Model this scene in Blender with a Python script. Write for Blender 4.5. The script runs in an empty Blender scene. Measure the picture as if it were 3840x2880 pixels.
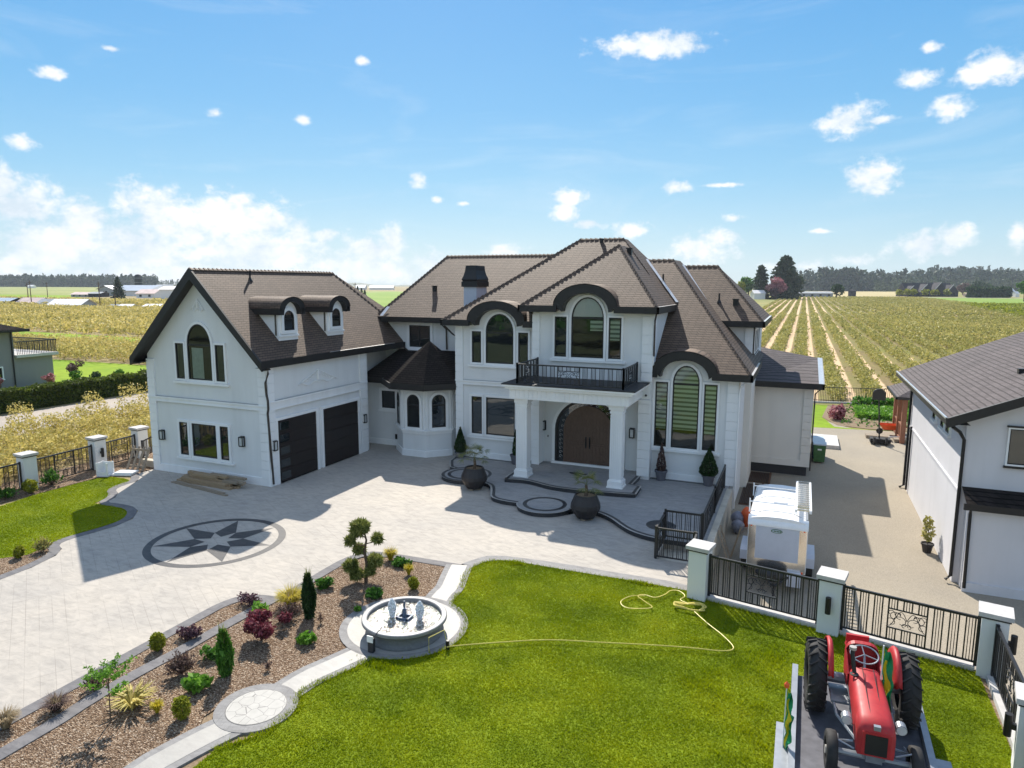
import bpy, bmesh, math, random
import numpy as np
from mathutils import Vector
random.seed(7); RNG=np.random.default_rng(7)
sc=bpy.context.scene
PI=math.pi
# ---------------------------------------------------------------- node helpers
def newmat(name):
    m=bpy.data.materials.new(name); m.use_nodes=True
    nt=m.node_tree; nt.nodes.clear(); return m,nt
def N(nt,typ,**k):
    n=nt.nodes.new(typ)
    for a,b in k.items():
        if a=='inp':
            for i,v in b.items(): n.inputs[i].default_value=v
        else: setattr(n,a,b)
    return n
def Lk(nt,a,b): nt.links.new(a,b)
def ramp(nt,fac,stops):
    r=N(nt,'ShaderNodeValToRGB'); e=r.color_ramp.elements
    while len(e)<len(stops): e.new(.5)
    for q,(p,c) in zip(e,stops): q.position=p; q.color=(c[0],c[1],c[2],1)
    Lk(nt,fac,r.inputs[0]); return r.outputs[0]
def mix(nt,f,a,b,mode='MIX'):
    m=N(nt,'ShaderNodeMix',data_type='RGBA',blend_type=mode)
    for s,v in ((0,f),(6,a),(7,b)):
        if hasattr(v,'is_output'): Lk(nt,v,m.inputs[s])
        elif s==0: m.inputs[s].default_value=v
        else: m.inputs[s].default_value=(v[0],v[1],v[2],1)
    return m.outputs[2]
def math_(nt,op,a,b=0.0,c=None):
    m=N(nt,'ShaderNodeMath',operation=op)
    for i,v in enumerate((a,b) if c is None else (a,b,c)):
        if hasattr(v,'is_output'): Lk(nt,v,m.inputs[i])
        else: m.inputs[i].default_value=v
    return m.outputs[0]
def coords(nt,scale=(1,1,1),rot=(0,0,0),kind='Object'):
    t=N(nt,'ShaderNodeTexCoord'); m=N(nt,'ShaderNodeMapping')
    m.inputs['Scale'].default_value=scale; m.inputs['Rotation'].default_value=rot
    Lk(nt,t.outputs[kind],m.inputs[0]); return m.outputs[0]
def noise(nt,vec,scale,detail=4,rough=.55,dist=0):
    n=N(nt,'ShaderNodeTexNoise',inp={'Scale':scale,'Detail':detail,'Roughness':rough,'Distortion':dist}); Lk(nt,vec,n.inputs['Vector']); return n.outputs['Fac']
def finish(nt,col,rough=.8,spec=.3,bump=None,bstr=.3,bdist=.02,metal=0,extra=None):
    p=N(nt,'ShaderNodeBsdfPrincipled'); o=N(nt,'ShaderNodeOutputMaterial')
    if hasattr(col,'is_output'): Lk(nt,col,p.inputs['Base Color'])
    else: p.inputs['Base Color'].default_value=(col[0],col[1],col[2],1)
    if hasattr(rough,'is_output'): Lk(nt,rough,p.inputs['Roughness'])
    else: p.inputs['Roughness'].default_value=rough
    p.inputs['Specular IOR Level'].default_value=spec; p.inputs['Metallic'].default_value=metal
    if bump is not None:
        b=N(nt,'ShaderNodeBump',inp={'Strength':bstr,'Distance':bdist}); Lk(nt,bump,b.inputs['Height']); Lk(nt,b.outputs[0],p.inputs['Normal'])
    Lk(nt,p.outputs[0],o.inputs[0]); return p
def plain(name,c,rough=.6,spec=.4,var=.12,scale=6,metal=0,bstr=.1):
    m,nt=newmat(name); v=coords(nt); n=noise(nt,v,scale,5)
    d=[x*(1-var) for x in c]; l=[min(1,x*(1+var)) for x in c]
    finish(nt,ramp(nt,n,[(.3,d),(.7,l)]),rough,spec,n,bstr,.01,metal); return m
M={}
def stucco(name,c):
    m,nt=newmat(name); v=coords(nt); n1=noise(nt,v,.6,5,.6); n2=noise(nt,v,60,3)
    vs=coords(nt,(1.5,1.5,.12)); n3=noise(nt,vs,1.2,4)
    col=ramp(nt,n1,[(.3,[x*.93 for x in c]),(.7,c)])
    col=mix(nt,math_(nt,'MULTIPLY',ramp(nt,n3,[(.5,(0,0,0)),(.8,(1,1,1))]),.18),col,(.42,.42,.40))
    finish(nt,col,.85,.2,n2,.25,.01); return m
M['stucco']=stucco('stucco_white',(.77,.775,.765)); M['trim']=stucco('trim_white',(.87,.87,.86)); M['cream']=stucco('stucco_cream',(.78,.74,.67))
M['grey_render']=stucco('render_grey',(.66,.65,.67)); M['nsiding']=stucco('siding_grey',(.27,.262,.27))
def shingle(name,c1,c2,mort,zc=.092,w=.30,bs=.55,rough=.68,spec=.34):
    m,nt=newmat(name); t=N(nt,'ShaderNodeTexCoord'); s=N(nt,'ShaderNodeSeparateXYZ'); Lk(nt,t.outputs['Object'],s.inputs[0])
    u=math_(nt,'ADD',s.outputs[0],s.outputs[1]); c=N(nt,'ShaderNodeCombineXYZ'); Lk(nt,u,c.inputs[0]); Lk(nt,s.outputs[2],c.inputs[1])
    nz=noise(nt,t.outputs['Object'],1.5,3); wob=math_(nt,'MULTIPLY',math_(nt,'SUBTRACT',nz,.5),.35*zc)
    c2n=N(nt,'ShaderNodeCombineXYZ'); Lk(nt,u,c2n.inputs[0]); Lk(nt,math_(nt,'ADD',s.outputs[2],wob),c2n.inputs[1])
    b=N(nt,'ShaderNodeTexBrick',offset=.5,offset_frequency=2); Lk(nt,c2n.outputs[0],b.inputs['Vector'])
    for k,v in (('Scale',1),('Mortar Size',.011),('Mortar Smooth',.3),('Bias',0),('Brick Width',w),('Row Height',zc)): b.inputs[k].default_value=v
    b.inputs['Color1'].default_value=(*c1,1); b.inputs['Color2'].default_value=(*c2,1); b.inputs['Mortar'].default_value=(*mort,1)
    n=noise(nt,t.outputs['Object'],.7,6,.7); n2=noise(nt,t.outputs['Object'],25,3,.7)
    col=mix(nt,.75,b.outputs['Color'],ramp(nt,n,[(.3,(.42,.41,.41)),(.7,(.66,.62,.6))]),'OVERLAY')
    col=mix(nt,.5,col,ramp(nt,n2,[(.3,(.3,.3,.3)),(.7,(.7,.7,.7))]),'OVERLAY')
    # course ramp: each shingle row is proud at its lower edge
    fr=math_(nt,'FRACT',math_(nt,'DIVIDE',math_(nt,'ADD',s.outputs[2],wob),zc))
    h=math_(nt,'ADD',math_(nt,'MULTIPLY',math_(nt,'SUBTRACT',1.0,fr),.8),math_(nt,'MULTIPLY',b.outputs['Fac'],-.3))
    h=math_(nt,'ADD',h,math_(nt,'MULTIPLY',n2,.35))
    p=finish(nt,col,rough,spec,h,bs,.02); p.inputs['Specular Tint'].default_value=(1,.76,.60,1); return m
M['shingle']=shingle('roof_shingle_brown',(.126,.090,.067),(.088,.064,.049),(.02,.015,.012))
M['shingle_dark']=shingle('roof_shingle_dark_and_shaded',(.032,.028,.027),(.022,.020,.019),(.008,.008,.008),.092,.30,.3,.95,.02)  # brown shingle with shade painted in on bay and connector; neighbours' own dark roofs
M['shingle_grey']=shingle('roof_shingle_grey',(.115,.104,.108),(.085,.077,.08),(.04,.037,.04),.075,.24,.4,.8,.2)
M['black']=plain('painted_black_metal',(.016,.015,.015),.45,.4)
M['fascia']=plain('fascia_black',(.02,.018,.017),.5,.4)
M['iron']=plain('wrought_iron',(.018,.018,.02),.4,.5)
M['bronze']=plain('downpipe_bronze',(.045,.036,.03),.4,.5)
M['flash']=plain('metal_flashing',(.62,.62,.62),.35,.6,metal=.6)
M['doorwood']=None
def wood(name,c1,c2,sc_=(2,2,14),rough=.5):
    m,nt=newmat(name); v=coords(nt,sc_); n=noise(nt,v,3,6,.6,1.5)
    finish(nt,ramp(nt,n,[(.3,c1),(.7,c2)]),rough,.35,n,.2,.01); return m
M['doorwood']=wood('entry_door_wood',(.075,.044,.03),(.16,.10,.07),(14,14,1.5))
M['garage']=plain('garage_door_dark',(.018,.013,.012),.4,.4)
M['lumber']=wood('lumber_planks',(.25,.17,.10),(.42,.31,.19),(2,20,20),.7)
M['lumber2']=wood('lumber_weathered',(.22,.17,.12),(.34,.28,.21),(2,20,20),.8)
M['cedar']=wood('cedar_posts',(.20,.08,.045),(.32,.14,.08),(14,14,2),.6)
def glass(name,fac,base=(.012,.016,.018),tint=.55,opaque=True):
    m,nt=newmat(name); o=N(nt,'ShaderNodeOutputMaterial'); mx=N(nt,'ShaderNodeMixShader'); g=N(nt,'ShaderNodeBsdfGlossy',inp={'Roughness':.02,'Color':(.9,.95,.97,1)})
    t=N(nt,'ShaderNodeTexCoord'); nn=noise(nt,t.outputs['Object'],1.3,2); b=N(nt,'ShaderNodeBump',inp={'Strength':.15,'Distance':.02}); Lk(nt,nn,b.inputs['Height']); Lk(nt,b.outputs[0],g.inputs['Normal'])
    if opaque: d=N(nt,'ShaderNodeBsdfDiffuse',inp={'Color':(*base,1)})
    else: d=N(nt,'ShaderNodeBsdfTransparent',inp={'Color':(tint,tint*1.02,tint,1)})
    fr=N(nt,'ShaderNodeFresnel',inp={'IOR':1.5}); f=math_(nt,'ADD',fr.outputs[0],fac); Lk(nt,f,mx.inputs[0]); Lk(nt,d.outputs[0],mx.inputs[1]); Lk(nt,g.outputs[0],mx.inputs[2]); Lk(nt,mx.outputs[0],o.inputs[0]); return m
M['glass']=glass('window_glass',.085); M['glass_clear']=glass('window_glass_clear',.05,opaque=False,tint=.8)
M['interior']=plain('room_dark',(.05,.045,.035),.9,.1)
M['curtain']=plain('curtain_pale',(.52,.60,.55),.9,.1)
def blindmat():
    m,nt=newmat('zebra_blind'); t=N(nt,'ShaderNodeTexCoord'); s=N(nt,'ShaderNodeSeparateXYZ'); Lk(nt,t.outputs['Object'],s.inputs[0])
    fr=math_(nt,'FRACT',math_(nt,'MULTIPLY',s.outputs[2],5.2)); f=math_(nt,'GREATER_THAN',fr,.55)
    finish(nt,mix(nt,f,(.62,.70,.58),(.20,.25,.19)),.9,.1); return m
M['blind']=blindmat()
def paving(name,light,dark,line,rot=-.563,bw=1.16,rh=.87,rough=.75,lines=True):
    m,nt=newmat(name); v=coords(nt,(1,1,1),(0,0,-rot)); 
    n=noise(nt,v,.35,4,.6); n2=noise(nt,coords(nt,(1,2.4,1),(0,0,-rot)),2.2,7,.68,.8); n3=noise(nt,v,9,5,.7)
    col=ramp(nt,n2,[(.32,dark),(.6,light)])
    col=mix(nt,.55,col,ramp(nt,n,[(.3,(.40,.41,.43)),(.7,(.56,.55,.53))]),'OVERLAY')
    h=n3
    if lines:
        b=N(nt,'ShaderNodeTexBrick',offset=0); b2=N(nt,'ShaderNodeTexBrick',offset=.5)
        for q,(w,r,ms) in ((b,(bw,rh,.011)),(b2,(bw*.5,rh/3,.008))):
            Lk(nt,v,q.inputs['Vector'])
            for k,x in (('Scale',1),('Mortar Size',ms),('Mortar Smooth',.4),('Brick Width',w),('Row Height',r)): q.inputs[k].default_value=x
        wear=ramp(nt,noise(nt,v,.55,3),[(.42,(0,0,0)),(.62,(1,1,1))])
        l1=math_(nt,'MULTIPLY',math_(nt,'MULTIPLY',b.outputs['Fac'],math_(nt,'MULTIPLY_ADD',wear,.7,.3)),.32); l2=math_(nt,'MULTIPLY',math_(nt,'MULTIPLY',b2.outputs['Fac'],wear),.35)
        f=math_(nt,'MAXIMUM',l1,l2); col=mix(nt,f,col,line); h=math_(nt,'SUBTRACT',n3,f)
    st=ramp(nt,noise(nt,v,.9,8,.75,1.5),[(.56,(0,0,0)),(.74,(.5,.5,.5))]); col=mix(nt,math_(nt,'MULTIPLY',st,.45),col,[x*.55 for x in dark])
    vs=coords(nt,(.5,4,1),(0,0,.2)); tk=ramp(nt,noise(nt,vs,.8,5,.6),[(.55,(0,0,0)),(.7,(.4,.4,.4))]); col=mix(nt,math_(nt,'MULTIPLY',tk,.35),col,[x*.7 for x in dark])
    finish(nt,col,rough,.2,h,.25,.012); return m
M['paving']=paving('stamped_concrete',(.46,.415,.36),(.35,.318,.28),(.14,.12,.105))
M['paving_t']=paving('terrace_concrete',(.34,.33,.32),(.26,.255,.25),(.15,.15,.15),-.1,.9,.9)
M['path']=paving('path_concrete_pale',(.40,.38,.345),(.34,.32,.295),(.2,.2,.2),0,3,3,.5,False)
M['band']=paving('border_concrete_grey',(.19,.18,.18),(.12,.115,.12),(.07,.07,.07),0,.30,.30)
M['band_l']=paving('border_concrete_light_grey',(.29,.28,.27),(.20,.19,.185),(.12,.12,.12),.3,.32,.32)
M['inlay']=paving('compass_inlay_dark',(.085,.08,.08),(.05,.05,.055),(.03,.03,.03),0,.09,.09,.5,False)
M['edge']=plain('edging_tile_dark',(.035,.036,.04),.45,.4,.2,20)
M['lip']=plain('edging_lip_pale',(.38,.36,.33),.6,.3)
def redmat():
    m,nt=newmat('tractor_red_paint'); v=coords(nt); n=noise(nt,v,3,6,.7,.5); n2=noise(nt,v,22,5,.7)
    c=ramp(nt,n,[(.3,(.34,.020,.024)),(.6,(.47,.03,.034))]); f=ramp(nt,n2,[(.56,(0,0,0)),(.72,(.6,.6,.6))]); c=mix(nt,f,c,(.20,.08,.06))
    r=math_(nt,'MULTIPLY_ADD',n,.35,.34); finish(nt,c,r,.35,n2,.06,.004); return m

def hexstone():
    m,nt=newmat('flagstone_pale'); v=coords(nt); vo=N(nt,'ShaderNodeTexVoronoi',feature='DISTANCE_TO_EDGE',inp={'Scale':4.2,'Randomness':.6}); Lk(nt,v,vo.inputs['Vector'])
    l=math_(nt,'LESS_THAN',vo.outputs['Distance'],.018); n=noise(nt,v,5,6)
    finish(nt,mix(nt,l,ramp(nt,n,[(.3,(.36,.345,.315)),(.7,(.43,.41,.375))]),(.2,.19,.18)),.6,.3,n,.2,.01); return m
M['flag']=hexstone()
def gravel(name,c1,c2,scale=38,patch=.25):
    m,nt=newmat(name); v=coords(nt); n=noise(nt,v,scale,5,.75); n1=noise(nt,v,patch,5,.6)
    col=mix(nt,.6,ramp(nt,n,[(.25,[x*.5 for x in c2]),(.5,c2),(.75,c1)]),ramp(nt,n1,[(.3,(.40,.40,.41)),(.7,(.60,.58,.55))]),'OVERLAY')
    finish(nt,col,.9,.2,n,.5,.02); return m
M['gravel']=gravel('exposed_aggregate',(.47,.415,.335),(.32,.28,.22)); M['lane']=gravel('gravel_lane',(.50,.44,.38),(.40,.35,.30),12)
M['asphalt']=gravel('asphalt',(.09,.09,.095),(.05,.05,.055),30)
M['soil']=gravel('garden_soil',(.34,.25,.17),(.22,.16,.10),14,.4)
def mulchm():
    m,nt=newmat('bark_mulch'); v=coords(nt,(1,1.6,1)); vo=N(nt,'ShaderNodeTexVoronoi',inp={'Scale':34}); Lk(nt,v,vo.inputs['Vector'])
    n=noise(nt,v,24,5,.7); n1=noise(nt,v,.7,4)
    col=ramp(nt,vo.outputs['Color'],[(.1,(.055,.03,.018)),(.4,(.19,.12,.075)),(.7,(.36,.25,.165)),(.93,(.66,.56,.44))])
    col=mix(nt,.6,col,ramp(nt,n1,[(.3,(.33,.33,.33)),(.7,(.6,.58,.56))]),'OVERLAY')
    finish(nt,col,.9,.15,math_(nt,'ADD',n,vo.outputs['Distance']),.9,.04); return m
M['mulch']=mulchm()
def islandmat(name,stops,rough=.6,trans=.35,big=0,bigscale=.4):
    m,nt=newmat(name); g=N(nt,'ShaderNodeNewGeometry'); f=g.outputs['Random Per Island']
    if big:
        t=N(nt,'ShaderNodeTexCoord'); nn=noise(nt,t.outputs['Object'],bigscale,4); f=math_(nt,'ADD',math_(nt,'MULTIPLY',f,1-big),math_(nt,'MULTIPLY',math_(nt,'MULTIPLY_ADD',nn,2.2,-.6),big))
    col=ramp(nt,f,stops); p=N(nt,'ShaderNodeBsdfPrincipled',inp={'Roughness':rough,'Specular IOR Level':.25}); Lk(nt,col,p.inputs['Base Color'])
    t=N(nt,'ShaderNodeBsdfTranslucent'); Lk(nt,col,t.inputs[0]); mx=N(nt,'ShaderNodeMixShader',inp={0:trans}); o=N(nt,'ShaderNodeOutputMaterial')
    Lk(nt,p.outputs[0],mx.inputs[1]); Lk(nt,t.outputs[0],mx.inputs[2]); Lk(nt,mx.outputs[0],o.inputs[0]); return m
M['grass']=islandmat('grass_blades',[(0,(.14,.20,.002)),(.4,(.235,.30,.002)),(.75,(.32,.36,.003)),(1,(.36,.38,.012))],1.0,.4,.82,.5)
M['leaf_orch']=islandmat('orchard_leaves',[(0,(.17,.165,.035)),(.35,(.45,.38,.10)),(.75,(.68,.56,.19)),(1,(.82,.70,.34))],.6,.35,.3,.05)
M['leaf_orch_r']=islandmat('orchard_leaves_olive',[(0,(.14,.15,.035)),(.4,(.35,.33,.09)),(.8,(.54,.47,.16)),(1,(.68,.60,.28))],.6,.35,.35,.03)
M['leaf_green']=islandmat('leaves_green',[(0,(.03,.09,.012)),(.5,(.07,.19,.02)),(1,(.14,.30,.04))])
M['leaf_bright']=islandmat('leaves_bright_green',[(0,(.08,.20,.02)),(.6,(.17,.36,.03)),(1,(.27,.45,.08))])
M['leaf_lime']=islandmat('leaves_golden_green',[(0,(.12,.14,.01)),(.5,(.25,.27,.015)),(1,(.40,.40,.04))])
M['leaf_yellow']=islandmat('leaves_yellow',[(0,(.30,.25,.01)),(.5,(.55,.45,.02)),(1,(.72,.60,.06))])
M['leaf_red']=islandmat('leaves_burgundy',[(0,(.07,.012,.02)),(.5,(.17,.03,.045)),(1,(.30,.08,.10))])
M['leaf_purple']=islandmat('leaves_purple',[(0,(.05,.02,.035)),(.6,(.12,.06,.08)),(1,(.26,.15,.16))])
M['leaf_brown']=islandmat('twigs_brown',[(0,(.06,.035,.035)),(.5,(.13,.08,.07)),(1,(.22,.15,.12))])
M['leaf_dark']=islandmat('leaves_dark_green',[(0,(.012,.03,.010)),(.6,(.03,.07,.018)),(1,(.06,.11,.03))])
M['leaf_pine']=islandmat('needles_pine',[(0,(.08,.10,.02)),(.5,(.20,.23,.05)),(1,(.36,.37,.12))])
M['leaf_hedge']=islandmat('hedge_leaves',[(0,(.035,.05,.008)),(.5,(.085,.12,.015)),(1,(.17,.21,.03))],big=.3)
M['leaf_conifer']=islandmat('conifer_needles',[(0,(.015,.03,.014)),(.5,(.035,.06,.026)),(1,(.07,.10,.045))],.7,.2)
M['leaf_wood']=islandmat('woodland_leaves',[(0,(.03,.05,.022)),(.5,(.065,.095,.04)),(1,(.13,.16,.07))],.7,.2)
M['leaf_pink']=islandmat('blossom_pink',[(0,(.22,.06,.08)),(.5,(.42,.16,.19)),(1,(.62,.32,.34))])
M['palm']=islandmat('palm_fronds',[(0,(.06,.085,.02)),(.5,(.15,.18,.05)),(1,(.30,.29,.10))],.5,.3)
M['straw']=islandmat('straw_grass',[(0,(.30,.22,.12)),(1,(.52,.42,.26))])
M['bark']=plain('bark_brown',(.12,.085,.06),.9,.1,.3,20)

M['rubber']=plain('tyre_rubber',(.032,.030,.029),.75,.3,.2,12)
M['steel']=plain('steel_grey',(.28,.30,.33),.4,.5,metal=.5)
M['deckdark']=plain('trailer_deck',(.11,.11,.125),.7,.3,.25,5)
M['white_gloss']=plain('white_painted_metal',(.82,.82,.82),.3,.5,.03)
M['alu']=plain('polished_aluminium',(.80,.78,.74),.16,.5,.03,metal=.95)
M['panelgrey']=plain('trailer_skin_grey',(.50,.53,.60),.4,.5,.03)
M['cap']=plain('pillar_cap_concrete',(.52,.50,.48),.8,.2,.1)
M['concrete']=plain('retaining_concrete',(.50,.46,.38),.9,.2,.2,2)
M['potb']=plain('planter_black',(.028,.024,.024),.5,.4)
M['potg']=plain('planter_grey',(.13,.13,.15),.7,.3)
M['stone']=plain('fountain_stone',(.15,.155,.16),.6,.4,.15,14)
M['stone_l']=plain('fountain_rim_stone',(.23,.23,.23),.5,.4,.12,14)
M['hose']=plain('hose_yellow',(.75,.62,.16),.5,.4)
M['lampglass']=plain('lamp_frosted_glass',(.55,.58,.58),.2,.6)
M['binG']=plain('bin_green_plastic',(.05,.13,.045),.5,.4); M['binB']=plain('bin_blue_plastic',(.06,.10,.16),.5,.4); M['lidw']=plain('bin_lid_pale',(.45,.52,.60),.4,.5)
M['orange']=plain('barrow_orange',(.75,.12,.03),.5,.4)
M['tarp']=plain('black_tarp',(.03,.03,.033),.6,.4,.3,5)
M['bag']=plain('grey_plastic_bag',(.22,.22,.26),.4,.5,.3,6)
M['soffit']=plain('soffit_dark',(.05,.045,.04),.7,.2)
M['roofmetal']=plain('barn_roof_metal',(.36,.41,.48),.5,.4,.12,.3); M['roofpink']=plain('barn_roof_pinkish',(.60,.46,.42),.7,.3,.15,.4); M['roofwhite']=plain('shed_roof_white',(.80,.77,.76),.6,.3,.06)
M['barnwall']=plain('barn_wall_grey',(.34,.35,.36),.8,.2,.15,.5); M['silo']=plain('silo_dark',(.03,.035,.04),.6,.3); M['browndark']=plain('house_dark_brown',(.035,.032,.04),.8,.2); M['roofbrown']=plain('house_roof_brown',(.20,.165,.15),.9,.1)
M['rust']=plain('rusty_grate',(.13,.07,.045),.8,.2,.3,9)
M['red']=redmat(); M['green_cloth']=plain('flag_green',(.01,.25,.09),.6,.3); M['yellow_cloth']=plain('flag_yellow',(.70,.55,.02),.6,.3)
M['brownwall']=plain('hop_field',(.3,.3,.1))
def watermat():
    m,nt=newmat('fountain_water'); v=coords(nt); n=noise(nt,v,16,4,.7); vo=N(nt,'ShaderNodeTexVoronoi',inp={'Scale':30}); Lk(nt,v,vo.inputs['Vector'])
    col=ramp(nt,vo.outputs['Color'],[(.2,(.07,.06,.04)),(.5,(.19,.165,.125)),(.8,(.45,.41,.34))])
    finish(nt,col,.06,.8,n,.5,.03); return m
M['water']=watermat()
def foammat():
    m,nt=newmat('white_spray'); p=finish(nt,(.93,.95,.97),.4,.5); return m
M['foam']=foammat()
# ---------------------------------------------------------------- mesh helpers
COL=sc.collection
def setp(o,label=None,cat=None,group=None,kind=None,category=None):
    cat=cat or category
    for k,v in (('label',label),('category',cat),('group',group),('kind',kind)):
        if v: o[k]=v
    return o
def thing(name,label,cat,loc=(0,0,0),rz=0,group=None):
    o=bpy.data.objects.new(name,None); COL.objects.link(o); o.location=loc; o.rotation_euler=(0,0,rz); o.empty_display_size=.2
    return setp(o,label,cat,group)
def frame(o,ang): # wall frame: origin (x,y), u axis angle; outward = (sin,-cos)
    ca,sa=math.cos(ang),math.sin(ang)
    return lambda u,d,z:(o[0]+u*ca+d*sa, o[1]+u*sa-d*ca, z)
class MB:
    def __init__(s): s.v=[];s.f=[];s.m=[]
    def add(s,vs,fs,mi=0):
        k=len(s.v); s.v+= [tuple(p) for p in vs]; s.f+=[tuple(i+k for i in f) for f in fs]; s.m+=[mi]*len(fs); return s
    def box(s,x0,x1,y0,y1,z0,z1,mi=0,fr=None):
        c=[(x,y,z) for z in (z0,z1) for y in (y0,y1) for x in (x0,x1)]
        if fr: c=[fr(*p) for p in c]
        return s.add(c,[(0,1,3,2),(4,6,7,5),(0,4,5,1),(1,5,7,3),(3,7,6,2),(2,6,4,0)],mi)
    def prism(s,poly,z0,z1,mi=0,mtop=None,fr=None):
        n=len(poly); vs=[(p[0],p[1],z0) for p in poly]+[(p[0],p[1],z1) for p in poly]
        if fr: vs=[fr(*v) for v in vs]
        s.add(vs,[tuple(range(n-1,-1,-1))]+[(i,(i+1)%n,n+(i+1)%n,n+i) for i in range(n)],mi)
        s.add([vs[n+i] for i in range(n)],[tuple(range(n))],mi if mtop is None else mtop); return s
    def sheet(s,poly,z,mi=0): return s.add([(p[0],p[1],z) for p in poly],[tuple(range(len(poly)))],mi)
    def ribbon(s,a,b,z,mi=0,h=0):
        n=len(a); vs=[(p[0],p[1],z) for p in a]+[(p[0],p[1],z) for p in b]
        s.add(vs,[(i,i+1,n+i+1,n+i) for i in range(n-1)],mi)
        if h:
            for q in (a,b): s.add([(p[0],p[1],z) for p in q]+[(p[0],p[1],z-h) for p in q],[(i,i+1,n+i+1,n+i) for i in range(n-1)],mi)
        return s
    def tube(s,pts,r,seg=6,mi=0,cap=True,taper=None):
        P=[Vector(p) for p in pts]; n=len(P); base=len(s.v); k=0; rings=[]
        up=Vector((0,0,1))
        for i,p in enumerate(P):
            d=(P[min(i+1,n-1)]-P[max(i-1,0)]).normalized()
            a=d.cross(up if abs(d.z)<.95 else Vector((1,0,0))).normalized(); b=d.cross(a)
            rr=(r[i] if isinstance(r,(list,tuple)) else r)
            rings.append([p+a*math.cos(2*PI*j/seg)*rr+b*math.sin(2*PI*j/seg)*rr for j in range(seg)])
        vs=[q for R in rings for q in R]; fs=[(i*seg+j,i*seg+(j+1)%seg,(i+1)*seg+(j+1)%seg,(i+1)*seg+j) for i in range(n-1) for j in range(seg)]
        if cap: fs+=[tuple(range(seg-1,-1,-1)),tuple(range((n-1)*seg,n*seg))]
        return s.add(vs,fs,mi)
    def lathe(s,cx,cy,prof,seg=24,mi=0,fr=None):
        n=len(prof); vs=[(cx+r*math.cos(2*PI*j/seg),cy+r*math.sin(2*PI*j/seg),z) for r,z in prof for j in range(seg)]
        if fr: vs=[fr(*v) for v in vs]
        return s.add(vs,[(i*seg+j,i*seg+(j+1)%seg,(i+1)*seg+(j+1)%seg,(i+1)*seg+j) for i in range(n-1) for j in range(seg)],mi)
    def disc(s,cx,cy,z,r,seg=32,mi=0,r0=0):
        if r0:
            a=[(cx+r*math.cos(2*PI*j/seg),cy+r*math.sin(2*PI*j/seg)) for j in range(seg+1)]; b=[(cx+r0*math.cos(2*PI*j/seg),cy+r0*math.sin(2*PI*j/seg)) for j in range(seg+1)]
            return s.ribbon(a,b,z,mi)
        return s.sheet([(cx+r*math.cos(2*PI*j/seg),cy+r*math.sin(2*PI*j/seg)) for j in range(seg)],z,mi)
    def ring(s,outer,inner,d0,d1,fr,mi=0,back=False):
        n=len(outer); V=[fr(u,d1,z) for u,z in outer]+[fr(u,d1,z) for u,z in inner]+[fr(u,d0,z) for u,z in outer]+[fr(u,d0,z) for u,z in inner]
        F=[]
        for i in range(n):
            j=(i+1)%n; F+=[(i,j,n+j,n+i),(2*n+i,2*n+j,j,i),(n+i,n+j,3*n+j,3*n+i)]
        return s.add(V,F,mi)
    def build(s,name,mats,parent=None,smooth=False,recalc=True,loc=None,**p):
        me=bpy.data.meshes.new(name); me.from_pydata(s.v,[],s.f)
        if not isinstance(mats,(list,tuple)): mats=[mats]
        for m in mats: me.materials.append(m if not isinstance(m,str) else M[m])
        if any(s.m): me.polygons.foreach_set('material_index',s.m)
        if recalc:
            bm=bmesh.new(); bm.from_mesh(me); bmesh.ops.recalc_face_normals(bm,faces=bm.faces); bm.to_mesh(me); bm.free()
        if smooth: me.polygons.foreach_set('use_smooth',[True]*len(me.polygons))
        me.update(); o=bpy.data.objects.new(name,me); COL.objects.link(o)
        if parent: o.parent=parent
        if loc: o.location=loc
        return setp(o,**p)
def npmesh(name,V,F,mats,parent=None,mi=None,**p): # V (n,3), F (m,4) int
    me=bpy.data.meshes.new(name); n=len(V); m,k=F.shape
    me.vertices.add(n); me.vertices.foreach_set('co',np.ascontiguousarray(V,dtype=np.float32).ravel())
    me.loops.add(m*k); me.loops.foreach_set('vertex_index',np.ascontiguousarray(F,dtype=np.int32).ravel())
    me.polygons.add(m); me.polygons.foreach_set('loop_start',np.arange(0,m*k,k,dtype=np.int32)); 
    if not isinstance(mats,(list,tuple)): mats=[mats]
    for q in mats: me.materials.append(M[q] if isinstance(q,str) else q)
    if mi is not None: me.polygons.foreach_set('material_index',mi.astype(np.int32))
    me.update(calc_edges=True); me.validate(); o=bpy.data.objects.new(name,me); COL.objects.link(o)
    if parent: o.parent=parent
    return setp(o,**p)
def unit(a): return a/np.maximum(np.linalg.norm(a,axis=1,keepdims=True),1e-6)
def leafquads(C,size,aspect=1.6,up=None,var=.4,flat=0): # random leaf-shaped quads (diamonds) around centres C
    n=len(C); a=unit(RNG.normal(size=(n,3))+(0 if up is None else up)); b=unit(np.cross(a,RNG.normal(size=(n,3))))
    if flat: a[:,2]*=1-flat; a=unit(a)
    s=(np.asarray(size)*(1+RNG.uniform(-var,var,n)))[:,None]
    V=np.stack([C-a*s*.5*aspect,C+b*s*.42-a*s*.05,C+a*s*.5*aspect,C-b*s*.42-a*s*.05],1).reshape(-1,3)
    return V,np.arange(n*4).reshape(-1,4)
def ballpts(n,c,r,shell=.55):
    d=unit(RNG.normal(size=(n,3))); q=RNG.uniform(shell**3,1,n)**(1/3); return np.array(c)+d*q[:,None]*np.array(r)
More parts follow.
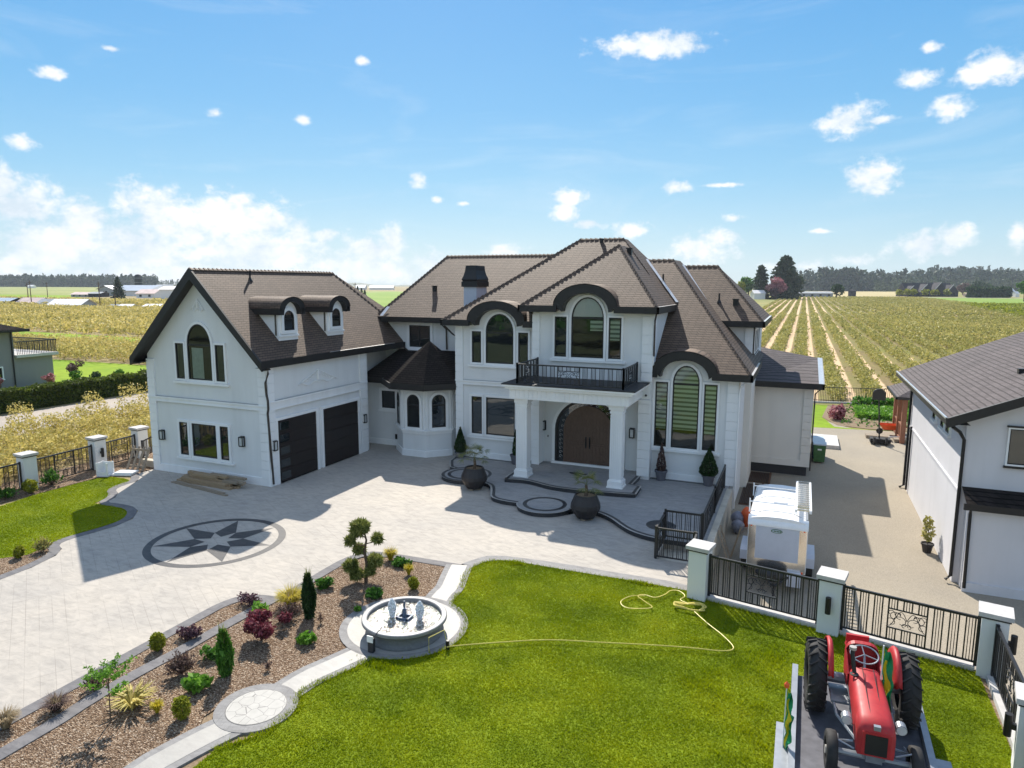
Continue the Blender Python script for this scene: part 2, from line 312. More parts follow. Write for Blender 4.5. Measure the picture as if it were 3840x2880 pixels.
def blades(C,h,w,lean=.35,dirn=None): # thin grass blades as triangles folded to quads
    n=len(C); a=RNG.uniform(0,2*PI,n); ww=np.stack([np.cos(a),np.sin(a),np.zeros(n)],1)*(w*RNG.uniform(.6,1.3,n))[:,None]
    t=RNG.normal(size=(n,3))*lean; t[:,2]=1; hh=(h*RNG.uniform(.6,1.25,n))[:,None]
    tip=C+unit(t)*hh; V=np.stack([C-ww,C+ww,tip+ww*.15,tip-ww*.15],1).reshape(-1,3); return V,np.arange(n*4).reshape(-1,4)
def inpoly(P,poly):
    x,y=P[:,0],P[:,1]; r=np.zeros(len(P),bool); n=len(poly); j=n-1
    for i in range(n):
        xi,yi=poly[i]; xj,yj=poly[j]
        c=((yi>y)!=(yj>y)); den=(yj-yi) if yj!=yi else 1e-9
        r^= c&(x<(xj-xi)*(y-yi)/den+xi); j=i
    return r
def scatter(poly,dens,clip=None):
    p=np.array(poly); lo,hi=p.min(0),p.max(0)
    if clip: lo=np.maximum(lo,clip[0]); hi=np.minimum(hi,clip[1])
    n=int((hi[0]-lo[0])*(hi[1]-lo[1])*dens); P=RNG.uniform(lo,hi,(n,2)); return P[inpoly(P,poly)]
def offs(poly,d,closed=False): # offset polyline to its left by d
    n=len(poly); out=[]
    for i in range(n):
        a=poly[(i-1)%n] if (closed or i>0) else poly[i]; b=poly[(i+1)%n] if (closed or i<n-1) else poly[i]
        dx,dy=b[0]-a[0],b[1]-a[1]; l=math.hypot(dx,dy) or 1; out.append((poly[i][0]-dy/l*d,poly[i][1]+dx/l*d))
    return out
def smooth(poly,it=2,closed=False):
    for _ in range(it):
        o=[] if closed else [poly[0]]
        n=len(poly)
        for i in range(n if closed else n-1):
            a,b=poly[i],poly[(i+1)%n]; o+=[(a[0]*.75+b[0]*.25,a[1]*.75+b[1]*.25),(a[0]*.25+b[0]*.75,a[1]*.25+b[1]*.75)]
        if not closed: o.append(poly[-1])
        poly=o
    return poly
# ---------------------------------------------------------------- camera, sun, sky
CAMZ=8.6; YAW=math.radians(23); PIT=math.radians(8.31); ROL=math.radians(.2)
cam=bpy.data.cameras.new('camera'); cam.lens=24; cam.sensor_width=36; cam.clip_end=20000; cam.clip_start=.1
co=bpy.data.objects.new('camera',cam); COL.objects.link(co); sc.camera=co
from mathutils import Matrix
def hw(v): return Vector((v[0]*math.cos(YAW)-v[1]*math.sin(YAW),v[0]*math.sin(YAW)+v[1]*math.cos(YAW),v[2]))
fw=hw((0,math.cos(PIT),-math.sin(PIT))); X=hw((1,0,0)); DN=hw((0,-math.sin(PIT),-math.cos(PIT)))
rt=X*math.cos(ROL)-DN*math.sin(ROL); up=-(X*math.sin(ROL)+DN*math.cos(ROL))
mt=Matrix((rt,up,-fw)).transposed().to_4x4(); mt.translation=(0,0,CAMZ); co.matrix_world=mt
SUN=Vector((-.56,.98,1.0)).normalized()
sl=bpy.data.lights.new('sun','SUN'); sl.energy=3.7; sl.angle=math.radians(.5); sl.color=(1,.94,.84)
so=bpy.data.objects.new('sun',sl); COL.objects.link(so); so.rotation_euler=(-SUN).to_track_quat('-Z','Y').to_euler(); so.location=(-60,100,100)
w=bpy.data.worlds.new('World'); sc.world=w; w.use_nodes=True; nt=w.node_tree; nt.nodes.clear()
sky=N(nt,'ShaderNodeTexSky',sky_type='NISHITA',sun_disc=False); sky.sun_elevation=math.asin(SUN.z); sky.sun_rotation=math.atan2(SUN.x,SUN.y); sky.air_density=1.0; sky.dust_density=.6; sky.ozone_density=2.5; sky.altitude=0
hs=N(nt,'ShaderNodeHueSaturation',inp={'Saturation':1.18,'Value':1.0}); Lk(nt,sky.outputs[0],hs.inputs['Color'])
bg=N(nt,'ShaderNodeBackground',inp={'Strength':.06}); Lk(nt,hs.outputs[0],bg.inputs[0])
tc=N(nt,'ShaderNodeTexCoord'); sx=N(nt,'ShaderNodeSeparateXYZ'); Lk(nt,tc.outputs['Generated'],sx.inputs[0])
az=math_(nt,'ARCTAN2',sx.outputs[0],sx.outputs[1]); el=math_(nt,'ARCSINE',sx.outputs[2])
cv=N(nt,'ShaderNodeCombineXYZ'); Lk(nt,az,cv.inputs[0]); Lk(nt,el,cv.inputs[1])
# cumulus puffs: (azimuth, elevation, half width, half height, strength) in the sky
CL=[(-0.214, 0.31, 0.072, 0.014, 1.3699999999999999), (-0.974, 0.238, 0.016, 0.007, 1.22), (-1.006, 0.16, 0.016, 0.009, 1.22), (-0.607, 0.29, 0.01, 0.007, 1.22), (-0.534, 0.144, 0.013, 0.011, 1.22), (-0.318, 0.123, 0.03, 0.013, 1.22), (-0.326, 0.099, 0.02, 0.015, 1.32), (-0.294, 0.085, 0.027, 0.008, 1.22), (-0.234, 0.076, 0.023, 0.011, 1.22), (-0.171, 0.134, 0.02, 0.011, 1.22), (0.037, 0.203, 0.032, 0.02, 1.3699999999999999), (0.073, 0.201, 0.018, 0.006, 1.22), (0.068, 0.135, 0.026, 0.021, 1.42), (0.15, 0.207, 0.024, 0.014, 1.22), (0.183, 0.243, 0.035, 0.016, 1.32), (0.112, 0.244, 0.026, 0.011, 1.22), (0.122, 0.274, 0.012, 0.007, 1.22), (0.13, 0.049, 0.036, 0.017, 1.32), (0.165, 0.058, 0.019, 0.014, 1.32), (0.054, 0.032, 0.027, 0.008, 1.12), (0.226, 0.06, 0.01, 0.017, 1.32), (-0.095, 0.09, 0.018, 0.007, 1.12), (-0.145, 0.048, 0.049, 0.019, 1.22), (-0.112, 0.063, 0.036, 0.016, 1.22), (-0.416, 0.047, 0.03, 0.014, 1.22), (-0.519, 0.029, 0.036, 0.02, 1.22), (-0.508, 0.117, 0.009, 0.006, 1.22), (-0.69, 0.215, 0.013, 0.008, 0.9199999999999999), (-0.796, 0.214, 0.017, 0.008, 0.82), (-0.911, 0.273, 0.013, 0.004, 1.02), (-1.031, 0.11, 0.022, 0.02, 1.4700000000000002), (-1.013, 0.086, 0.034, 0.029, 1.4700000000000002), (-0.952, 0.078, 0.029, 0.022, 1.27), (-0.876, 0.094, 0.037, 0.031, 1.4700000000000002), (-0.84, 0.072, 0.044, 0.032, 1.37), (-0.987, 0.044, 0.063, 0.035, 1.42), (-0.895, 0.041, 0.07, 0.034, 1.42), (-0.784, 0.086, 0.043, 0.031, 1.4700000000000002), (-0.732, 0.082, 0.03, 0.03, 1.37), (-0.751, 0.045, 0.079, 0.034, 1.42), (-0.702, 0.064, 0.028, 0.028, 1.27), (-0.597, 0.047, 0.042, 0.022, 1.37), (-0.572, 0.06, 0.017, 0.022, 1.37), (-0.617, 0.021, 0.078, 0.021, 1.37), (-0.844, 0.01, 0.252, 0.016, 1.37), (-0.666, 0.065, 0.019, 0.011, 1.17), (-0.472, 0.113, 0.013, 0.005, 0.9199999999999999), (-0.118, 0.134, 0.042, 0.004, 0.82), (0.013, 0.07, 0.033, 0.004, 0.72), (-0.007, 0.025, 0.066, 0.012, 0.82), (-0.273, 0.036, 0.103, 0.016, 0.72)]
mx=None
for a,e,wa,we,s in CL:
    d=N(nt,'ShaderNodeVectorMath',operation='SUBTRACT'); Lk(nt,cv.outputs[0],d.inputs[0]); d.inputs[1].default_value=(a,e,0)
    q=N(nt,'ShaderNodeVectorMath',operation='MULTIPLY'); Lk(nt,d.outputs[0],q.inputs[0]); q.inputs[1].default_value=(1/wa,1/we,0)
    l=N(nt,'ShaderNodeVectorMath',operation='LENGTH'); Lk(nt,q.outputs[0],l.inputs[0])
    v=math_(nt,'SUBTRACT',s,l.outputs['Value']); mx=v if mx is None else math_(nt,'MAXIMUM',mx,v)
def cn(sx_,sy_,sc_,det,dist=0,off=0):
    m=N(nt,'ShaderNodeMapping'); m.inputs['Scale'].default_value=(sx_,sy_,1); m.inputs['Location'].default_value=(off,off*.7,off); Lk(nt,cv.outputs[0],m.inputs[0]); return noise(nt,m.outputs[0],sc_,det,.62,dist)
n1=math_(nt,'ADD',math_(nt,'MULTIPLY',cn(1,1.5,13,6,.0),.55),math_(nt,'MULTIPLY',cn(1,1.3,50,6,.15,.2),.45)); n2=cn(1,1.5,9,6,.4,.03)
den=math_(nt,'ADD',mx,math_(nt,'MULTIPLY',math_(nt,'SUBTRACT',n1,.52),4.4)); 
mr=N(nt,'ShaderNodeMapRange',interpolation_type='SMOOTHSTEP',inp={1:-.1,2:.95}); Lk(nt,den,mr.inputs[0])
# unseen broken cloud deck, added overhead and behind the viewpoint to fill the shadows
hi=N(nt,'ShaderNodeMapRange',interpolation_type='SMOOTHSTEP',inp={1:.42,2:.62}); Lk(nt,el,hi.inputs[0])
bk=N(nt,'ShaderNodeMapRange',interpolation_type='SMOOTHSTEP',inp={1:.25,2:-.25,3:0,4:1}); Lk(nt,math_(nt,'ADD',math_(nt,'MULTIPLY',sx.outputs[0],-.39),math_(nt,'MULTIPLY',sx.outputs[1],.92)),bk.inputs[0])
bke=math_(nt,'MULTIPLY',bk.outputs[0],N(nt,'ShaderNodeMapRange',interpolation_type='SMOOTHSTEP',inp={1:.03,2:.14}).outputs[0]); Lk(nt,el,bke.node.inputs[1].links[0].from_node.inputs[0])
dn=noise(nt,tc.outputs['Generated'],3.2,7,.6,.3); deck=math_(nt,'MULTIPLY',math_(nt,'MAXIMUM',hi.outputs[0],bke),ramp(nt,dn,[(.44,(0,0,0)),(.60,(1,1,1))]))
wis=math_(nt,'MULTIPLY',ramp(nt,cn(1,5,3.2,7,1.2,.4),[(.52,(0,0,0)),(.8,(1,1,1))]),.20)
low=N(nt,'ShaderNodeMapRange',inp={1:.0,2:.30,3:.5,4:0}); Lk(nt,el,low.inputs[0])
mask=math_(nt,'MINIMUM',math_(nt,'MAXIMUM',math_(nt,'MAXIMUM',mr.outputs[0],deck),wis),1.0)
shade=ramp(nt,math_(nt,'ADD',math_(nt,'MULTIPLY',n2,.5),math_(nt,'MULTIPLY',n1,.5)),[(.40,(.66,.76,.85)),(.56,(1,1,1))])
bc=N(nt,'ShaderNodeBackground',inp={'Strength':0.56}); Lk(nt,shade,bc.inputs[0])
# clear blue air with a paler band towards the horizon, laid over the physical sky
gr=ramp(nt,math_(nt,'DIVIDE',el,1.571),[(0,(.30,.40,.45)),(.04,(.235,.365,.45)),(.09,(.15,.315,.45)),(.15,(.095,.265,.445)),(.24,(.055,.215,.43)),(.5,(.03,.15,.38)),(1,(.03,.13,.35))])
hz=N(nt,'ShaderNodeBackground',inp={'Strength':1.0}); Lk(nt,gr,hz.inputs[0])
m0=N(nt,'ShaderNodeMixShader',inp={0:.80}); Lk(nt,bg.outputs[0],m0.inputs[1]); Lk(nt,hz.outputs[0],m0.inputs[2])
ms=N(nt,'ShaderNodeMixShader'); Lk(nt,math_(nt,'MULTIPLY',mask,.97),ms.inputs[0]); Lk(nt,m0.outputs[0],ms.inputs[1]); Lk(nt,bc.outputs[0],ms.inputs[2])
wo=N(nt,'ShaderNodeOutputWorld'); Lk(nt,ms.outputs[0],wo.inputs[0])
sc.view_settings.view_transform='Standard'; sc.view_settings.look='None'; sc.view_settings.gamma=1; sc.view_settings.exposure=1.0; sc.view_settings.use_curve_mapping=False
# air
hb=MB().box(-3350,3350,-900,3350,-2.2,90); hm_,nt2=newmat('air_haze'); pv=N(nt2,'ShaderNodeVolumePrincipled',inp={'Color':(.80,.88,.97,1),'Density':.00011,'Anisotropy':.2}); ov=N(nt2,'ShaderNodeOutputMaterial'); Lk(nt2,pv.outputs[0],ov.inputs['Volume'])
if .00011: hb.build('haze',hm_,kind='stuff')
# ---------------------------------------------------------------- ground
ST='structure'
def fieldmat(name,c,rot=0,stripe=None,sw=3.5,n=.04):
    m,nt=newmat(name); v=coords(nt,(1,1,1),(0,0,rot)); a=noise(nt,v,n,6,.65); b=noise(nt,v,1.3,5,.7)
    col=mix(nt,.7,ramp(nt,a,[(.35,c[0]),(.65,c[1])]),ramp(nt,b,[(.3,(.33,.33,.33)),(.7,(.62,.62,.62))]),'OVERLAY')
    if stripe:
        s=N(nt,'ShaderNodeSeparateXYZ'); Lk(nt,v,s.inputs[0]); t=math_(nt,'ABSOLUTE',math_(nt,'SUBTRACT',math_(nt,'FRACT',math_(nt,'DIVIDE',math_(nt,'ADD',s.outputs[0],math_(nt,'MULTIPLY',b,.5)),sw)),.5))
        col=mix(nt,ramp(nt,t,[(.10,(1,1,1)),(.16,(0,0,0))]),col,stripe)
    finish(nt,col,.9,.15,b,.5,.1); return m
M['ground']=fieldmat('field_ground',[(.20,.21,.06),(.33,.28,.10)],n=.012)
M['yard']=fieldmat('orchard_floor',[(.26,.21,.10),(.34,.26,.13)],n=.05)
M['rowsoil']=fieldmat('orchard_row_soil',[(.22,.15,.08),(.20,.20,.05)],0,(.62,.44,.27),3.0,.05)
M['lawnbase']=fieldmat('lawn_turf',[(.11,.16,.004),(.20,.25,.006)],n=.5)
M['lawnfar']=fieldmat('lawn_mown',[(.17,.28,.008),(.24,.33,.012)],n=.1)
M['meadow']=fieldmat('rough_meadow',[(.06,.075,.03),(.11,.115,.05)],n=.03)
M['crop']=fieldmat('green_crop',[(.16,.26,.03),(.25,.33,.06)],n=.05)
M['tan']=fieldmat('dry_field',[(.42,.34,.16),(.52,.42,.22)],n=.02)
M['olive']=fieldmat('olive_field',[(.22,.25,.07),(.33,.33,.11)],n=.01)
MB().sheet([(-3300,-880),(3300,-880),(3300,3300),(-3300,3300)],-.95).build('ground','ground',kind=ST)
LP=[(-3200,-60),(-2.35,-60),(-2.35,19.0),(-2.35,30),(-2.4,44),(-14,44),(-1250,3200),(-3200,3200)]
MB().sheet([(-90,-44),(60,-44),(60,-32),(-90,-32)],-.02).build('street','asphalt',kind=ST); MB().sheet([(-400,-420),(400,-420),(400,-44),(-400,-44)],-.03).build('meadow_across_street','meadow',kind=ST)
MB().prism([(-3200,-60),(-22,-60),(-22,44),(-14,44),(-1250,3200),(-3200,3200)],-1.2,-.03).build('orchard_ground','yard',kind=ST)
MB().prism([(-22,-60),(4.15,-60),(4.3,17.35),(-2.35,18.75),(-2.35,20.7),(-3.9,20.7),(-3.9,22.35),(-2.35,22.35),(-2.35,36),(-22,36)],-1.2,-.031,0).build('garden_ground','soil',kind=ST)
# far fields on the left
def fld(name,poly,z,mat): MB().sheet(poly,z).build(name,mat,kind=ST)
fld('neighbour_lawn',[(-49.2,12),(-49.2,50.6),(-63,50.8),(-90,50.5),(-90,12)],-.012,'lawnfar')
fld('side_meadow',[(-22.2,-58),(-22.2,6),(-30,9),(-60,12),(-120,12),(-120,-58)],-.02,'meadow'); fld('gravel_lane',[(-47.7,8),(-40.5,8),(-40.5,60),(-47.7,60)],-.016,'lane')
fld('grass_strip',[(-72,65.5),(-140,65.5),(-140,78.5),(-72,76)],-.01,'lawnfar')
fld('green_field',[(-386,222),(-700,300),(-620,330),(-535,313),(-463,319),(-375,262),(-365,236)],-.005,'lawnfar')
fld('pale_field',[(-463,321),(-535,315),(-900,330),(-2600,900),(-2600,1500),(-300,650),(-300,420)],-.006,'olive')
fld('far_green_field',[(-90,150),(-260,235),(-420,640),(-190,640)],-.004,'crop')
# right hand side
fld('orchard_rows_ground',[(-14,61),(60,61),(60,236),(-14,236)],-.94,'rowsoil'); fld('orchard_far_rows_ground',[(-16,244),(86,244),(86,640),(-16,640)],-.94,'rowsoil')
fld('crop_field',[(62,130),(60,245),(92,640),(420,640),(420,130)],-.935,'crop'); fld('country_road',[(-20,652),(420,652),(420,664),(-20,664)],-.93,'path'); fld('dry_field',[(20,668),(80,668),(150,1250),(20,1250)],-.935,'tan')
fld('side_driveway',[(-2.35,17.0),(-2.35,52),(2.0,52.5),(3.6,50.2),(7,50.6),(40,50.6),(40,-20),(4.32,-20),(4.32,17.0)],-.93,'gravel')
MB().sheet([(4.95,24.3),(40,24.3),(40,5),(10,5),(5.4,18)],-.926).build('paved_forecourt','gravel',kind=ST)
fld('back_lawn',[(-2.2,46),(-2.2,59.4),(2.25,59.7),(1.7,54),(2.4,50.6),(4.2,50.3),(1.1,49.8),(1.0,46)],-.925,'lawnfar')
fld('vegetable_bed',[(2.25,59.7),(1.7,54),(2.6,51.2),(4.4,50.7),(9,50.8),(9,62)],-.92,'soil')
MB().prism([(.8,43.5),(2.4,43.5),(2.4,46.6),(.8,46.6)],-.93,-.72).build('concrete_slab','cap',kind=ST)
# driveway
bandL=[(-21.15,-28),(-21.15,11.5),(-21.2,12.5),(-21.45,13.4),(-21.83,13.85),(-22.3,14.05),(-22.42,14.5),(-22.28,15.1),(-22.15,16.0),(-22.3,16.8),(-22.9,17.5),(-23.56,17.8),(-24.24,17.82),(-25.0,17.75),(-25.2,18.3),(-25.65,18.75),(-26.2,19.05),(-26.43,19.6),(-26.45,20.3),(-26.9,20.75),(-27.5,21.2)]
driveR=[(-14.18,-28),(-14.18,12.6),(-14.05,13.35),(-13.75,13.72),(-13.3,13.86),(-12.96,13.9),(-12.93,14.3),(-12.96,16.4),(-12.85,17.1),(-12.55,17.6),(-12.05,17.8),(-9.3,17.9)]
rOut=[(-9.3,17.97),(-9.12,18.4),(-8.86,18.85),(-8.5,19.02),(-8.0,19.12),(-7.2,19.2),(-5.9,19.26),(-4.87,19.24),(-3.25,19.3),(-2.55,19.2)]
rIn=[(-8.52,16.5),(-8.80,17.2),(-8.88,17.88),(-8.76,18.35),(-8.5,18.63),(-8.1,18.78),(-7.4,18.82),(-6.11,18.82),(-3.84,18.88),(-2.55,18.85)]
drv=bandL+[(-27.5,24),(-21.4,24),(-21.4,31),(-15.3,31),(-2.5,31),(-2.5,22.3),(-3.85,22.3),(-3.85,20.78),(-2.6,20.78),(-2.55,19.15)]+rOut[::-1][1:]+driveR[::-1]
MB().prism(drv,-.9,0).build('driveway','paving',kind=ST)
b=MB(); sL=smooth(bandL[1:],1); b.ribbon(sL,offs(sL,.33),.005,0); sR=smooth(driveR,1); b.ribbon(offs(sR,.02),offs(sR,-.30),.007,0,.02)
b.build('driveway_border','band',kind=ST)
b=MB(); 
def resamp(p,n):
    L=[0]; 
    for a,c in zip(p,p[1:]): L.append(L[-1]+math.dist(a,c))
    o=[]; 
    for i in range(n):
        t=L[-1]*i/(n-1); k=max(j for j in range(len(L)-1) if L[j]<=t+1e-9) if t<L[-1] else len(L)-2
        f=(t-L[k])/(L[k+1]-L[k]); o.append((p[k][0]*(1-f)+p[k+1][0]*f,p[k][1]*(1-f)+p[k+1][1]*f))
    return o
b.ribbon(resamp(smooth(rOut,1),60),resamp(smooth(rIn[2:],1),60),.006,0,.02); b.build('lawn_border','band_l',kind=ST)
c2=smooth([(-13.1,-28),(-13.1,7.8),(-13.2,8.6),(-13.18,9.8),(-13.08,10.8),(-13.05,12.1),(-13.0,13.0),(-12.93,13.8)],1)
MB().ribbon(offs(c2,.17),offs(c2,-.17),.012,0,.04).build('garden_kerb','band',kind=ST)
# mulch bed
mul=[(-13.9,-28)]+[(x+.28,y-.02) for x,y in driveR[1:4]]+[(-13.0,13.6),(-12.6,14.3),(-12.65,16.4),(-12.5,17.0),(-12.2,17.45),(-9.7,17.6),(-9.4,16.9),(-9.2,16.3),(-9.2,15.8),(-9.1,15.4),(-10.2,14.4),(-10.2,13.0),(-9.5,12.4),(-9.85,11.6),(-10.0,11.1),(-9.95,10.6),(-10.5,10.3),(-10.6,9.2),(-10.1,8.4),(-10.0,-28)]
MB().sheet(mul,-.008).build('mulch_bed','mulch',kind=ST)
MB().sheet([(-22.6,14.0),(-22.35,13.1),(-22.9,12.5),(-22.6,6),(-21.2,6),(-21.2,12.4),(-21.8,13.7)],-.008).sheet([(-31.5,10),(-28.7,14.5),(-28.65,17.3),(-28.6,19.9),(-28.1,20.35),(-27.5,20.9),(-27.45,26),(-31.5,26)],-.009).build('side_beds','mulch',kind=ST)
# lawns
lawnL=[(-22.9,6),(-22.85,12.57),(-22.32,13.2),(-22.59,14.0),(-22.74,14.8),(-22.61,15.79),(-22.54,16.65),(-23.07,17.24),(-23.64,17.54),(-24.63,17.55),(-25.34,17.46),(-25.43,18.07),(-25.76,18.48),(-26.24,18.75),(-26.5,19.2),(-26.6,19.92),(-26.92,20.26),(-27.38,20.38),(-28.14,20.3),(-28.52,19.89),(-28.56,17.4),(-28.3,15.69),(-28.2,6)]
lawnR=rIn+[(-2.5,18.6),(4.1,17.25),(3.7,-28),(-9.6,-28),(-9.6,8.6),(-9.1,9.3),(-9.05,10.2),(-9.36,10.6),(-9.24,11.13),(-8.94,11.66),(-8.75,12.35)]+[(-8.87+1.62*math.cos(a),13.95+1.62*math.sin(a)) for a in [math.radians(q) for q in range(-85,66,10)]]+[(-8.37,15.69),(-8.42,16.2)]
MB().sheet(lawnL,-.012).build('side_lawn','lawnbase',kind=ST); MB().sheet(lawnR,-.012).build('front_lawn','lawnbase',kind=ST)
def lawn(name,poly,clip,dens,h,w):
    P=scatter(poly,dens,clip); d=np.sin(P[:,0]*1.9+np.sin(P[:,1]*2.3)*1.7)*np.sin(P[:,1]*1.7+np.sin(P[:,0]*1.3)); hh=h*(1+.3*d)
    C=np.c_[P,np.full(len(P),-.012)]; V,F=blades(C,1.0,w,.45); V=V.reshape(-1,4,3); V[:,:,2]=(V[:,:,2]+.012)*hh[:,None]-.012
    V[:,:,:2]=C[:,None,:2]+(V[:,:,:2]-C[:,None,:2])*np.where(np.arange(4)[None,:,None]<2,1,.09); npmesh(name,V.reshape(-1,3),F,'grass',kind='stuff')
lawn('front_grass',lawnR,((-9.8,6),(4.2,19.2)),2300,.034,.012)
lawn('side_grass',lawnL,((-29,9),(-22,21)),2300*.5,.034,.016)
# edge tufts
E_=[]
for poly in (resamp(lawnR[:10],90),resamp([(-2.5,18.6),(4.1,17.25)],120),resamp(lawnR[14:40],200)):
    for x,y in poly: E_+=[(x+random.gauss(0,.05),y-abs(random.gauss(0,.09)),-.01) for _ in range(14)]
E_+= [(random.gauss(-7.72,.16),random.gauss(18.68,.07),0) for _ in range(350)]+[(random.gauss(-8.35,.28),random.gauss(12.15,.10),0) for _ in range(600)]+[(random.gauss(-3.9,.2),random.gauss(18.8,.05),0) for _ in range(400)]
for q in range(26):
    cx,cy=random.uniform(-2,1),random.uniform(11.2,16.5)
    if q%3==0: cx,cy=random.uniform(-.9,.6),random.uniform(14.5,16.8)
    E_+=[(random.gauss(cx,.17),random.gauss(cy,.13),0) for _ in range(130)]
E_=np.array(E_); V,F=blades(E_,.085,.010,.6); npmesh('grass_tufts',V,F,'grass',kind='stuff')
# path, fountain apron, flagstone circle
b=MB(); pc=smooth([(-9.32,17.85),(-9.16,17.3),(-9.0,16.8),(-8.84,16.3),(-8.82,15.8),(-8.72,15.35)],1); b.ribbon(offs(pc,.42),offs(pc,-.42),.010,1,.05); b.ribbon(offs(pc,.24),offs(pc,-.24),.014,0)
pd=smooth([(-8.95,12.9),(-9.12,12.4),(-9.38,11.7),(-9.6,11.15),(-9.68,10.5)],1); b.ribbon(offs(pd,.42),offs(pd,-.42),.010,1,.05); b.ribbon(offs(pd,.25),offs(pd,-.25),.014,0)
pe=smooth([(-9.85,9.3),(-10.1,8.6),(-10.35,7.6),(-10.3,4),(-10.3,-28)],1); b.ribbon(offs(pe,.42),offs(pe,-.42),.010,1,.05); b.ribbon(offs(pe,.25),offs(pe,-.25),.014,0)
b.disc(-8.87,13.95,.018,1.62,56,1); b.disc(-8.87,13.95,.022,1.42,56,0)
b.build('garden_path',['path','band_l'],kind=ST)
MB().prism([(-9.83+.82*math.cos(a*PI/24),9.82+.82*math.sin(a*PI/24)) for a in range(48)],-.03,.02,0).disc(-9.83,9.82,.026,.585,40,2).disc(-9.83,9.82,.025,.60,40,1).build('flagstone_circle',['band_l','edge','flag'],kind=ST)
# compass star inlay
b=MB(); cx,cy=-17.75,16.38; b.disc(cx,cy,.004,2.22,72,0,1.99); b.disc(cx,cy,.005,1.99,72,1,1.975)
for i in range(7):
    t=math.radians(12+i*51.43); p=lambda r,a:(cx+r*math.cos(a),cy+r*math.sin(a)); h=math.radians(25.7)
    b.sheet([p(1.98,t),p(.84,t+h),p(.37,t),p(.84,t-h)],.0045,0)
b.build('compass_inlay',['inlay','edge'],kind=ST)
# terrace and porch steps
ter=smooth([(-11.95,25.6),(-11.7,25.35),(-11.35,24.6),(-11.15,24.1),(-10.8,23.85),(-10.3,23.76),(-9.87,23.76)],2)
ter2=smooth([(-7.76,23.9),(-7.3,24.1),(-6.6,23.95),(-6.0,23.5),(-5.5,22.9),(-5.0,22.45),(-4.4,22.2),(-3.86,22.15)],2)
c1=(-13.5,26.62);cc2=(-8.8,24.03)
arc=lambda c,r,a0,a1,n=24:[(c[0]+r*math.cos(math.radians(a0+(a1-a0)*i/(n-1))),c[1]+r*math.sin(math.radians(a0+(a1-a0)*i/(n-1)))) for i in range(n)]
edge1=[(-15.45,29.3),(-15.3,28.4),(-15.05,27.9),(-14.75,27.4)]+arc(c1,1.12,145,322)+ter+arc(cc2,1.08,194,354)+ter2
b=MB(); b.prism(edge1+[(-2.45,22.2),(-2.45,30.2),(-15.45,30.2)],.0,.16,0,1)
b.ribbon(offs(edge1,-.03),offs(edge1,.05),.163,2); b.ribbon(offs(edge1,.05),offs(edge1,.17),.1645,0)
for c in (c1,cc2): b.disc(c[0],c[1],.1655,1.06,48,1); b.disc(c[0],c[1],.168,.86,48,0,.70); b.disc(c[0],c[1],.167,1.13,48,0,.99) if c is c1 else None
b.sheet([(-15.3,29.28),(-11.4,29.28),(-11.4,29.4),(-15.3,29.4)],.164,0); b.sheet([(-6.2,29.2),(-2.7,29.2),(-2.7,29.34),(-6.2,29.34)],.164,0)
b.build('terrace',['edge','paving_t','lip'],kind=ST)
pe=smooth([(-11.5,29.2),(-11.48,26.6),(-11.42,26.12)],0)+smooth([(-11.42,26.12),(-10.5,26.3),(-9.9,26.1),(-9.3,25.85),(-8.46,25.78),(-7.4,25.9),(-6.0,26.1),(-5.75,26.2)],2)+[(-5.78,27.35),(-6.2,27.5),(-6.15,29.2)]
b=MB(); b.prism(pe+[(-6.15,30.2),(-11.5,30.2)],.16,.32,0,1); b.ribbon(offs(pe,-.03),offs(pe,.04),.323,2); b.ribbon(offs(pe,.04),offs(pe,.16),.3245,0); b.build('porch_step',['edge','paving_t','lip'],kind=ST)
MB().prism(arc((-4.2,23.45),.52,0,345,36),.16,.168).build('drain_cover','edge',label='round dark drain cover set flush in the terrace paving near the stair railing',category='drain cover')
MB().box(-9.6,-8.2,27.75,28.3,.323,.335).build('door_mat_shadow','edge') if 0 else None
b=MB(); b.prism([(-8.75+.42*math.cos(a),28.2-.28*math.sin(a)) for a in [PI*i/12 for i in range(13)]],.325,.34); b.build('door_mat','potb',label='small black half-round door mat on the porch before the arched doors',category='door mat')
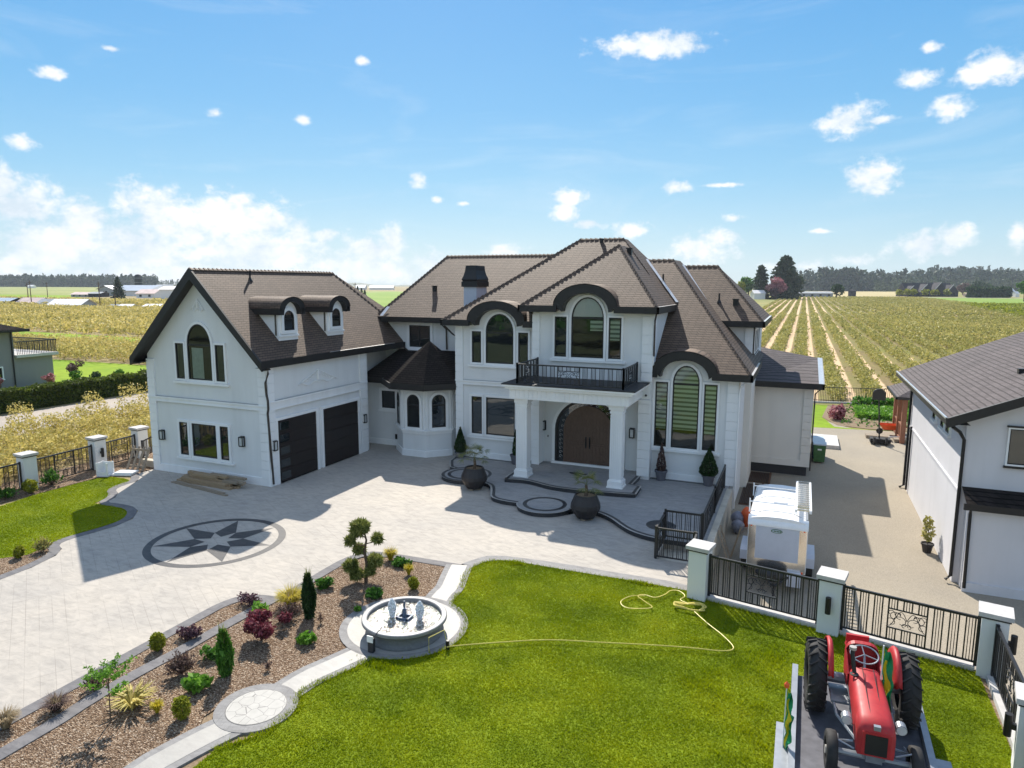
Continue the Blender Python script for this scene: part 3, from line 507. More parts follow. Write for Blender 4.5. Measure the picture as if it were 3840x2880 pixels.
# ---------------------------------------------------------------- architectural helpers
def outline(u0,u1,z0,z1,spring=None,n=14,g=0,gb=None):
    gb=g if gb is None else gb; u0-=g;u1+=g;z0-=gb
    if spring is None: return [(u0,z0),(u1,z0),(u1,z1+g),(u0,z1+g)]
    c=(u0+u1)/2; r=(u1-u0)/2; h=z1+g-spring
    return [(u0,z0),(u1,z0)]+[(c+r*math.cos(PI*i/n),spring+h*math.sin(PI*i/n)) for i in range(n+1)]
def window(parent,fr,u0,u1,z0,z1,spring=None,trim=.12,name='window',transom=None,blind=None,curtain=None,fw=.055,mull=None,label=None,sill=True,tm='trim'):
    o=outline(u0,u1,z0,z1,spring,g=trim); i=outline(u0,u1,z0,z1,spring)
    b=MB().ring(o,i,0,.075,fr)
    w_=b.build(name,tm,parent,label=label)
    if sill: MB().box(u0-trim-.05,u1+trim+.05,.0,.12,z0-trim-.05,z0-trim+.04,0,fr).build('sill',tm,w_)
    f=MB().ring(outline(u0,u1,z0,z1,spring,g=-.002),outline(u0,u1,z0,z1,spring,g=-fw),0,.055,fr)
    if transom: f.box(u0+fw*.5,u1-fw*.5,.0,.05,transom-.04,transom+.04,0,fr)
    if mull: 
        for m in mull: f.box(m-.03,m+.03,.0,.05,z0+.02,(spring or z1)-.02,0,fr)
    f.build('window_frame','black',w_)
    p=outline(u0,u1,z0,z1,spring,g=-fw*.6); cl=blind or curtain
    if cl:
        MB().add([fr(u,.004,z) for u,z in p],[tuple(range(len(p)))]).build('room_backing','interior',w_,recalc=False)
        if blind: MB().add([fr(*q) for q in ((u0+blind[0]*(u1-u0),.011,z0+blind[2]*(z1-z0)),(u0+blind[1]*(u1-u0),.011,z0+blind[2]*(z1-z0)),(u0+blind[1]*(u1-u0),.011,blind[3]),(u0+blind[0]*(u1-u0),.011,blind[3]))] if blind[3]<(spring or z1) else [fr(u,.011,max(z,z0+blind[2]*(z1-z0))) for u,z in p],[(0,1,2,3)] if blind[3]<(spring or z1) else [tuple(range(len(p)))]).build('blind','blind',w_,recalc=False)
        if curtain:
            c=MB(); n=24
            for k in range(n): 
                a=u0+(u1-u0)*(curtain[0]+(curtain[1]-curtain[0])*k/n); a2=a+(u1-u0)*(curtain[1]-curtain[0])/n
                c.add([fr(a,.008+.008*(k%2),z0),fr(a2,.008+.008*((k+1)%2),z0),fr(a2,.008+.008*((k+1)%2),curtain[2]),fr(a,.008+.008*(k%2),curtain[2])],[(0,1,2,3)])
            c.build('curtain','curtain',w_,recalc=False)
    MB().add([fr(u,.024,z) for u,z in p],[tuple(range(len(p)))]).build('pane','glass_clear' if cl else 'glass',w_,recalc=False)
    return w_
def quoin(parent,fr,u0,u1,z0,z1,d=.075,ret=.0,h=.40,mat='trim'):
    b=MB(); z=z0
    while z<z1-.05:
        t=min(z+h-.03,z1); b.box(u0,u1,-.02 if not ret else -ret,d,z,t,0,fr); z+=h
    b.box(u0+.01,u1-.01,-.01 if not ret else -ret+.01,d-.035,z0,z1,0,fr)
    return b.build('quoin',mat,parent)
def lantern(parent,fr,u,z,h=.42,w=.2):
    b=MB().box(u-w*.55,u+w*.55,0,.02,z-h*.55,z+h*.55,0,fr).box(u-w*.5,u+w*.5,.02,.17,z+h*.42,z+h*.52,0,fr).box(u-w*.5,u+w*.5,.02,.17,z-h*.52,z-h*.42,0,fr)
    for a in (-1,1):
        b.box(u+a*w*.5-.015,u+a*w*.5+.015,.14,.17,z-h*.45,z+h*.45,0,fr).box(u+a*w*.5-.015,u+a*w*.5+.015,.02,.05,z-h*.45,z+h*.45,0,fr)
    l=b.build('wall_lantern','black',parent); MB().box(u-w*.35,u+w*.35,.04,.13,z-h*.42,z+h*.42,0,fr).build('lamp_glass','lampglass',l); return l
def updown(parent,fr,u,z,h=.42):
    b=MB().box(u-.05,u+.05,0,.08,z-.05,z+.05,0,fr)
    vs=[]; b.tube([fr(u,.12,z-h/2),fr(u,.12,z+h/2)],.065,12); return b.build('wall_lamp','black',parent)
def pipe(parent,pts,r=.045,mat='bronze',name='downpipe'): 
    return MB().tube(pts,r,6).build(name,mat,parent)
def roof(parent,faces,eaves,mat='shingle',fh=.26,name='roof',fm='fascia',caps=(),cw=.105,ft=.07,soff=.5):
    b=MB()
    for f in faces: b.add(f,[tuple(range(len(f)))])
    bm_o=b.build(name,mat,parent,recalc=False)
    me=bm_o.data; bm=bmesh.new(); bm.from_mesh(me)
    for f in bm.faces:
        if f.normal.z<0: f.normal_flip()
    bm.to_mesh(me); bm.free()
    if eaves:
        for a,c,n in eaves: # n outward 2d
            e=MB()
            A=Vector(a);C=Vector(c); nn=Vector((n[0],n[1],0)); d=(C-A); dl=Vector((d.x,d.y,0)).normalized()*ft
            p=[A-dl*0,C+dl*0]; vs=[]
            for q,s in ((A,-1),(C,1)):
                for off,zz in ((nn*ft,.03),(nn*ft,-fh),(-nn*.02,-fh),(-nn*.02,.0)):
                    vs.append(q+off+dl*s+Vector((0,0,zz)))
            e.add(vs,[(0,4,5,1),(1,5,6,2),(2,6,7,3),(3,7,4,0),(0,1,2,3),(4,7,6,5)],0)
            if soff: e.add([A+Vector((0,0,-fh+.02)),C+Vector((0,0,-fh+.02)),C-nn*soff+Vector((0,0,-fh+.02)),A-nn*soff+Vector((0,0,-fh+.02))],[(0,1,2,3)],1)
            e.build('fascia',[fm,'soffit'],bm_o)
    if caps:
        c=MB()
        for a,d in caps:
            A=Vector(a);D=Vector(d);L=(D-A).length;n=max(2,int(L/.24)); dr=(D-A)/L; sd=dr.cross(Vector((0,0,1))).normalized(); u=sd.cross(dr).normalized()
            for k in range(n):
                p=A+dr*(L*k/n); q=A+dr*(L*(k+.86)/n); h0,h1=.02*cw/.105,.06*cw/.105; w_=cw
                c.add([p-sd*w_-u*.03,p+u*h1,p+sd*w_-u*.03,q-sd*w_-u*.05,q+u*h0,q+sd*w_-u*.05],[(0,1,4,3),(1,2,5,4),(0,2,1),(3,4,5)])
        c.build('ridge_cap',mat,bm_o)
    return bm_o
def eyebrow(parent,fr,c,ro,ri,zb,ho,hi,d_out,d_in,depth_back,mat='shingle',n=20):
    """black arched fascia band with a barrel roof running back"""
    o=[(c+ro*math.cos(PI*i/n),zb+ho*math.sin(PI*i/n)) for i in range(n+1)]; i_=[(c+ri*math.cos(PI*i/n),zb-.26+(hi+.26)*math.sin(PI*i/n)) for i in range(n+1)]
    # flare the feet outward
    b=MB(); m=n+1; V=[fr(u,d_out,z) for u,z in o]+[fr(u,d_out,z) for u,z in i_]+[fr(u,d_in,z) for u,z in o]+[fr(u,d_in,z) for u,z in i_]
    F=[]
    for k in range(n): F+=[(k,k+1,m+k+1,m+k),(m+k,m+k+1,3*m+k+1,3*m+k),(2*m+k,2*m+k+1,k+1,k)]
    F+=[(0,m,3*m,2*m),(n,m+n,3*m+n,2*m+n)]
    b.add(V,F); b.build('arched_fascia','fascia',parent)
    q=[(c+(ro+.02)*math.cos(PI*i/n),zb+(ho+.03)*math.sin(PI*i/n)) for i in range(n+1)]
    r=MB(); r.add([fr(u,d_out+.02,z) for u,z in q]+[fr(u,-depth_back,z) for u,z in q],[(k,k+1,m+k+1,m+k) for k in range(n)]); r.build('arched_roof',mat,parent,smooth=True)
def wallslab(parent,poly,z0,z1,mat='stucco',name='wall'): return MB().prism(poly,z0,z1).build(name,mat,parent)
R4=lambda a,b_,c,d:[(a,c),(b_,c),(b_,d),(a,d)]
F0=lambda t:frame((0,t),0)         # faces the driveway, u = x
FS=lambda s:frame((s,0),PI/2)      # faces +x, u = y
# ---------------------------------------------------------------- THE HOUSE
H_=thing('mansion','large white stucco mansion with brown shingle roofs, arched windows and a columned porch','house',(-10,30,0)); 
class _P:  # parts keep world coordinates although the Empty stands at the base
    pass
H_.location=(0,0,0)
# garage wing
g=F0(22.0); gs=FS(-20.5)
zr=lambda s:(5.4+1.055*(-20.3-s)) if s>-23.9 else 9.2-1.0*(-23.9-s)
MB().prism([(-27.4,0),(-20.5,0),(-20.5,zr(-20.5)-.2),(-23.9,8.95),(-27.4,zr(-27.4)-.2)],0,7.2,fr=lambda x,y,z:(x,22.0+z,y)).build('wall','stucco',H_)
wallslab(H_,R4(-27.2,-21.5,29.1,36),0,5.3)
GR=[(-20.3,21.5,5.4),(-20.3,32.45,5.4),(-21.4,33.0,6.56),(-23.9,31.0,9.2),(-23.9,21.5,9.2)]
GL=[(-27.8,21.5,5.3),(-23.9,21.5,9.2),(-23.9,31.0,9.2),(-27.8,35.5,5.3)]
r=roof(H_,[GR,GL,[(-23.9,31.0,9.2),(-21.4,33.0,6.56),(-20.3,35.5,5.4),(-27.8,35.5,5.3)]],[((-20.3,21.55,5.4),(-20.3,32.45,5.4),(1,0)),((-27.8,21.55,5.3),(-27.8,35.5,5.3),(-1,0))],caps=[((-23.9,21.5,9.2),(-23.9,31.0,9.2)),((-23.9,31.0,9.2),(-21.4,33.0,6.56))],fh=.28,soff=.4)
b=MB()  # barge boards along the gable
for (s0,z0),(s1,z1) in (((-23.9,9.2),(-27.87,5.23)),((-23.9,9.2),(-20.22,5.32))):
    b.add([(s0,21.45,z0+.05),(s1,21.45,z1+.05),(s1,21.45,z1-.30),(s0,21.45,z0-.44),(s0,21.55,z0+.05),(s1,21.55,z1+.05),(s1,21.55,z1-.30),(s0,21.55,z0-.44)],[(0,1,2,3),(4,5,6,7),(0,1,5,4),(1,2,6,5),(2,3,7,6),(0,3,7,4)])
    b.add([(s0,21.55,z0-.28),(s1,21.55,z1-.28),(s1,22.0,z1-.28),(s0,22.0,z0-.28)],[(0,1,2,3)])
b.build('barge_board','fascia',r)
MB().box(-20.38,-20.26,26.0,31.5,5.415,5.435).build('flashing','flash',r)
# plinth, belts, quoins
def belt(fr,u0,u1,z0,z1,d=.06,mat='trim',name='belt_course'):
    MB().box(u0,u1,0,d,z0,z1,0,fr).box(u0-.02,u1+.02,0,d+.04,z1-.07,z1,0,fr).box(u0,u1,0,d+.02,z0,z0+.05,0,fr).build(name,mat,H_)
belt(g,-27.45,-20.45,3.28,3.52); belt(gs,21.95,29.05,3.28,3.66)
MB().box(-27.44,-20.46,0,.05,0,.34,0,g).build('plinth','trim',H_); MB().box(22.0,22.4,0,.06,0,.4,0,gs).build('plinth','trim',H_); MB().box(28.32,29.0,0,.06,0,.4,0,gs).build('plinth','trim',H_)
for u0,u1 in ((-27.42,-26.98),(-20.92,-20.47)): quoin(H_,g,u0,u1,.34,3.28); quoin(H_,g,u0,u1,3.52,5.2)
for u0,u1 in ((21.98,22.36),(28.5,29.02)): quoin(H_,gs,u0,u1,.40,3.28); quoin(H_,gs,u0,u1,3.66,5.3)
# gable windows: tripartite arch
def tri(fr,cu,hw,z0,zs,zt,side,gap,trans,parent=H_,trim=.11,blinds=(None,None,None),curt=None,labels=None):
    window(parent,fr,cu-hw,cu+hw,z0,zt,zs,trim=trim,transom=trans,blind=blinds[1],curtain=curt,sill=False)
    for s,bl in ((-1,blinds[0]),(1,blinds[2])):
        a=cu+s*(hw+gap); c=a+s*side; window(parent,fr,min(a,c),max(a,c),z0,trans+.05,trim=trim*.8,blind=bl,sill=False)
    MB().box(cu-hw-gap-side-.2,cu+hw+gap+side+.2,0,.12,z0-.2,z0-.10,0,fr).build('sill','trim',parent)
tri(g,-24.13,.70,4.40,5.93,6.85,.50,.22,5.93,curt=(.15,.62,5.8))
for a,c in ((-25.62,-25.12),(-24.86,-23.42),(-23.2,-22.72)): window(H_,g,a,c,.92,2.42,trim=.11,sill=False)
MB().box(-25.85,-22.5,0,.11,.72,.80,0,g).build('sill','trim',H_)
lantern(H_,g,-26.72,1.72); lantern(H_,g,-21.95,1.85)
# stucco medallions
def medallion(fr,u,z,w,h,name='plaster_ornament'):
    b=MB()
    for s in (-1,1):
        for k in range(5):
            a=.15+.17*k; pts=[fr(u+s*(a*w*.9+.10*w*math.cos(t)*(1-t/9)),.03,z+h*(.75-.72*a)+.16*h*math.sin(t)*(1-t/9)) for t in [i*.7 for i in range(9)]]; b.tube(pts,.02,5)
        b.tube([fr(u+s*w*x,.03,z+h*(1-x)*.95+.0) for x in (0,.25,.5,.75,1)],.022,5); b.tube([fr(u+s*w*x,.03,z+.12*h*math.sin(x*9)) for x in [i/8 for i in range(9)]],.022,5)
    b.tube([fr(u,.03,z+h*.2),fr(u,.04,z+h*.9)],.05,6); b.build(name,'trim',H_)
medallion(gs,25.28,4.12,1.35,.62); medallion(g,-24.1,7.45,.36,.5)
# garage doors
for k,(a,c) in enumerate(((22.48,25.02),(25.50,28.25))):
    MB().ring(outline(a,c,0,2.78,g=.13,gb=0),outline(a,c,0,2.78),0,.08,gs).build('garage_door_surround','trim',H_)
    b=MB().box(a,c,-.05,.012,0,2.78,0,gs)
    for i in range(5): b.box(a,c,.012,.03,.02+i*.553,.02+i*.553+.53,0,gs)
    d=b.build('garage_door','garage',H_)
    p=MB()
    if k==0: 
        for i in range(5): p.box(a+.14,a+.72,.03,.036,.12+i*.553,.45+i*.553,0,gs)
    else:
        for i in range(5): p.box(a+.04,c-.04,.03,.034,.05+i*.553,.51+i*.553,0,gs)
    p.build('pane' if k==0 else 'panel','glass' if k==0 else 'garage',d)
lantern(H_,gs,22.22,1.75); lantern(H_,gs,28.74,1.75)
pipe(H_,[(-20.2,21.8,5.15),(-20.25,21.85,4.9),(-20.42,21.85,4.5),(-20.42,21.88,4.0),(-20.36,21.88,3.75),(-20.34,21.86,3.4),(-20.42,21.9,3.2),(-20.42,22.05,.1)],.05)
# dormers
for t in (24.02,27.35):
    sf=-20.98; fr=FS(sf); hw=.62
    dm=MB().prism([(t-hw,6.05),(t+hw,6.05),(t+hw,7.4)]+[(t+hw*math.cos(PI*i/10),7.4+.42*math.sin(PI*i/10)) for i in range(1,10)]+[(t-hw,7.4)],0,1.9,fr=lambda x,y,z:(sf-z,x,y)).build('dormer','trim',H_)
    window(dm,fr,t-.33,t+.33,6.55,7.42,7.08,trim=.14,transom=7.05,sill=False)
    MB().box(t-.62,t+.62,0,.07,6.28,6.36,0,fr).build('sill','trim',dm)
    eyebrow(dm,fr,t+.02,.80,.56,7.50,.50,.32,.28,-.06,2.3)
    for s in (-1,1): MB().box(-.28,2.0,s*.62 if s>0 else -.84,.84 if s>0 else -.62,7.25,7.5,0,lambda x,y,z:(sf-x,t+y,z)).build('fascia','fascia',dm)
    MB().add([(sf+.28,t-.86,7.51),(sf-2.0,t-.86,7.53),(sf-2.0,t-.5,7.6),(sf+.28,t-.5,7.6)],[(0,1,2,3)]).add([(sf+.28,t+.86,7.51),(sf-2.0,t+.86,7.53),(sf-2.0,t+.5,7.6),(sf+.28,t+.5,7.6)],[(0,1,2,3)]).build('roof','shingle',dm)
    pipe(dm,[(sf-.12,t-.66,7.25),(sf-.12,t-.66,6.35)],.035)
# recess behind the bay, connector roof
wallslab(H_,R4(-22.2,-15.4,32.5,41),0,6.6); wallslab(H_,R4(-21.7,-15.5,30.6,32.6),0,4.0)
fu=F0(32.5); window(H_,fu,-19.93,-18.62,5.17,6.36,trim=.16,mull=(-19.3,))
MB().box(-19.8,-19.0,0,.02,.35,.62,0,F0(30.6)).build('basement_vent','black',H_)
fl=F0(30.6); window(H_,fl,-20.55,-19.72,2.02,2.95,trim=.15,sill=True)
roof(H_,[[(-21.45,29.9,3.72),(-15.4,29.9,3.72),(-15.4,32.52,5.05),(-20.6,32.52,5.05)],[(-21.45,29.9,3.72),(-20.6,32.52,5.05),(-22.0,32.52,3.72)]],[((-21.4,29.9,3.72),(-18.9,29.9,3.72),(0,-1)),((-16.0,29.9,3.72),(-15.4,29.9,3.72),(0,-1))],mat='shingle_dark',soff=.6)
belt(F0(30.6),-20.5,-19.3,3.2,3.35); MB().box(-21.6,-19.2,0,.05,0,.3,0,fl).build('plinth','trim',H_)
pipe(H_,[(-17.75,32.1,6.5),(-17.6,32.4,6.2),(-17.6,32.44,5.1)]); pipe(H_,[(-20.05,32.0,5.2),(-19.95,32.3,4.95),(-19.95,32.42,4.7)])
# octagonal bay
oc=(-17.63,30.6); oa=math.radians(22.5); OV=lambda r:[(oc[0]+r*math.cos(oa+k*PI/4),oc[1]+r*math.sin(oa+k*PI/4)) for k in range(8)]
bay=MB().prism(OV(1.74),0,3.45).build('bay_turret','stucco',H_); MB().prism(OV(1.80),0,.32).prism(OV(1.79),1.16,1.30).prism(OV(1.86),1.30,1.38).build('plinth','trim',bay)
ap=1.74*math.cos(PI/8)
for a in (-90,-45,0,-135,):
    n=(math.cos(math.radians(a)),math.sin(math.radians(a))); an=math.radians(a)+PI/2
    fr=frame((oc[0]+n[0]*ap,oc[1]+n[1]*ap),an); window(bay,fr,-.36,.36,1.50,3.16,2.80,trim=.13,transom=2.62,sill=False,fw=.06)
    for s in (-.6,.6): MB().box(s-.03,s+.03,0,.05,1.38,3.3,0,fr).build('pilaster','trim',bay)
pk=(oc[0]+.1,oc[1]-.1,5.72); ev=[(x,y,3.74) for x,y in OV(2.42)]
rf=roof(bay,[[ev[k],ev[(k+1)%8],pk] for k in range(8)],[(ev[k],ev[(k+1)%8],(math.cos(oa+(k+.5)*PI/4),math.sin(oa+(k+.5)*PI/4))) for k in range(8)],mat='shingle_dark',fh=.28,caps=(),soff=.7)
# left main block and bay roof A
fm=F0(29.55)
wallslab(H_,R4(-15.5,-11.2,29.55,41),0,6.72)
MB().prism([(-14.95,6.4),(-11.45,6.4),(-11.45,6.78)]+[(-13.17+1.15*math.cos(PI*i/14),6.75+.68*math.sin(PI*i/14)) for i in range(15)]+[(-14.95,6.78)],0,.3,fr=lambda x,y,z:(x,29.542+z,y)).build('wall','stucco',H_)
tri(fm,-13.17,.72,4.86,6.38,7.22,.50,.24,6.32)
belt(fm,-15.52,-11.2,3.76,3.98)
for a,c in ((-14.66,-14.10),(-13.88,-12.36)): window(H_,fm,a,c,1.36,3.2,trim=.12,sill=False)
window(H_,fm,-12.14,-11.6,1.36,3.2,trim=.12,sill=False)
MB().box(-14.9,-11.4,0,.11,1.13,1.22,0,fm).build('sill','trim',H_); MB().box(-15.52,-11.2,0,.05,.1,.42,0,fm).build('plinth','trim',H_)
quoin(H_,fm,-15.53,-15.12,.42,3.76); quoin(H_,fm,-15.53,-15.12,3.98,6.6)
MB().box(-15.5,-11.3,0,.10,6.5,6.6,0,fm).box(-15.12,-15.08,0,.03,3.98,6.5,0,fm).build('cornice','trim',H_) if 0 else None
A0=(-16.0,29.05,6.9);P1=(-10.77,34.38,10.9);P2=(-8.55,34.38,10.9)
frontA=[A0,(-14.45,29.05,6.9),(-14.45,29.62,7.33),(-11.85,29.62,7.33),(-11.85,29.05,6.9),(-11.1,29.05,6.9),(-5.85,29.05,6.9),(-5.85,30.42,7.93),P2,P1]
ra=roof(H_,[frontA,[(-5.85,30.42,7.93),(-5.85,38.4,7.93),(-8.55,35.4,10.9),P2],[A0,P1,(-10.77,35.4,10.9),(-16.0,40.2,6.9)],[P1,P2,(-8.55,35.4,10.9),(-10.77,35.4,10.9)],[(-10.77,35.4,10.9),(-8.55,35.4,10.9),(-5.85,38.4,7.93),(-5.85,40.2,6.9),(-16,40.2,6.9)]],
 [(A0,(-14.62,29.05,6.9),(0,-1)),((-11.72,29.05,6.9),(-11.15,29.05,6.9),(0,-1)),(A0,(-16.0,32.0,6.9),(-1,0))],caps=[(P1,A0),(P1,P2),(P2,(-6.9,32.9,9.1))])
eyebrow(ra,fm,-13.17,1.46,1.08,6.93,.88,.52,.55,.0,1.6)
pipe(H_,[(-15.9,29.1,6.6),(-15.75,29.6,6.2),(-15.62,29.9,6.0),(-15.62,29.9,4.2)],.04)
pipe(H_,[(-11.25,29.0,6.6),(-11.35,29.3,6.35),(-11.3,29.45,6.2)],.04)
# far-left main roof
LA=(-21.9,32.0,6.8);LP1=(-19.75,36.6,10.25);LP2=(-10.5,36.6,10.25)
rl=roof(H_,[[LA,(-12,32.0,6.8),LP2,LP1],[LA,LP1,(-21.9,41.2,6.8)],[LP1,LP2,(-12,41.2,6.8),(-21.9,41.2,6.8)]],[(LA,(-15.9,32.0,6.8),(0,-1)),(LA,(-21.9,41.2,6.8),(-1,0))],caps=[(LP1,LA),(LP1,LP2)])
MB().add([(-21.55,32.02,6.86),(-21.35,32.02,6.86),(-21.25,32.6,7.35),(-21.45,32.6,7.35)],[(0,1,2,3)]).build('flashing','flash',rl)
# upper tower block over the porch
ft=F0(28.95)
wallslab(H_,R4(-11.25,-5.8,28.95,41),3.75,7.5)
MB().prism([(-10.4,7.2),(-7.0,7.2),(-7.0,7.52)]+[(-8.68+1.15*math.cos(PI*i/14),7.5+.72*math.sin(PI*i/14)) for i in range(15)]+[(-10.4,7.52)],0,.3,fr=lambda x,y,z:(x,28.942+z,y)).build('wall','stucco',H_)
tri(ft,-8.68,.74,5.40,7.12,8.06,.56,.22,7.14,blinds=(None,(.58,1,.45,7.05),(.05,.85,.45,7.1)))
for a,c in ((-11.27,-10.92),(-6.25,-5.78)): quoin(H_,ft,a,c,4.5,7.35)
quoin(H_,FS(-5.8),28.95,29.3,5.2,7.35)
TA=(-11.7,28.4,7.66);TB=(-5.55,28.4,7.66);TP=(-8.17,32.1,10.45);TR=(-8.17,33.9,10.45)
rt_=roof(H_,[[TA,(-10.0,28.4,7.66),(-10.0,29.02,8.13),(-7.36,29.02,8.13),(-7.36,28.4,7.66),TB,TP],[TB,(-5.55,32.9,7.66),TR,TP],[TA,TP,TR,(-11.7,31.2,7.66)]],
 [(TA,(-10.02,28.4,7.66),(0,-1)),((-7.3,28.4,7.66),TB,(0,-1)),(TB,(-5.55,32.9,7.66),(1,0)),(TA,(-11.7,31,7.66),(-1,0))],caps=[(TP,TA),(TP,TB)])
eyebrow(rt_,ft,-8.68,1.42,1.05,7.69,.92,.55,.55,.0,1.8)
MB().box(-5.62,-5.50,28.5,32.8,7.665,7.69).build('flashing','flash',rt_)
pipe(H_,[(-5.6,28.5,7.4),(-5.7,28.75,7.1),(-5.72,28.85,6.9),(-5.72,28.85,5.6)],.04); pipe(H_,[(-11.3,28.6,7.4),(-11.35,28.85,7.2),(-11.35,28.9,6.95)],.04)
# chimney
MB().prism(R4(-16.33,-15.6,32.0,33.25),6.5,8.5).build('chimney','panelgrey',H_)
c=MB(); pr_=[(0,8.46),(.09,8.46),(.09,8.74),(.05,8.76),(.08,8.84),(.0,9.05),(-.06,9.3),(-.08,9.55)]
for (o0,z0),(o1,z1) in zip(pr_,pr_[1:]):
    q=lambda o,z:[(-16.33-o,32.0-o,z),(-15.6+o,32.0-o,z),(-15.6+o,33.25+o,z),(-16.33-o,33.25+o,z)]
    c.add(q(o0,z0)+q(o1,z1),[(i,(i+1)%4,4+(i+1)%4,4+i) for i in range(4)])
c.sheet([(-16.25,32.08),(-15.68,32.08),(-15.68,33.17),(-16.25,33.17)],9.55); c.build('chimney_cap','black',bpy.data.objects['chimney'])
# porch recess and entry
fd=F0(29.6)
wallslab(H_,R4(-11.25,-5.8,29.6,41),0,3.75); wallslab(H_,R4(-11.25,-10.92,28.95,29.6),.16,3.75,'trim'); wallslab(H_,R4(-6.3,-5.8,28.95,29.6),.16,3.75,'trim')
quoin(H_,ft,-11.27,-10.9,.32,3.7); quoin(H_,ft,-6.32,-5.78,.32,3.7)
zc=.42
oo=outline(-10.34,-7.16,zc,3.42,1.95,24); o2=outline(-10.34,-7.16,zc,3.42,1.95,24,g=.14,gb=.02)
ce=MB().ring(o2,oo,0,.10,fd).box(-10.5,-7.0,0,.18,.32,.42,0,fd).build('entry_door','trim',H_)
i1=outline(-10.22,-7.28,zc,3.30,1.95,24); MB().ring(oo,i1,0,.09,fd).build('door_frame','black',ce)
o3=outline(-9.78,-7.72,zc,3.02,1.95,24); o4=outline(-9.92,-7.58,zc,3.12,1.95,24)
MB().ring(o4,o3,0,.09,fd).build('inner_frame','doorwood',ce)
MB().add([fd(u,.02,z) for u,z in i1],[tuple(range(len(i1)))]).build('sidelight','glass',ce,recalc=False)
b=MB()
for a in range(14):
    t=PI*(a+.5)/14; u=-8.75+1.26*math.cos(t); z=1.95+1.24*math.sin(t); b.tube([fd(u+.07*math.cos(k)*(1-k/9),.04,z+.07*math.sin(k)*(1-k/9)) for k in [j*.8 for j in range(8)]],.010,4)
for s in (-10.07,-7.43):
    for k in range(7): b.tube([fd(s+.09*math.cos(j*.8)*(1-j/9),.04,.65+k*.2+.09*math.sin(j*.8)*(1-j/9)) for j in range(8)],.010,4)
b.build('glass_scrollwork','flash',ce)
for s in (-1,1):
    pts=[(u,z) for u,z in o3 if (u+8.75)*s>=-.001]; 
    pts=[(-8.75,zc)]+[p for p in pts] if s>0 else [(-9.78,zc),(-8.75,zc)]+[p for p in pts if p[1]>zc+.01]
    if s>0: pts=[(-8.75,zc),(-7.72,zc)]+[p for p in pts if p[1]>zc+.01]
    lf=MB().prism([(u,z) for u,z in pts],0.03,.07,fr=lambda x,y,z:fd(x,z,y)).build('door_leaf','doorwood',ce)
    b=MB()
    for k in range(5): 
        u=-8.75+s*(.22+k*.16); zt=1.95+1.0*math.sqrt(max(0,1-((u+8.75)/1.03)**2))-.16; b.box(u-.012,u+.012,.07,.082,1.42,max(1.6,zt),0,fd).box(u-.012,u+.012,.07,.082,.55,1.22,0,fd)
    for k in (.50,1.27,1.36): b.box(-8.75+s*.14 if s>0 else -9.64,-7.86 if s>0 else -8.89,.07,.09,k,k+.04,0,fd)
    b.build('moulding','doorwood',lf)
    b=MB().tube([fd(-8.75+s*.09,.07,1.25),fd(-8.75+s*.09,.14,1.25),fd(-8.75+s*.09,.14,1.6),fd(-8.75+s*.09,.07,1.6)],.018,5).box(-8.75+s*.09-.03,-8.75+s*.09+.03,.07,.085,1.15,1.68,0,fd); b.build('handle','black',lf)
lantern(H_,fd,-10.92+.0,2.05); lantern(H_,fd,-6.72,2.05); MB().box(-10.73,-10.69,0,.03,1.5,1.6,0,fd).build('doorbell','black',H_)
# columns
for s in (-10.88,-6.72):
    b=MB(); t=26.92
    for h,z0,z1 in ((.34,.32,.38),(.31,.38,.60),(.27,.60,.66),(.235,.66,3.42),(.27,3.42,3.50),(.25,3.5,3.58),(.31,3.58,3.78)): b.box(s-h,s+h,t-h,t+h,z0,z1)
    for (f,o) in ((F0(t-.235),s),(FS(s+.235),t),(frame((s-.235,0),-PI/2),-t)):
        for k in range(6): b.box(o-.2+k*.08-.026,o-.2+k*.08+.026,0,.018,.72,3.36,0,f)
    b.build('column','trim',H_)
# porch roof slab
b=MB().box(-11.35,-6.2,26.45,28.95,3.78,4.22).box(-11.5,-6.02,26.3,28.95,4.22,4.33).box(-11.6,-5.9,26.2,28.95,4.33,4.40)
for k in range(26): b.box(-11.3+k*.2,-11.3+k*.2+.035,26.42,26.46,3.84,4.18)
for k in range(12): b.box(-6.21,-6.17,26.5+k*.2,26.535+k*.2,3.84,4.18)
pr_o=b.build('porch_roof','trim',H_); MB().box(-11.62,-5.88,26.18,28.94,4.402,4.45).build('roof_membrane','tarp',pr_o)
# scroll railings
def spiral(fr,cu,cz,r,a0,turn,d=.0,n=14): return [fr(cu+r*(1-.72*i/n)*math.cos(a0+turn*i/n),d,cz+r*(1-.72*i/n)*math.sin(a0+turn*i/n)) for i in range(n+1)]
def scroll(b,fr,u0,u1,z0,z1,r=.009):
    w_=u1-u0;h=z1-z0;c=(u0+u1)/2
    for s in (-1,1):
        for cu,cz,rr,a,t in ((.30,.38,.34,PI*.1,4.9),(.66,.60,.30,PI*.9,-4.9),(.80,.28,.24,PI*.2,4.6),(.86,.76,.2,PI*1.1,-4.6),(.42,.74,.22,PI*1.4,4.8),(.12,.2,.17,PI,-4.8)):
            b.tube(spiral(fr,c+s*cu*w_/2,z0+cz*h,rr*h,a if s>0 else PI-a,t*s),r,4,cap=False)
        b.tube([fr(c+s*x*w_/2,0,z0+h*(.5+.42*math.sin(x*PI*1.6))) for x in [i/10 for i in range(11)]],r,4,cap=False)
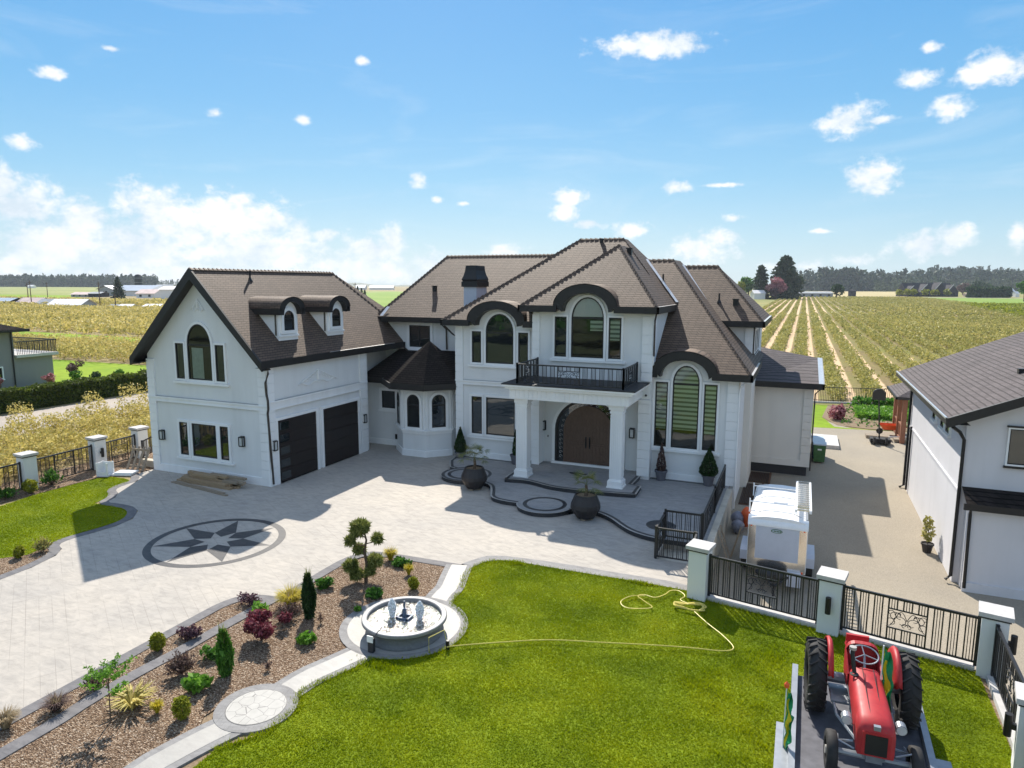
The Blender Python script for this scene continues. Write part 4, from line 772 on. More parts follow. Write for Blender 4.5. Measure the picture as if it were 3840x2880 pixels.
def railing(b,fr,u0,u1,z0,z1,panel=True,post=True,pw=None,step=.42,slope=0,fine=.012,big=.02,grp=4):
    L=u1-u0; Z=lambda u:slope*(u-u0)
    def bar(u,za,zb,r): b.box(u-r,u+r,-r,r,za+Z(u),zb+Z(u),0,fr)
    def rail(a,c,z,r=.022):
        b.add([fr(a,-r,z-r+Z(a)),fr(a,r,z-r+Z(a)),fr(a,r,z+r+Z(a)),fr(a,-r,z+r+Z(a)),fr(c,-r,z-r+Z(c)),fr(c,r,z-r+Z(c)),fr(c,r,z+r+Z(c)),fr(c,-r,z+r+Z(c))],[(0,1,2,3),(4,7,6,5),(0,4,5,1),(1,5,6,2),(2,6,7,3),(3,7,4,0)])
    rail(u0,u1,z1,.028); rail(u0,u1,z0+.08,.02)
    if post:
        for u in (u0,u1): b.box(u-.035,u+.035,-.035,.035,z0+Z(u),z1+.06+Z(u),0,fr)
    c=(u0+u1)/2; w_=pw or min(.26*L,.9); zl,zh=z0+.08+(z1-z0)*.27,z1-(z1-z0)*.24
    n=max(2,int(L/step)); 
    for k in range(n):
        a=u0+L*(k+.5)/n; 
        for j in range(grp):
            u=a+(j-(grp-1)/2)*.058
            if u<u0+.04 or u>u1-.04: continue
            r=big*.62 if j in (0,grp-1) else fine*.6
            if panel and c-w_/2-.02<u<c+w_/2+.02: bar(u,z0+.08,zl,r); bar(u,zh,z1,r)
            else: bar(u,z0+.08,z1,r)
    if panel:
        for z in (zl,zh): rail(c-w_/2,c+w_/2,z,.014)
        for u in (c-w_/2,c+w_/2): bar(u,z0+.08,z1,.016)
        if slope: f2=lambda u,d,z:fr(u,d,z+Z(u))
        else: f2=fr
        scroll(b,f2,c-w_/2,c+w_/2,zl,zh)
rb=MB(); railing(rb,F0(26.42),-10.98,-6.42,4.45,5.27,step=.34,pw=.95); railing(rb,FS(-10.98),26.42,28.85,4.45,5.27,step=.34,pw=.55); railing(rb,FS(-6.42),26.42,28.85,4.45,5.27,step=.34,pw=.55)
rb.build('balcony_railing','iron',H_)
# tall right block
fr_=F0(29.5)
wallslab(H_,[(-6.3,29.5),(-2.3,29.5),(-2.3,42),(-6.3,42)],-.92,4.85)
MB().prism([(-5.95,4.5),(-2.95,4.5),(-2.95,4.9)]+[(-4.45+1.05*math.cos(PI*i/14),4.86+.55*math.sin(PI*i/14)) for i in range(15)]+[(-5.95,4.9)],0,.3,fr=lambda x,y,z:(x,29.492+z,y)).build('wall','stucco',H_)
tri(fr_,-4.42,.56,1.60,4.45,5.2,.54,.20,4.40,trim=.12,blinds=((0,1,.28,4.4),(0,1,.22,9),(0,1,.25,4.4)))
quoin(H_,fr_,-2.72,-2.28,.16,4.8); quoin(H_,FS(-2.3),29.5,29.75,.16,4.8,mat='cream')
MB().box(-6.0,-2.3,0,.05,.16,.42,0,fr_).build('plinth','trim',H_)
MB().box(33.2,36.2,0,.28,-.92,4.6,0,FS(-2.3)).build('side_pier','cream',H_)
RA=(-6.2,29.0,4.95);RB=(-1.78,29.0,4.95);RP1=(-7.6,35.74,9.87);RP2=(-6.27,35.74,9.87)
RA2=(-5.82,29.0,4.95)
rr=roof(H_,[[RA,(-5.62,29.0,4.95),(-5.62,29.57,5.37),(-3.28,29.57,5.37),(-3.28,29.0,4.95),RB,RP2,RP1,(-5.82,31.2,6.56),(-5.82,29.3,5.17),(-6.2,29.3,5.17)],[RB,(-1.78,38,4.95),(-6.27,38.0,9.87),RP2]],[(RA,(-5.65,29.0,4.95),(0,-1)),((-3.25,29.0,4.95),RB,(0,-1)),(RB,(-1.78,35.0,4.95),(1,0))],caps=[(RP2,RB),(RP1,RP2)])
eyebrow(rr,fr_,-4.45,1.33,1.0,4.98,.86,.50,.55,.0,1.7)
def strip(a,c,w_,parent): # valley flashing
    A,C_=Vector(a),Vector(c); s=(C_-A).cross(Vector((0,0,1))).normalized()*w_; u=Vector((0,0,.05)); MB().add([A-s+u,A+s+u,C_+s+u,C_-s+u],[(0,1,2,3)]).build('flashing','flash',parent)
strip((-7.62,35.7,9.87),(-5.5,32.85,7.75),.07,rr)
MB().box(-1.86,-1.72,29.1,34.0,4.955,4.98).build('flashing','flash',rr)
pipe(H_,[(-5.9,29.05,4.6),(-6.02,29.3,4.35),(-6.07,29.4,4.0)],.04); pipe(H_,[(-6.02,28.9,3.9),(-6.0,29.35,3.7),(-6.0,29.4,.3)],.05); pipe(H_,[(-2.0,29.1,4.65),(-2.2,29.35,4.4),(-2.24,29.44,4.1),(-2.24,29.44,-.8)],.04,'trim')
# rear right block
f2=F0(34.5)
wallslab(H_,R4(-6.5,-2.15,34.5,42),4,6.75)
SA=(-3.9,34.0,6.89);SB=(-1.68,34.0,6.89);SP1=(-6.1,37.6,9.6);SP2=(-4.28,37.6,9.6)
r2=roof(H_,[[(-6.1,34.0,6.89),SB,SP2,SP1],[SB,(-1.68,41.2,6.89),SP2],[SP1,SP2,(-1.68,41.2,6.89),(-6.1,41.2,6.89)]],[((-3.75,34.0,6.89),SB,(0,-1)),(SB,(-1.68,41.2,6.89),(1,0))],caps=[(SP2,SB),(SP1,SP2)])
strip((-6.05,37.45,9.62),(-3.75,34.05,6.95),.07,r2); MB().box(-1.76,-1.62,34.1,41,6.895,6.92).build('flashing','flash',r2)
quoin(H_,f2,-2.5,-2.13,5.0,6.6); fs2=FS(-2.15)
window(H_,f2,-3.02,-2.86,5.35,6.3,trim=.06,sill=False) if 0 else None
for a in (35.3,36.5,37.7): window(H_,fs2,a,a+.8,5.3,6.4,trim=.1)
pipe(H_,[(-2.1,34.45,6.6),(-2.1,34.45,5.2)],.04)
# side extension
fe=F0(36.5)
MB().prism(R4(-2.3,.70,36.5,42.5),-.42,3.68).build('wall','cream',H_); MB().prism(R4(-2.3,.6,36.6,42.4),-.95,-.42).build('foundation','asphalt',H_)
MB().box(-2.3,.72,0,.06,-.44,-.12,0,fe).build('plinth','cream',H_); quoin(H_,fe,.28,.72,-.12,3.6,mat='cream')
rx=roof(H_,[[(-2.3,36.0,3.84),(1.1,36.0,3.84),(1.1,42.8,4.45),(-2.3,42.8,5.0)]],[((-2.1,36.0,3.84),(1.1,36.0,3.84),(0,-1)),((1.1,36.0,3.84),(1.1,42.8,4.45),(1,0))],mat='shingle_grey')
MB().add([(.9,36.02,3.87),(1.14,36.02,3.86),(1.14,42.8,4.48),(.9,42.8,4.5)],[(0,1,2,3)]).build('flashing','flash',rx)
pipe(H_,[(1.0,36.1,3.6),(.78,36.45,3.3),(.76,36.45,-.6)],.04)
# roof vents
def vent(p,w_,h,name='roof_vent'): MB().box(p[0]-w_,p[0]+w_,p[1]-w_,p[1]+w_,p[2]-.1,p[2]+h).box(p[0]-w_*1.3,p[0]+w_*1.3,p[1]-w_*1.4,p[1]+w_,p[2]+h,p[2]+h+.05).build(name,'black',H_)
vent((-19.13,33.92,8.24),.10,.22); vent((-3.06,35.07,7.7),.12,.2); vent((-7.8,32.69,10.1),.11,.18); vent((-9.6,34.15,10.73),.07,.12)
for p in ((-23.5,24.5,8.75),(-3.86,35.18,7.78),(-6.47,34.3,8.7)):
    MB().tube([(p[0],p[1],p[2]-.1),(p[0],p[1],p[2]+.42)],.045,6).lathe(p[0],p[1],[(.13,p[2]-.06),(.05,p[2]+.1)],8).build('vent_pipe','black',H_)
# ---------------------------------------------------------------- fences, pillars
def pillar(parent,x,y,ang,w,z0,z1,lamp=None):
    fr=frame((x,y),ang); h=w/2
    p=MB().box(-h,h,-h,h,z0,z1,0,fr).build('pillar','stucco',parent)
    MB().box(-h-.07,h+.07,-h-.07,h+.07,z1,z1+.10,0,fr).box(-h-.03,h+.03,-h-.03,h+.03,z1-.05,z1,1,fr).build('cap',['cap','edge'],p)
    if lamp is not None: updown(p,frame((x+math.sin(ang+lamp)*h,y-math.cos(ang+lamp)*h),ang+lamp),0,(z0+z1)*.5+.12)
def run(parent,a,b,z0,z1,panel=True,wall=True,**k):
    L=math.dist(a,b); ang=math.atan2(b[1]-a[1],b[0]-a[0]); fr=frame(a,ang); r=MB(); railing(r,fr,0,L,z0,z1,panel,**k); r.build('rail_panel','iron',parent)
    if wall: MB().box(0,L,-.11,.11,-.94,z0,0,fr).build('base_wall','cap',parent)
ff=thing('iron_fence','black wrought iron fence with scroll panels between white pillars, beside the front lawn and tractor','fence')
aF=math.atan2(17.32-18.6,4.3+2.2)
P1_=(-2.22,18.62);P2_=(1.06,17.98);P3_=(4.32,17.28)
for p,l in ((P1_,None),(P2_,0),(P3_,PI/2)): pillar(ff,*p,aF,.50,-.05,1.42,l)
u=(math.cos(aF),math.sin(aF))
for a,b in ((P1_,P2_),(P2_,P3_)): run(ff,(a[0]+u[0]*.28,a[1]+u[1]*.28),(b[0]-u[0]*.28,b[1]-u[1]*.28),.10,1.24,pw=.80,step=.30,fine=.014,big=.024)
P4_=(4.18,13.75); pillar(ff,*P4_,aF,.50,-.05,1.42,-PI/2-.1)
d=math.dist(P3_,P4_); e=((P4_[0]-P3_[0])/d,(P4_[1]-P3_[1])/d); run(ff,(P3_[0]+e[0]*.28,P3_[1]+e[1]*.28),(P4_[0]-e[0]*.28,P4_[1]-e[1]*.28),.10,1.24,pw=.85,step=.30)
P5_=(4.05,10.2); pillar(ff,*P5_,aF,.50,-.05,1.42); run(ff,(4.17,13.45),(4.06,10.5),.10,1.24,step=.30)
lf=thing('iron_fence','black iron fence with white lamp pillars along the orchard, left of the garage','fence')
Q=[(-29.55,9.0),(-29.6,13.4),(-29.72,17.75),(-29.95,21.05),(-30.1,23.4)]
for i,p in enumerate(Q): pillar(lf,*p,PI/2-.07,.52,-.05,1.42,0 if i==3 else None)
for a,b in zip(Q,Q[1:]): run(lf,(a[0],a[1]+.28),(b[0],b[1]-.28),-.02,1.14,pw=.9,step=.36)
sr=thing('stair_railing','black railing sloping down beside the left garage wall','railing')
r=MB(); railing(r,frame((-28.55,22.3),.12),0,1.1,.35,1.15,False,step=.3,slope=.45); r.build('rail_panel','iron',sr); MB().box(-28.6,-27.45,22.2,22.5,-.03,.3).build('kerb','concrete',sr)
# terrace rail, stairwell rail
tr=thing('terrace_railing','black iron railing along the right edge of the raised terrace and its stairwell','railing')
run(tr,(-2.62,28.9),(-2.62,25.5),.2,1.15,wall=False); run(tr,(-2.62,25.5),(-2.62,22.25),.2,1.15,wall=False); run(tr,(-3.85,22.28),(-2.66,22.28),.16,1.12,False,False,step=.24)
run(tr,(-3.87,22.2),(-3.87,20.82),.02,1.02,True,False,pw=.9); run(tr,(-3.85,20.78),(-2.66,20.78),.02,1.02,False,False,step=.24); run(tr,(-2.62,20.74),(-2.55,18.95),.02,1.02,False,False,step=.24)
MB().box(-2.5,-2.28,18.9,28.9,-.93,.2).build('retaining_wall','concrete',label='low weathered concrete retaining wall beneath the terrace railing',category='retaining wall')
sw=MB()
for k in range(4): sw.box(-3.85+k*.3,-2.5,20.8,22.3,-.95,-.2*(k+1)-.02)
sw.build('stairwell_steps','concrete',label='concrete steps sunk inside the small stairwell enclosure behind the corner pillar',category='steps')
# rear garden fence
bf=thing('iron_fence','long black metal picket fence behind the vegetable bed at the orchard edge','fence')
b=MB(); A,B=(-1.0,60.3),(9.5,62.4); ang=math.atan2(B[1]-A[1],B[0]-A[0]); L=math.dist(A,B); fr=frame(A,ang)
for k in range(int(L/.13)): b.box(k*.13-.012,k*.13+.012,-.012,.012,-.85,.35,0,fr)
for z in (-.75,.33): b.box(0,L,-.02,.02,z,z+.05,0,fr)
b.build('rail_panel','iron',bf); MB().box(0,L,-.1,.1,-.95,-.82,0,fr).build('kerb','cap',bf)
# ---------------------------------------------------------------- house on the right
nh=thing('white_house','white rendered two storey house with charcoal roof and black gutters, at the right edge','house')
wz=4.45
MB().prism(R4(4.95,16,25.0,36.5),-.95,wz).prism([(4.95,wz),(16,wz),(16,5.0),(11,7.15)],25.0,36.4,fr=lambda x,y,z:(x,z,y)).build('wall','grey_render',nh)
eR=[(4.35,24.45,4.52),(4.35,37.2,4.52),(11,37.2,7.38),(11,24.45,7.38)]
ro=roof(nh,[eR,[(17.65,24.45,4.52),(17.65,37.2,4.52),(11,37.2,7.38),(11,24.45,7.38)]],[((4.35,24.5,4.52),(4.35,37.2,4.52),(-1,0))],mat='shingle_grey',fh=.2,soff=.6)
MB().add([(4.3,24.40,4.53),(11,24.40,7.41),(11,24.40,7.13),(4.3,24.40,4.22),(4.3,24.5,4.53),(11,24.5,7.41),(11,24.5,7.13),(4.3,24.5,4.22)],[(0,1,2,3),(4,5,6,7),(0,1,5,4),(3,2,6,7),(0,3,7,4)]).add([(4.4,24.5,4.3),(11,24.5,7.2),(11,25,7.2),(4.4,25,4.3)],[(0,1,2,3)]).build('barge_board','fascia',ro)
MB().box(4.26,4.32,24.5,37.2,4.5,4.55).build('gutter','flash',ro)
fn=F0(25.0); window(nh,fn,6.08,7.4,3.14,4.25,trim=.05,sill=False,fw=.03); MB().box(6.0,7.5,0,.1,3.02,3.08,0,fn).box(6.0,7.5,0,.1,4.30,4.35,0,fn).build('sill','black',nh)
for t in (27.6,28.6,30.3): window(nh,frame((4.95,t),-PI/2),-.35,.35,3.5,4.15,trim=.06)
# lower lean-to garage front
MB().prism(R4(5.12,16,24.35,25.05),-.95,1.72).build('wall','grey_render',nh)
lr=roof(nh,[[(4.98,24.15,1.95),(16,24.15,1.95),(16,25.0,2.28),(4.98,25.0,2.28)]],[((4.98,24.15,1.95),(16,24.15,1.95),(0,-1))],mat='shingle_dark',fh=.18,soff=.2)
MB().box(5.1,16,0,.06,-.95,-.62,0,F0(24.35)).build('plinth','grey_render',nh); lantern(nh,F0(24.35),6.85,1.2)
pipe(nh,[(4.5,24.6,4.25),(4.75,24.85,4.05),(4.9,24.93,3.8),(4.9,24.93,-.7),(4.75,24.85,-.82)],.055,'black'); pipe(nh,[(5.1,24.15,1.8),(5.12,24.25,1.6),(5.16,24.28,-.8)],.05,'black'); 
pipe(nh,[(4.88,36.3,4.3),(4.88,36.3,-.8),(4.7,36.2,-.88)],.06,'black'); pipe(nh,[(4.88,35.5,2.2),(4.88,35.5,-.8)],.05,'black')
MB().box(25.0,36.4,0,.05,2.05,2.13,0,frame((4.95,0),PI/2) if 0 else (lambda u,d,z:(4.95-d,u,z))).build('belt_course','grey_render',nh)
MB().box(6.9,7.15,28.1,28.3,5.55,5.8).tube([(7.25,28.2,5.6),(7.25,28.2,5.98)],.05,6).build('roof_vent','black',nh)
# gazebo
gz=thing('gazebo','small timber gazebo with hipped grey roof behind the house on the right','gazebo')
roof(gz,[[(5.5,46.4,1.95),(11,46.4,1.95),(8.3,48.8,3.4)],[(5.5,46.4,1.95),(8.3,48.8,3.4),(5.5,51.4,1.95)]],[((5.5,46.4,1.95),(11,46.4,1.95),(0,-1)),((5.5,46.4,1.95),(5.5,51.4,1.95),(-1,0))],mat='shingle_grey',fh=.14)
for x,y in ((6.0,46.8),(6.0,50.8),(6.0,48.9),(10,46.8)): MB().box(x-.13,x+.13,y-.13,y+.13,-.93,1.8).build('post','cedar',gz)
b=MB()
for y in np.arange(47,50.8,.3): b.box(5.96,6.04,y,y+.08,-.7,.05)
b.box(5.94,6.06,46.8,50.8,.05,.13).box(5.9,6.1,46.8,50.8,-.85,-.7).box(6,10,46.76,46.84,.05,.13); b.build('balustrade','cedar',gz)
# ---------------------------------------------------------------- neighbour house on the far left
nl=thing('grey_house','grey sided house with a flat roofed side block at the left edge beyond the hedge','house')
MB().prism(R4(-74,-59.6,22,35.5),-.1,4.75).build('wall','nsiding',nl); MB().prism(R4(-69,-59.65,35.5,38.6),-.1,2.45).build('side_block','nsiding',nl)
roof(nl,[[(-58.8,21,4.8),(-58.8,36.3,4.8),(-63.5,31.5,6.4),(-63.5,26,6.4)],[(-58.8,36.3,4.8),(-75,36.3,4.8),(-70,31.5,6.4),(-63.5,31.5,6.4)]],[((-58.8,21,4.8),(-58.8,36.3,4.8),(1,0)),((-58.8,36.3,4.8),(-75,36.3,4.8),(0,1))],mat='shingle_dark',fh=.18)
MB().box(-69.2,-59.3,35.5,38.95,2.45,2.68).build('deck_slab','cap',nl)
b=MB()
for y in np.arange(35.6,38.9,.14): b.box(-59.42,-59.39,y,y+.03,2.7,3.75)
for x in np.arange(-68,-59.4,.14): b.box(x,x+.03,38.82,38.85,2.7,3.75)
b.box(-59.44,-59.36,35.5,38.9,3.72,3.8).box(-69,-59.36,38.8,38.88,3.72,3.8); b.build('deck_railing','iron',nl)
window(nl,FS(-59.6),33.1,34.4,.9,1.75,trim=.1,mull=(33.75,),fw=.07); pipe(nl,[(-59.5,35.3,4.6),(-59.5,35.3,.0)],.06,'black')
# ---------------------------------------------------------------- planters, pots
def pot(name,x,y,z,h,r,mat,label,cat='planter',group=None,seg=14,prof=None):
    t=thing(name,label,cat,(x,y,z),0,group)
    prof=prof or [(0,.0),(r*.62,.0),(r*.82,h*.2),(r,h*.42),(r*.97,h*.6),(r*.72,h),(r*.64,h),(r*.66,h*.9),(0,h*.9)]
    MB().lathe(0,0,prof,seg).build('bowl',mat,t,smooth=False); return t
for x,y,z,lb in ((-12.42,25.2,.0,'big round black planter holding a palm beside the first paving circle'),(-7.0,23.5,.0,'big round black planter holding a palm beside the middle paving circle')):
    t=pot('round_planter',x,y,z+.08,.86,.56,'potb',lb,group='round black palm planters on the driveway',seg=16)
    MB().box(-.3,.3,-.07,.07,-.08,0).box(-.07,.07,-.3,.3,-.08,0).build('stand','lumber2',t)
    MB().disc(0,0,.80,.38,16).build('soil','soil',t)
    pt=thing('fan_palm','small fan palm with drooping fronds growing in the '+('round planter nearest the bay' if x<-10 else 'round planter in front of the porch'),'palm',(x,y,z+.86),0,'fan palms in the round planters')
    MB().tube([(0,0,0),(.03,.02,.2),(.0,.03,.42)],[.07,.06,.05],7).build('trunk','bark',pt)
    Vs=[];Fs=[]; k0=0
    for k in range(22 if x<-10 else 20):
        a=k*2.4; el=random.uniform(-.2,1.2); L=random.uniform(.40,.58) if x<-10 else random.uniform(.36,.48)
        c=Vector((0,.03,.42)); dr=Vector((math.cos(a)*math.cos(el),math.sin(a)*math.cos(el),math.sin(el))); tip=c+dr*L; sd=dr.cross(Vector((0,0,1))).normalized(); un=sd.cross(dr)
        Vs+= [c-sd*.006,c+sd*.006,tip+sd*.006,tip-sd*.006]; Fs.append((k0,k0+1,k0+2,k0+3)); k0+=4
        for j in range(15):
            b_=(j-7)/7*1.5; ld=(dr*math.cos(b_)+sd*math.sin(b_)-Vector((0,0,.28))).normalized(); ll=.34*random.uniform(.8,1.1); wd=ld.cross(un).normalized()*.011
            m=tip+ld*ll*.5; e=tip+ld*ll-Vector((0,0,.05)); Vs+=[tip,m+wd,e,m-wd]; Fs.append((k0,k0+1,k0+2,k0+3)); k0+=4
    npmesh('fronds',np.array([tuple(v) for v in Vs]),np.array(Fs),'palm',pt)
prof=lambda r,h:[(0,0),(r*.68,0),(r*.95,h*.82),(r*1.08,h*.84),(r*1.08,h),(r*.95,h),(r*.9,h*.88),(0,h*.88)]
def foliage(parent,P,size,mat,name='foliage',aspect=1.6,up=None): V,F=leafquads(P,size,aspect,up); return npmesh(name,V,F,mat,parent)
for x,y,h,r,ph,kind,lb in ((-15.1,29.12,1.25,.33,.3,'cone','dense green cone shrub standing between the bay turret and the lower window'),(-3.3,29.15,1.22,.42,.46,'cone','dense green cone shrub in a grey pot near the right house corner'),(-5.3,29.15,1.25,.22,.46,'thin','thin browned cone shrub in a grey pot beside the porch downpipe'),(-12.15,29.1,1.25,.17,.46,'thin','thin dark potted shrub half hidden behind the left porch column')):
    pg=pot('flower_pot',x,y,.16,ph,.26,'potg','grey plastic pot holding the '+lb.split(' in a ')[0].split(' standing')[0].split(' half')[0]+(' left of the lower window' if x<-14 else ' near the right house corner' if x>-4 else ' beside the porch downpipe' if x>-6 else ' behind the left column'),'pot',prof=prof(.26,ph),seg=18)
    pl=thing('cone_shrub' if kind=='cone' else 'slender_shrub',lb,'shrub',(x,y,.16+ph*.88)); n=2600 if kind=='cone' else 1100
    q=RNG.uniform(0,1,n)**1.3; a=RNG.uniform(0,2*PI,n); rr=r*(1-q**1.4)*(.75+.3*RNG.uniform(0,1,n))*np.minimum(1,.55+q*3); P=np.c_[np.cos(a)*rr,np.sin(a)*rr,q*h*.98+.03]
    foliage(pl,P,.055,'leaf_dark' if kind=='cone' else 'leaf_brown' if x>-6 else 'leaf_dark',up=np.array([0,0,1.2])); MB().tube([(0,0,0),(0,0,h*.6)],.03,6).build('stem','bark',pl)
# ---------------------------------------------------------------- fountain
fo=thing('fountain','round grey stone fountain basin with two white water jets and a blue cross pipe','fountain',(-8.68,13.66,.02)); fo.scale=(1,1,.82)
MB().lathe(0,0,[(.95,0),(.97,.05),(.94,.10),(.91,.25),(.94,.36),(1.0,.42)],64).build('basin','stone',fo,smooth=True)
MB().lathe(0,0,[(.99,.42),(1.05,.44),(1.05,.51),(1.03,.53),(.93,.53),(.91,.51),(.90,.28)],64).build('rim','stone_l',fo)
MB().disc(0,0,.42,.905,56).build('water','water',fo)
b=MB().tube([(0,0,.3),(0,0,.98)],.022,8).box(-.16,.16,-.13,-.09,.42,.50).box(-.16,.16,.09,.13,.42,.50).box(-.17,-.13,-.13,.13,.42,.50).box(.13,.17,-.13,.13,.42,.50).box(-.04,.04,-.04,.04,.40,.75); b.build('centre_pipe','binB',fo)
for x,y in ((-.32,-.06),(.38,.10)):
    Pq=[];n=4200; q=RNG.uniform(0,1,n); a=RNG.uniform(0,2*PI,n); rr=(.03+.10*np.sin(np.pi*np.minimum(1,q*1.05))**.7*(.4+.6*q))*RNG.uniform(.3,1,n)**.5; P=np.c_[x+np.cos(a)*rr,y+np.sin(a)*rr,.40+q*.60]
    V,F=leafquads(P,.022,1.5,up=np.array([0,0,1.5])); npmesh('water_jet',V,F,'foam',fo)
    b=MB().tube([(x,y,.2),(x,y,.56)],.02,6); b.build('nozzle','bronze',fo)
P=np.c_[RNG.normal(0,.32,420),RNG.normal(0,.26,420),np.full(420,.43)]; P=P[(P[:,0]**2+P[:,1]**2)<.68]; V,F=leafquads(P,.025,1.2,flat=.9); npmesh('splash',V,F,'foam',fo,kind='stuff')
cb=thing('control_box','small black pump box with a pale cover on the near side of the fountain','pump box',(-8.88,12.52,.03)); MB().box(-.07,.07,-.05,.05,.0,.34).tube([(.05,0,.3),(.1,.1,.45),(.16,.2,.55)],.012,5).build('body','tarp',cb); MB().box(-.08,.08,-.07,-.05,.26,.42).build('cover','white_gloss',cb)
pv_=thing('white_pvc_pipe','thin white pvc riser pipes standing in the lawn edge right of the fountain','pipe',(-7.42,13.3,0)); MB().tube([(-.25,-.2,.0),(-.25,-.2,.35),(0,.1,.45),(.1,.1,.0)],.012,5).build('riser','hose',pv_); MB().box(.07,.14,.04,.10,0,.22).build('timer','black',pv_)
# hose on the lawn
hp=[(-7.3,13.3,.05),(-7.1,13.5,.03),(-6.3,14.0,.03),(-5.2,14.6,.035),(-4,15.0,.03),(-2.9,15.35,.03),(-2.0,15.6,.03),(-1.3,15.75,.03),(-1.05,16.0,.03),(-1.35,16.5,.03),(-1.74,16.92,.04),(-2.08,17.35,.04)]
cx,cy=-2.3,17.72
for k in range(46): a=-1.2+k*.62; rr=.26+.09*math.sin(k*1.9)+.03*(k%5); hp.append((cx+rr*1.15*math.cos(a),cy+rr*.62*math.sin(a)+.02*math.sin(k),.03+.012*(k%4)))
hp+=[(-2.62,18.0,.04),(-2.55,18.3,.04),(-2.75,18.55,.04),(-2.98,18.5,.03),(-3.08,18.2,.03),(-3.3,17.9,.03),(-3.6,17.95,.03),(-3.75,17.8,.03),(-3.5,17.55,.03),(-3.25,17.3,.03),(-3.5,17.1,.03),(-3.9,17.0,.03),(-4.1,17.3,.03),(-3.9,17.75,.03),(-3.5,17.9,.03)]
hc=[Vector(p) for p in hp]; ps=[]
for i in range(len(hc)-1):
    p0,p1,p2,p3=hc[max(i-1,0)],hc[i],hc[i+1],hc[min(i+2,len(hc)-1)]
    for k in range(4): t=k/4; ps.append(.5*((2*p1)+(p2-p0)*t+(2*p0-5*p1+4*p2-p3)*t*t+(3*p1-p0-3*p2+p3)*t**3))
MB().tube([p+Vector((0,0,.045)) for p in ps],.013,5).build('garden_hose','hose',label='yellow garden hose looping across the front lawn with a tangled coil near the corner pillar',category='hose')
# ---------------------------------------------------------------- plants
def plant(name,label,x,y,z=0,cat='shrub',group=None): return thing(name,label,cat,(x,y,z),random.uniform(0,6),group)
def ball(name,label,x,y,r,h,mat,n=900,s=.05,group=None,z=0,asp=1.5):
    t=plant(name,label,x,y,z,group=group)
    if group==G1: P=ballpts(n,(0,0,h*.52),(r,r,h*.52)); P+=RNG.normal(0,.014,P.shape)+(np.sin(P[:,[1,2,0]]*17)*r*.10)
    else:
        P=np.concatenate([ballpts(n//6,(random.gauss(0,r*.34),random.gauss(0,r*.34),h*random.uniform(.3,.62)),(r*random.uniform(.45,.75),r*random.uniform(.45,.75),h*random.uniform(.3,.45)),.3) for _ in range(6)]); P+=RNG.normal(0,r*.09,P.shape)
    P=P; P[:,2]=np.maximum(P[:,2],.01)
    foliage(t,P,s,mat,aspect=asp); b=MB()
    for k in range(4): a=k*1.6; b.tube([(0,0,0),(math.cos(a)*r*.4,math.sin(a)*r*.4,h*.6)],.008,4)
    b.build('stem','bark',t); return t
G1='clipped golden ball shrubs'
ball('ball_shrub','golden green ball shrub between the driveway border and the kerb strip',-13.6,10.62,.165,.42,'leaf_lime',1500,.035,G1)
ball('ball_shrub','golden green ball shrub lowest in the bark bed, beside the flagstone circle',-10.95,8.98,.175,.44,'leaf_lime',1500,.035,G1)
ball('ball_shrub','golden green ball shrub at the lower tip of the left bed by the driveway',-22.35,12.85,.17,.36,'leaf_lime',1100,.04,G1)
ball('ball_shrub','golden green ball shrub at the foot of a white pillar on the left fence',-29.0,17.35,.28,.55,'leaf_lime',1300,.05,G1)
ball('ball_shrub','small olive green ball shrub just behind the fountain',-9.75,15.85,.15,.36,'leaf_lime',1100,.035,G1)
G2='leafy green perennials in the bark bed'
ball('leafy_plant','bright green leafy clump directly above the lowest ball shrub',-11.5,9.8,.25,.36,'leaf_bright',420,.10,G2)
ball('leafy_plant','bright green leafy clump in open bark left of the fountain',-10.62,12.25,.19,.27,'leaf_bright',330,.09,G2)
ball('leafy_plant','green leafy clump right behind the tall columnar evergreen',-12.1,15.0,.24,.30,'leaf_green',420,.09,G2)
ball('leafy_plant','bright green clump tucked behind the burgundy maple',-12.75,13.0,.20,.26,'leaf_bright',330,.09,G2)
ball('leafy_plant','green clump with long leaves on the far rim of the fountain circle',-10.55,15.0,.26,.26,'leaf_green',420,.10,G2)
ball('leafy_plant','loose green clump behind the pine near the driveway corner',-10.95,17.2,.28,.26,'leaf_green',420,.09,G2)
ball('leafy_plant','small pale green clump left of the fountain apron',-10.4,14.1,.11,.14,'leaf_bright',120,.07,G2)
ball('leafy_plant','green clump at the foot of the lower columnar evergreen',-12.1,10.9,.20,.28,'leaf_green',300,.08,G2)
G3='purple leaved barberries'
ball('barberry','dark purple barberry beside the kerb strip, above the golden ball shrub',-13.35,11.35,.20,.36,'leaf_purple',700,.05,G3)
ball('barberry','twiggy purple barberry at the top left of the bark bed',-13.3,13.3,.24,.40,'leaf_purple',520,.045,G3)
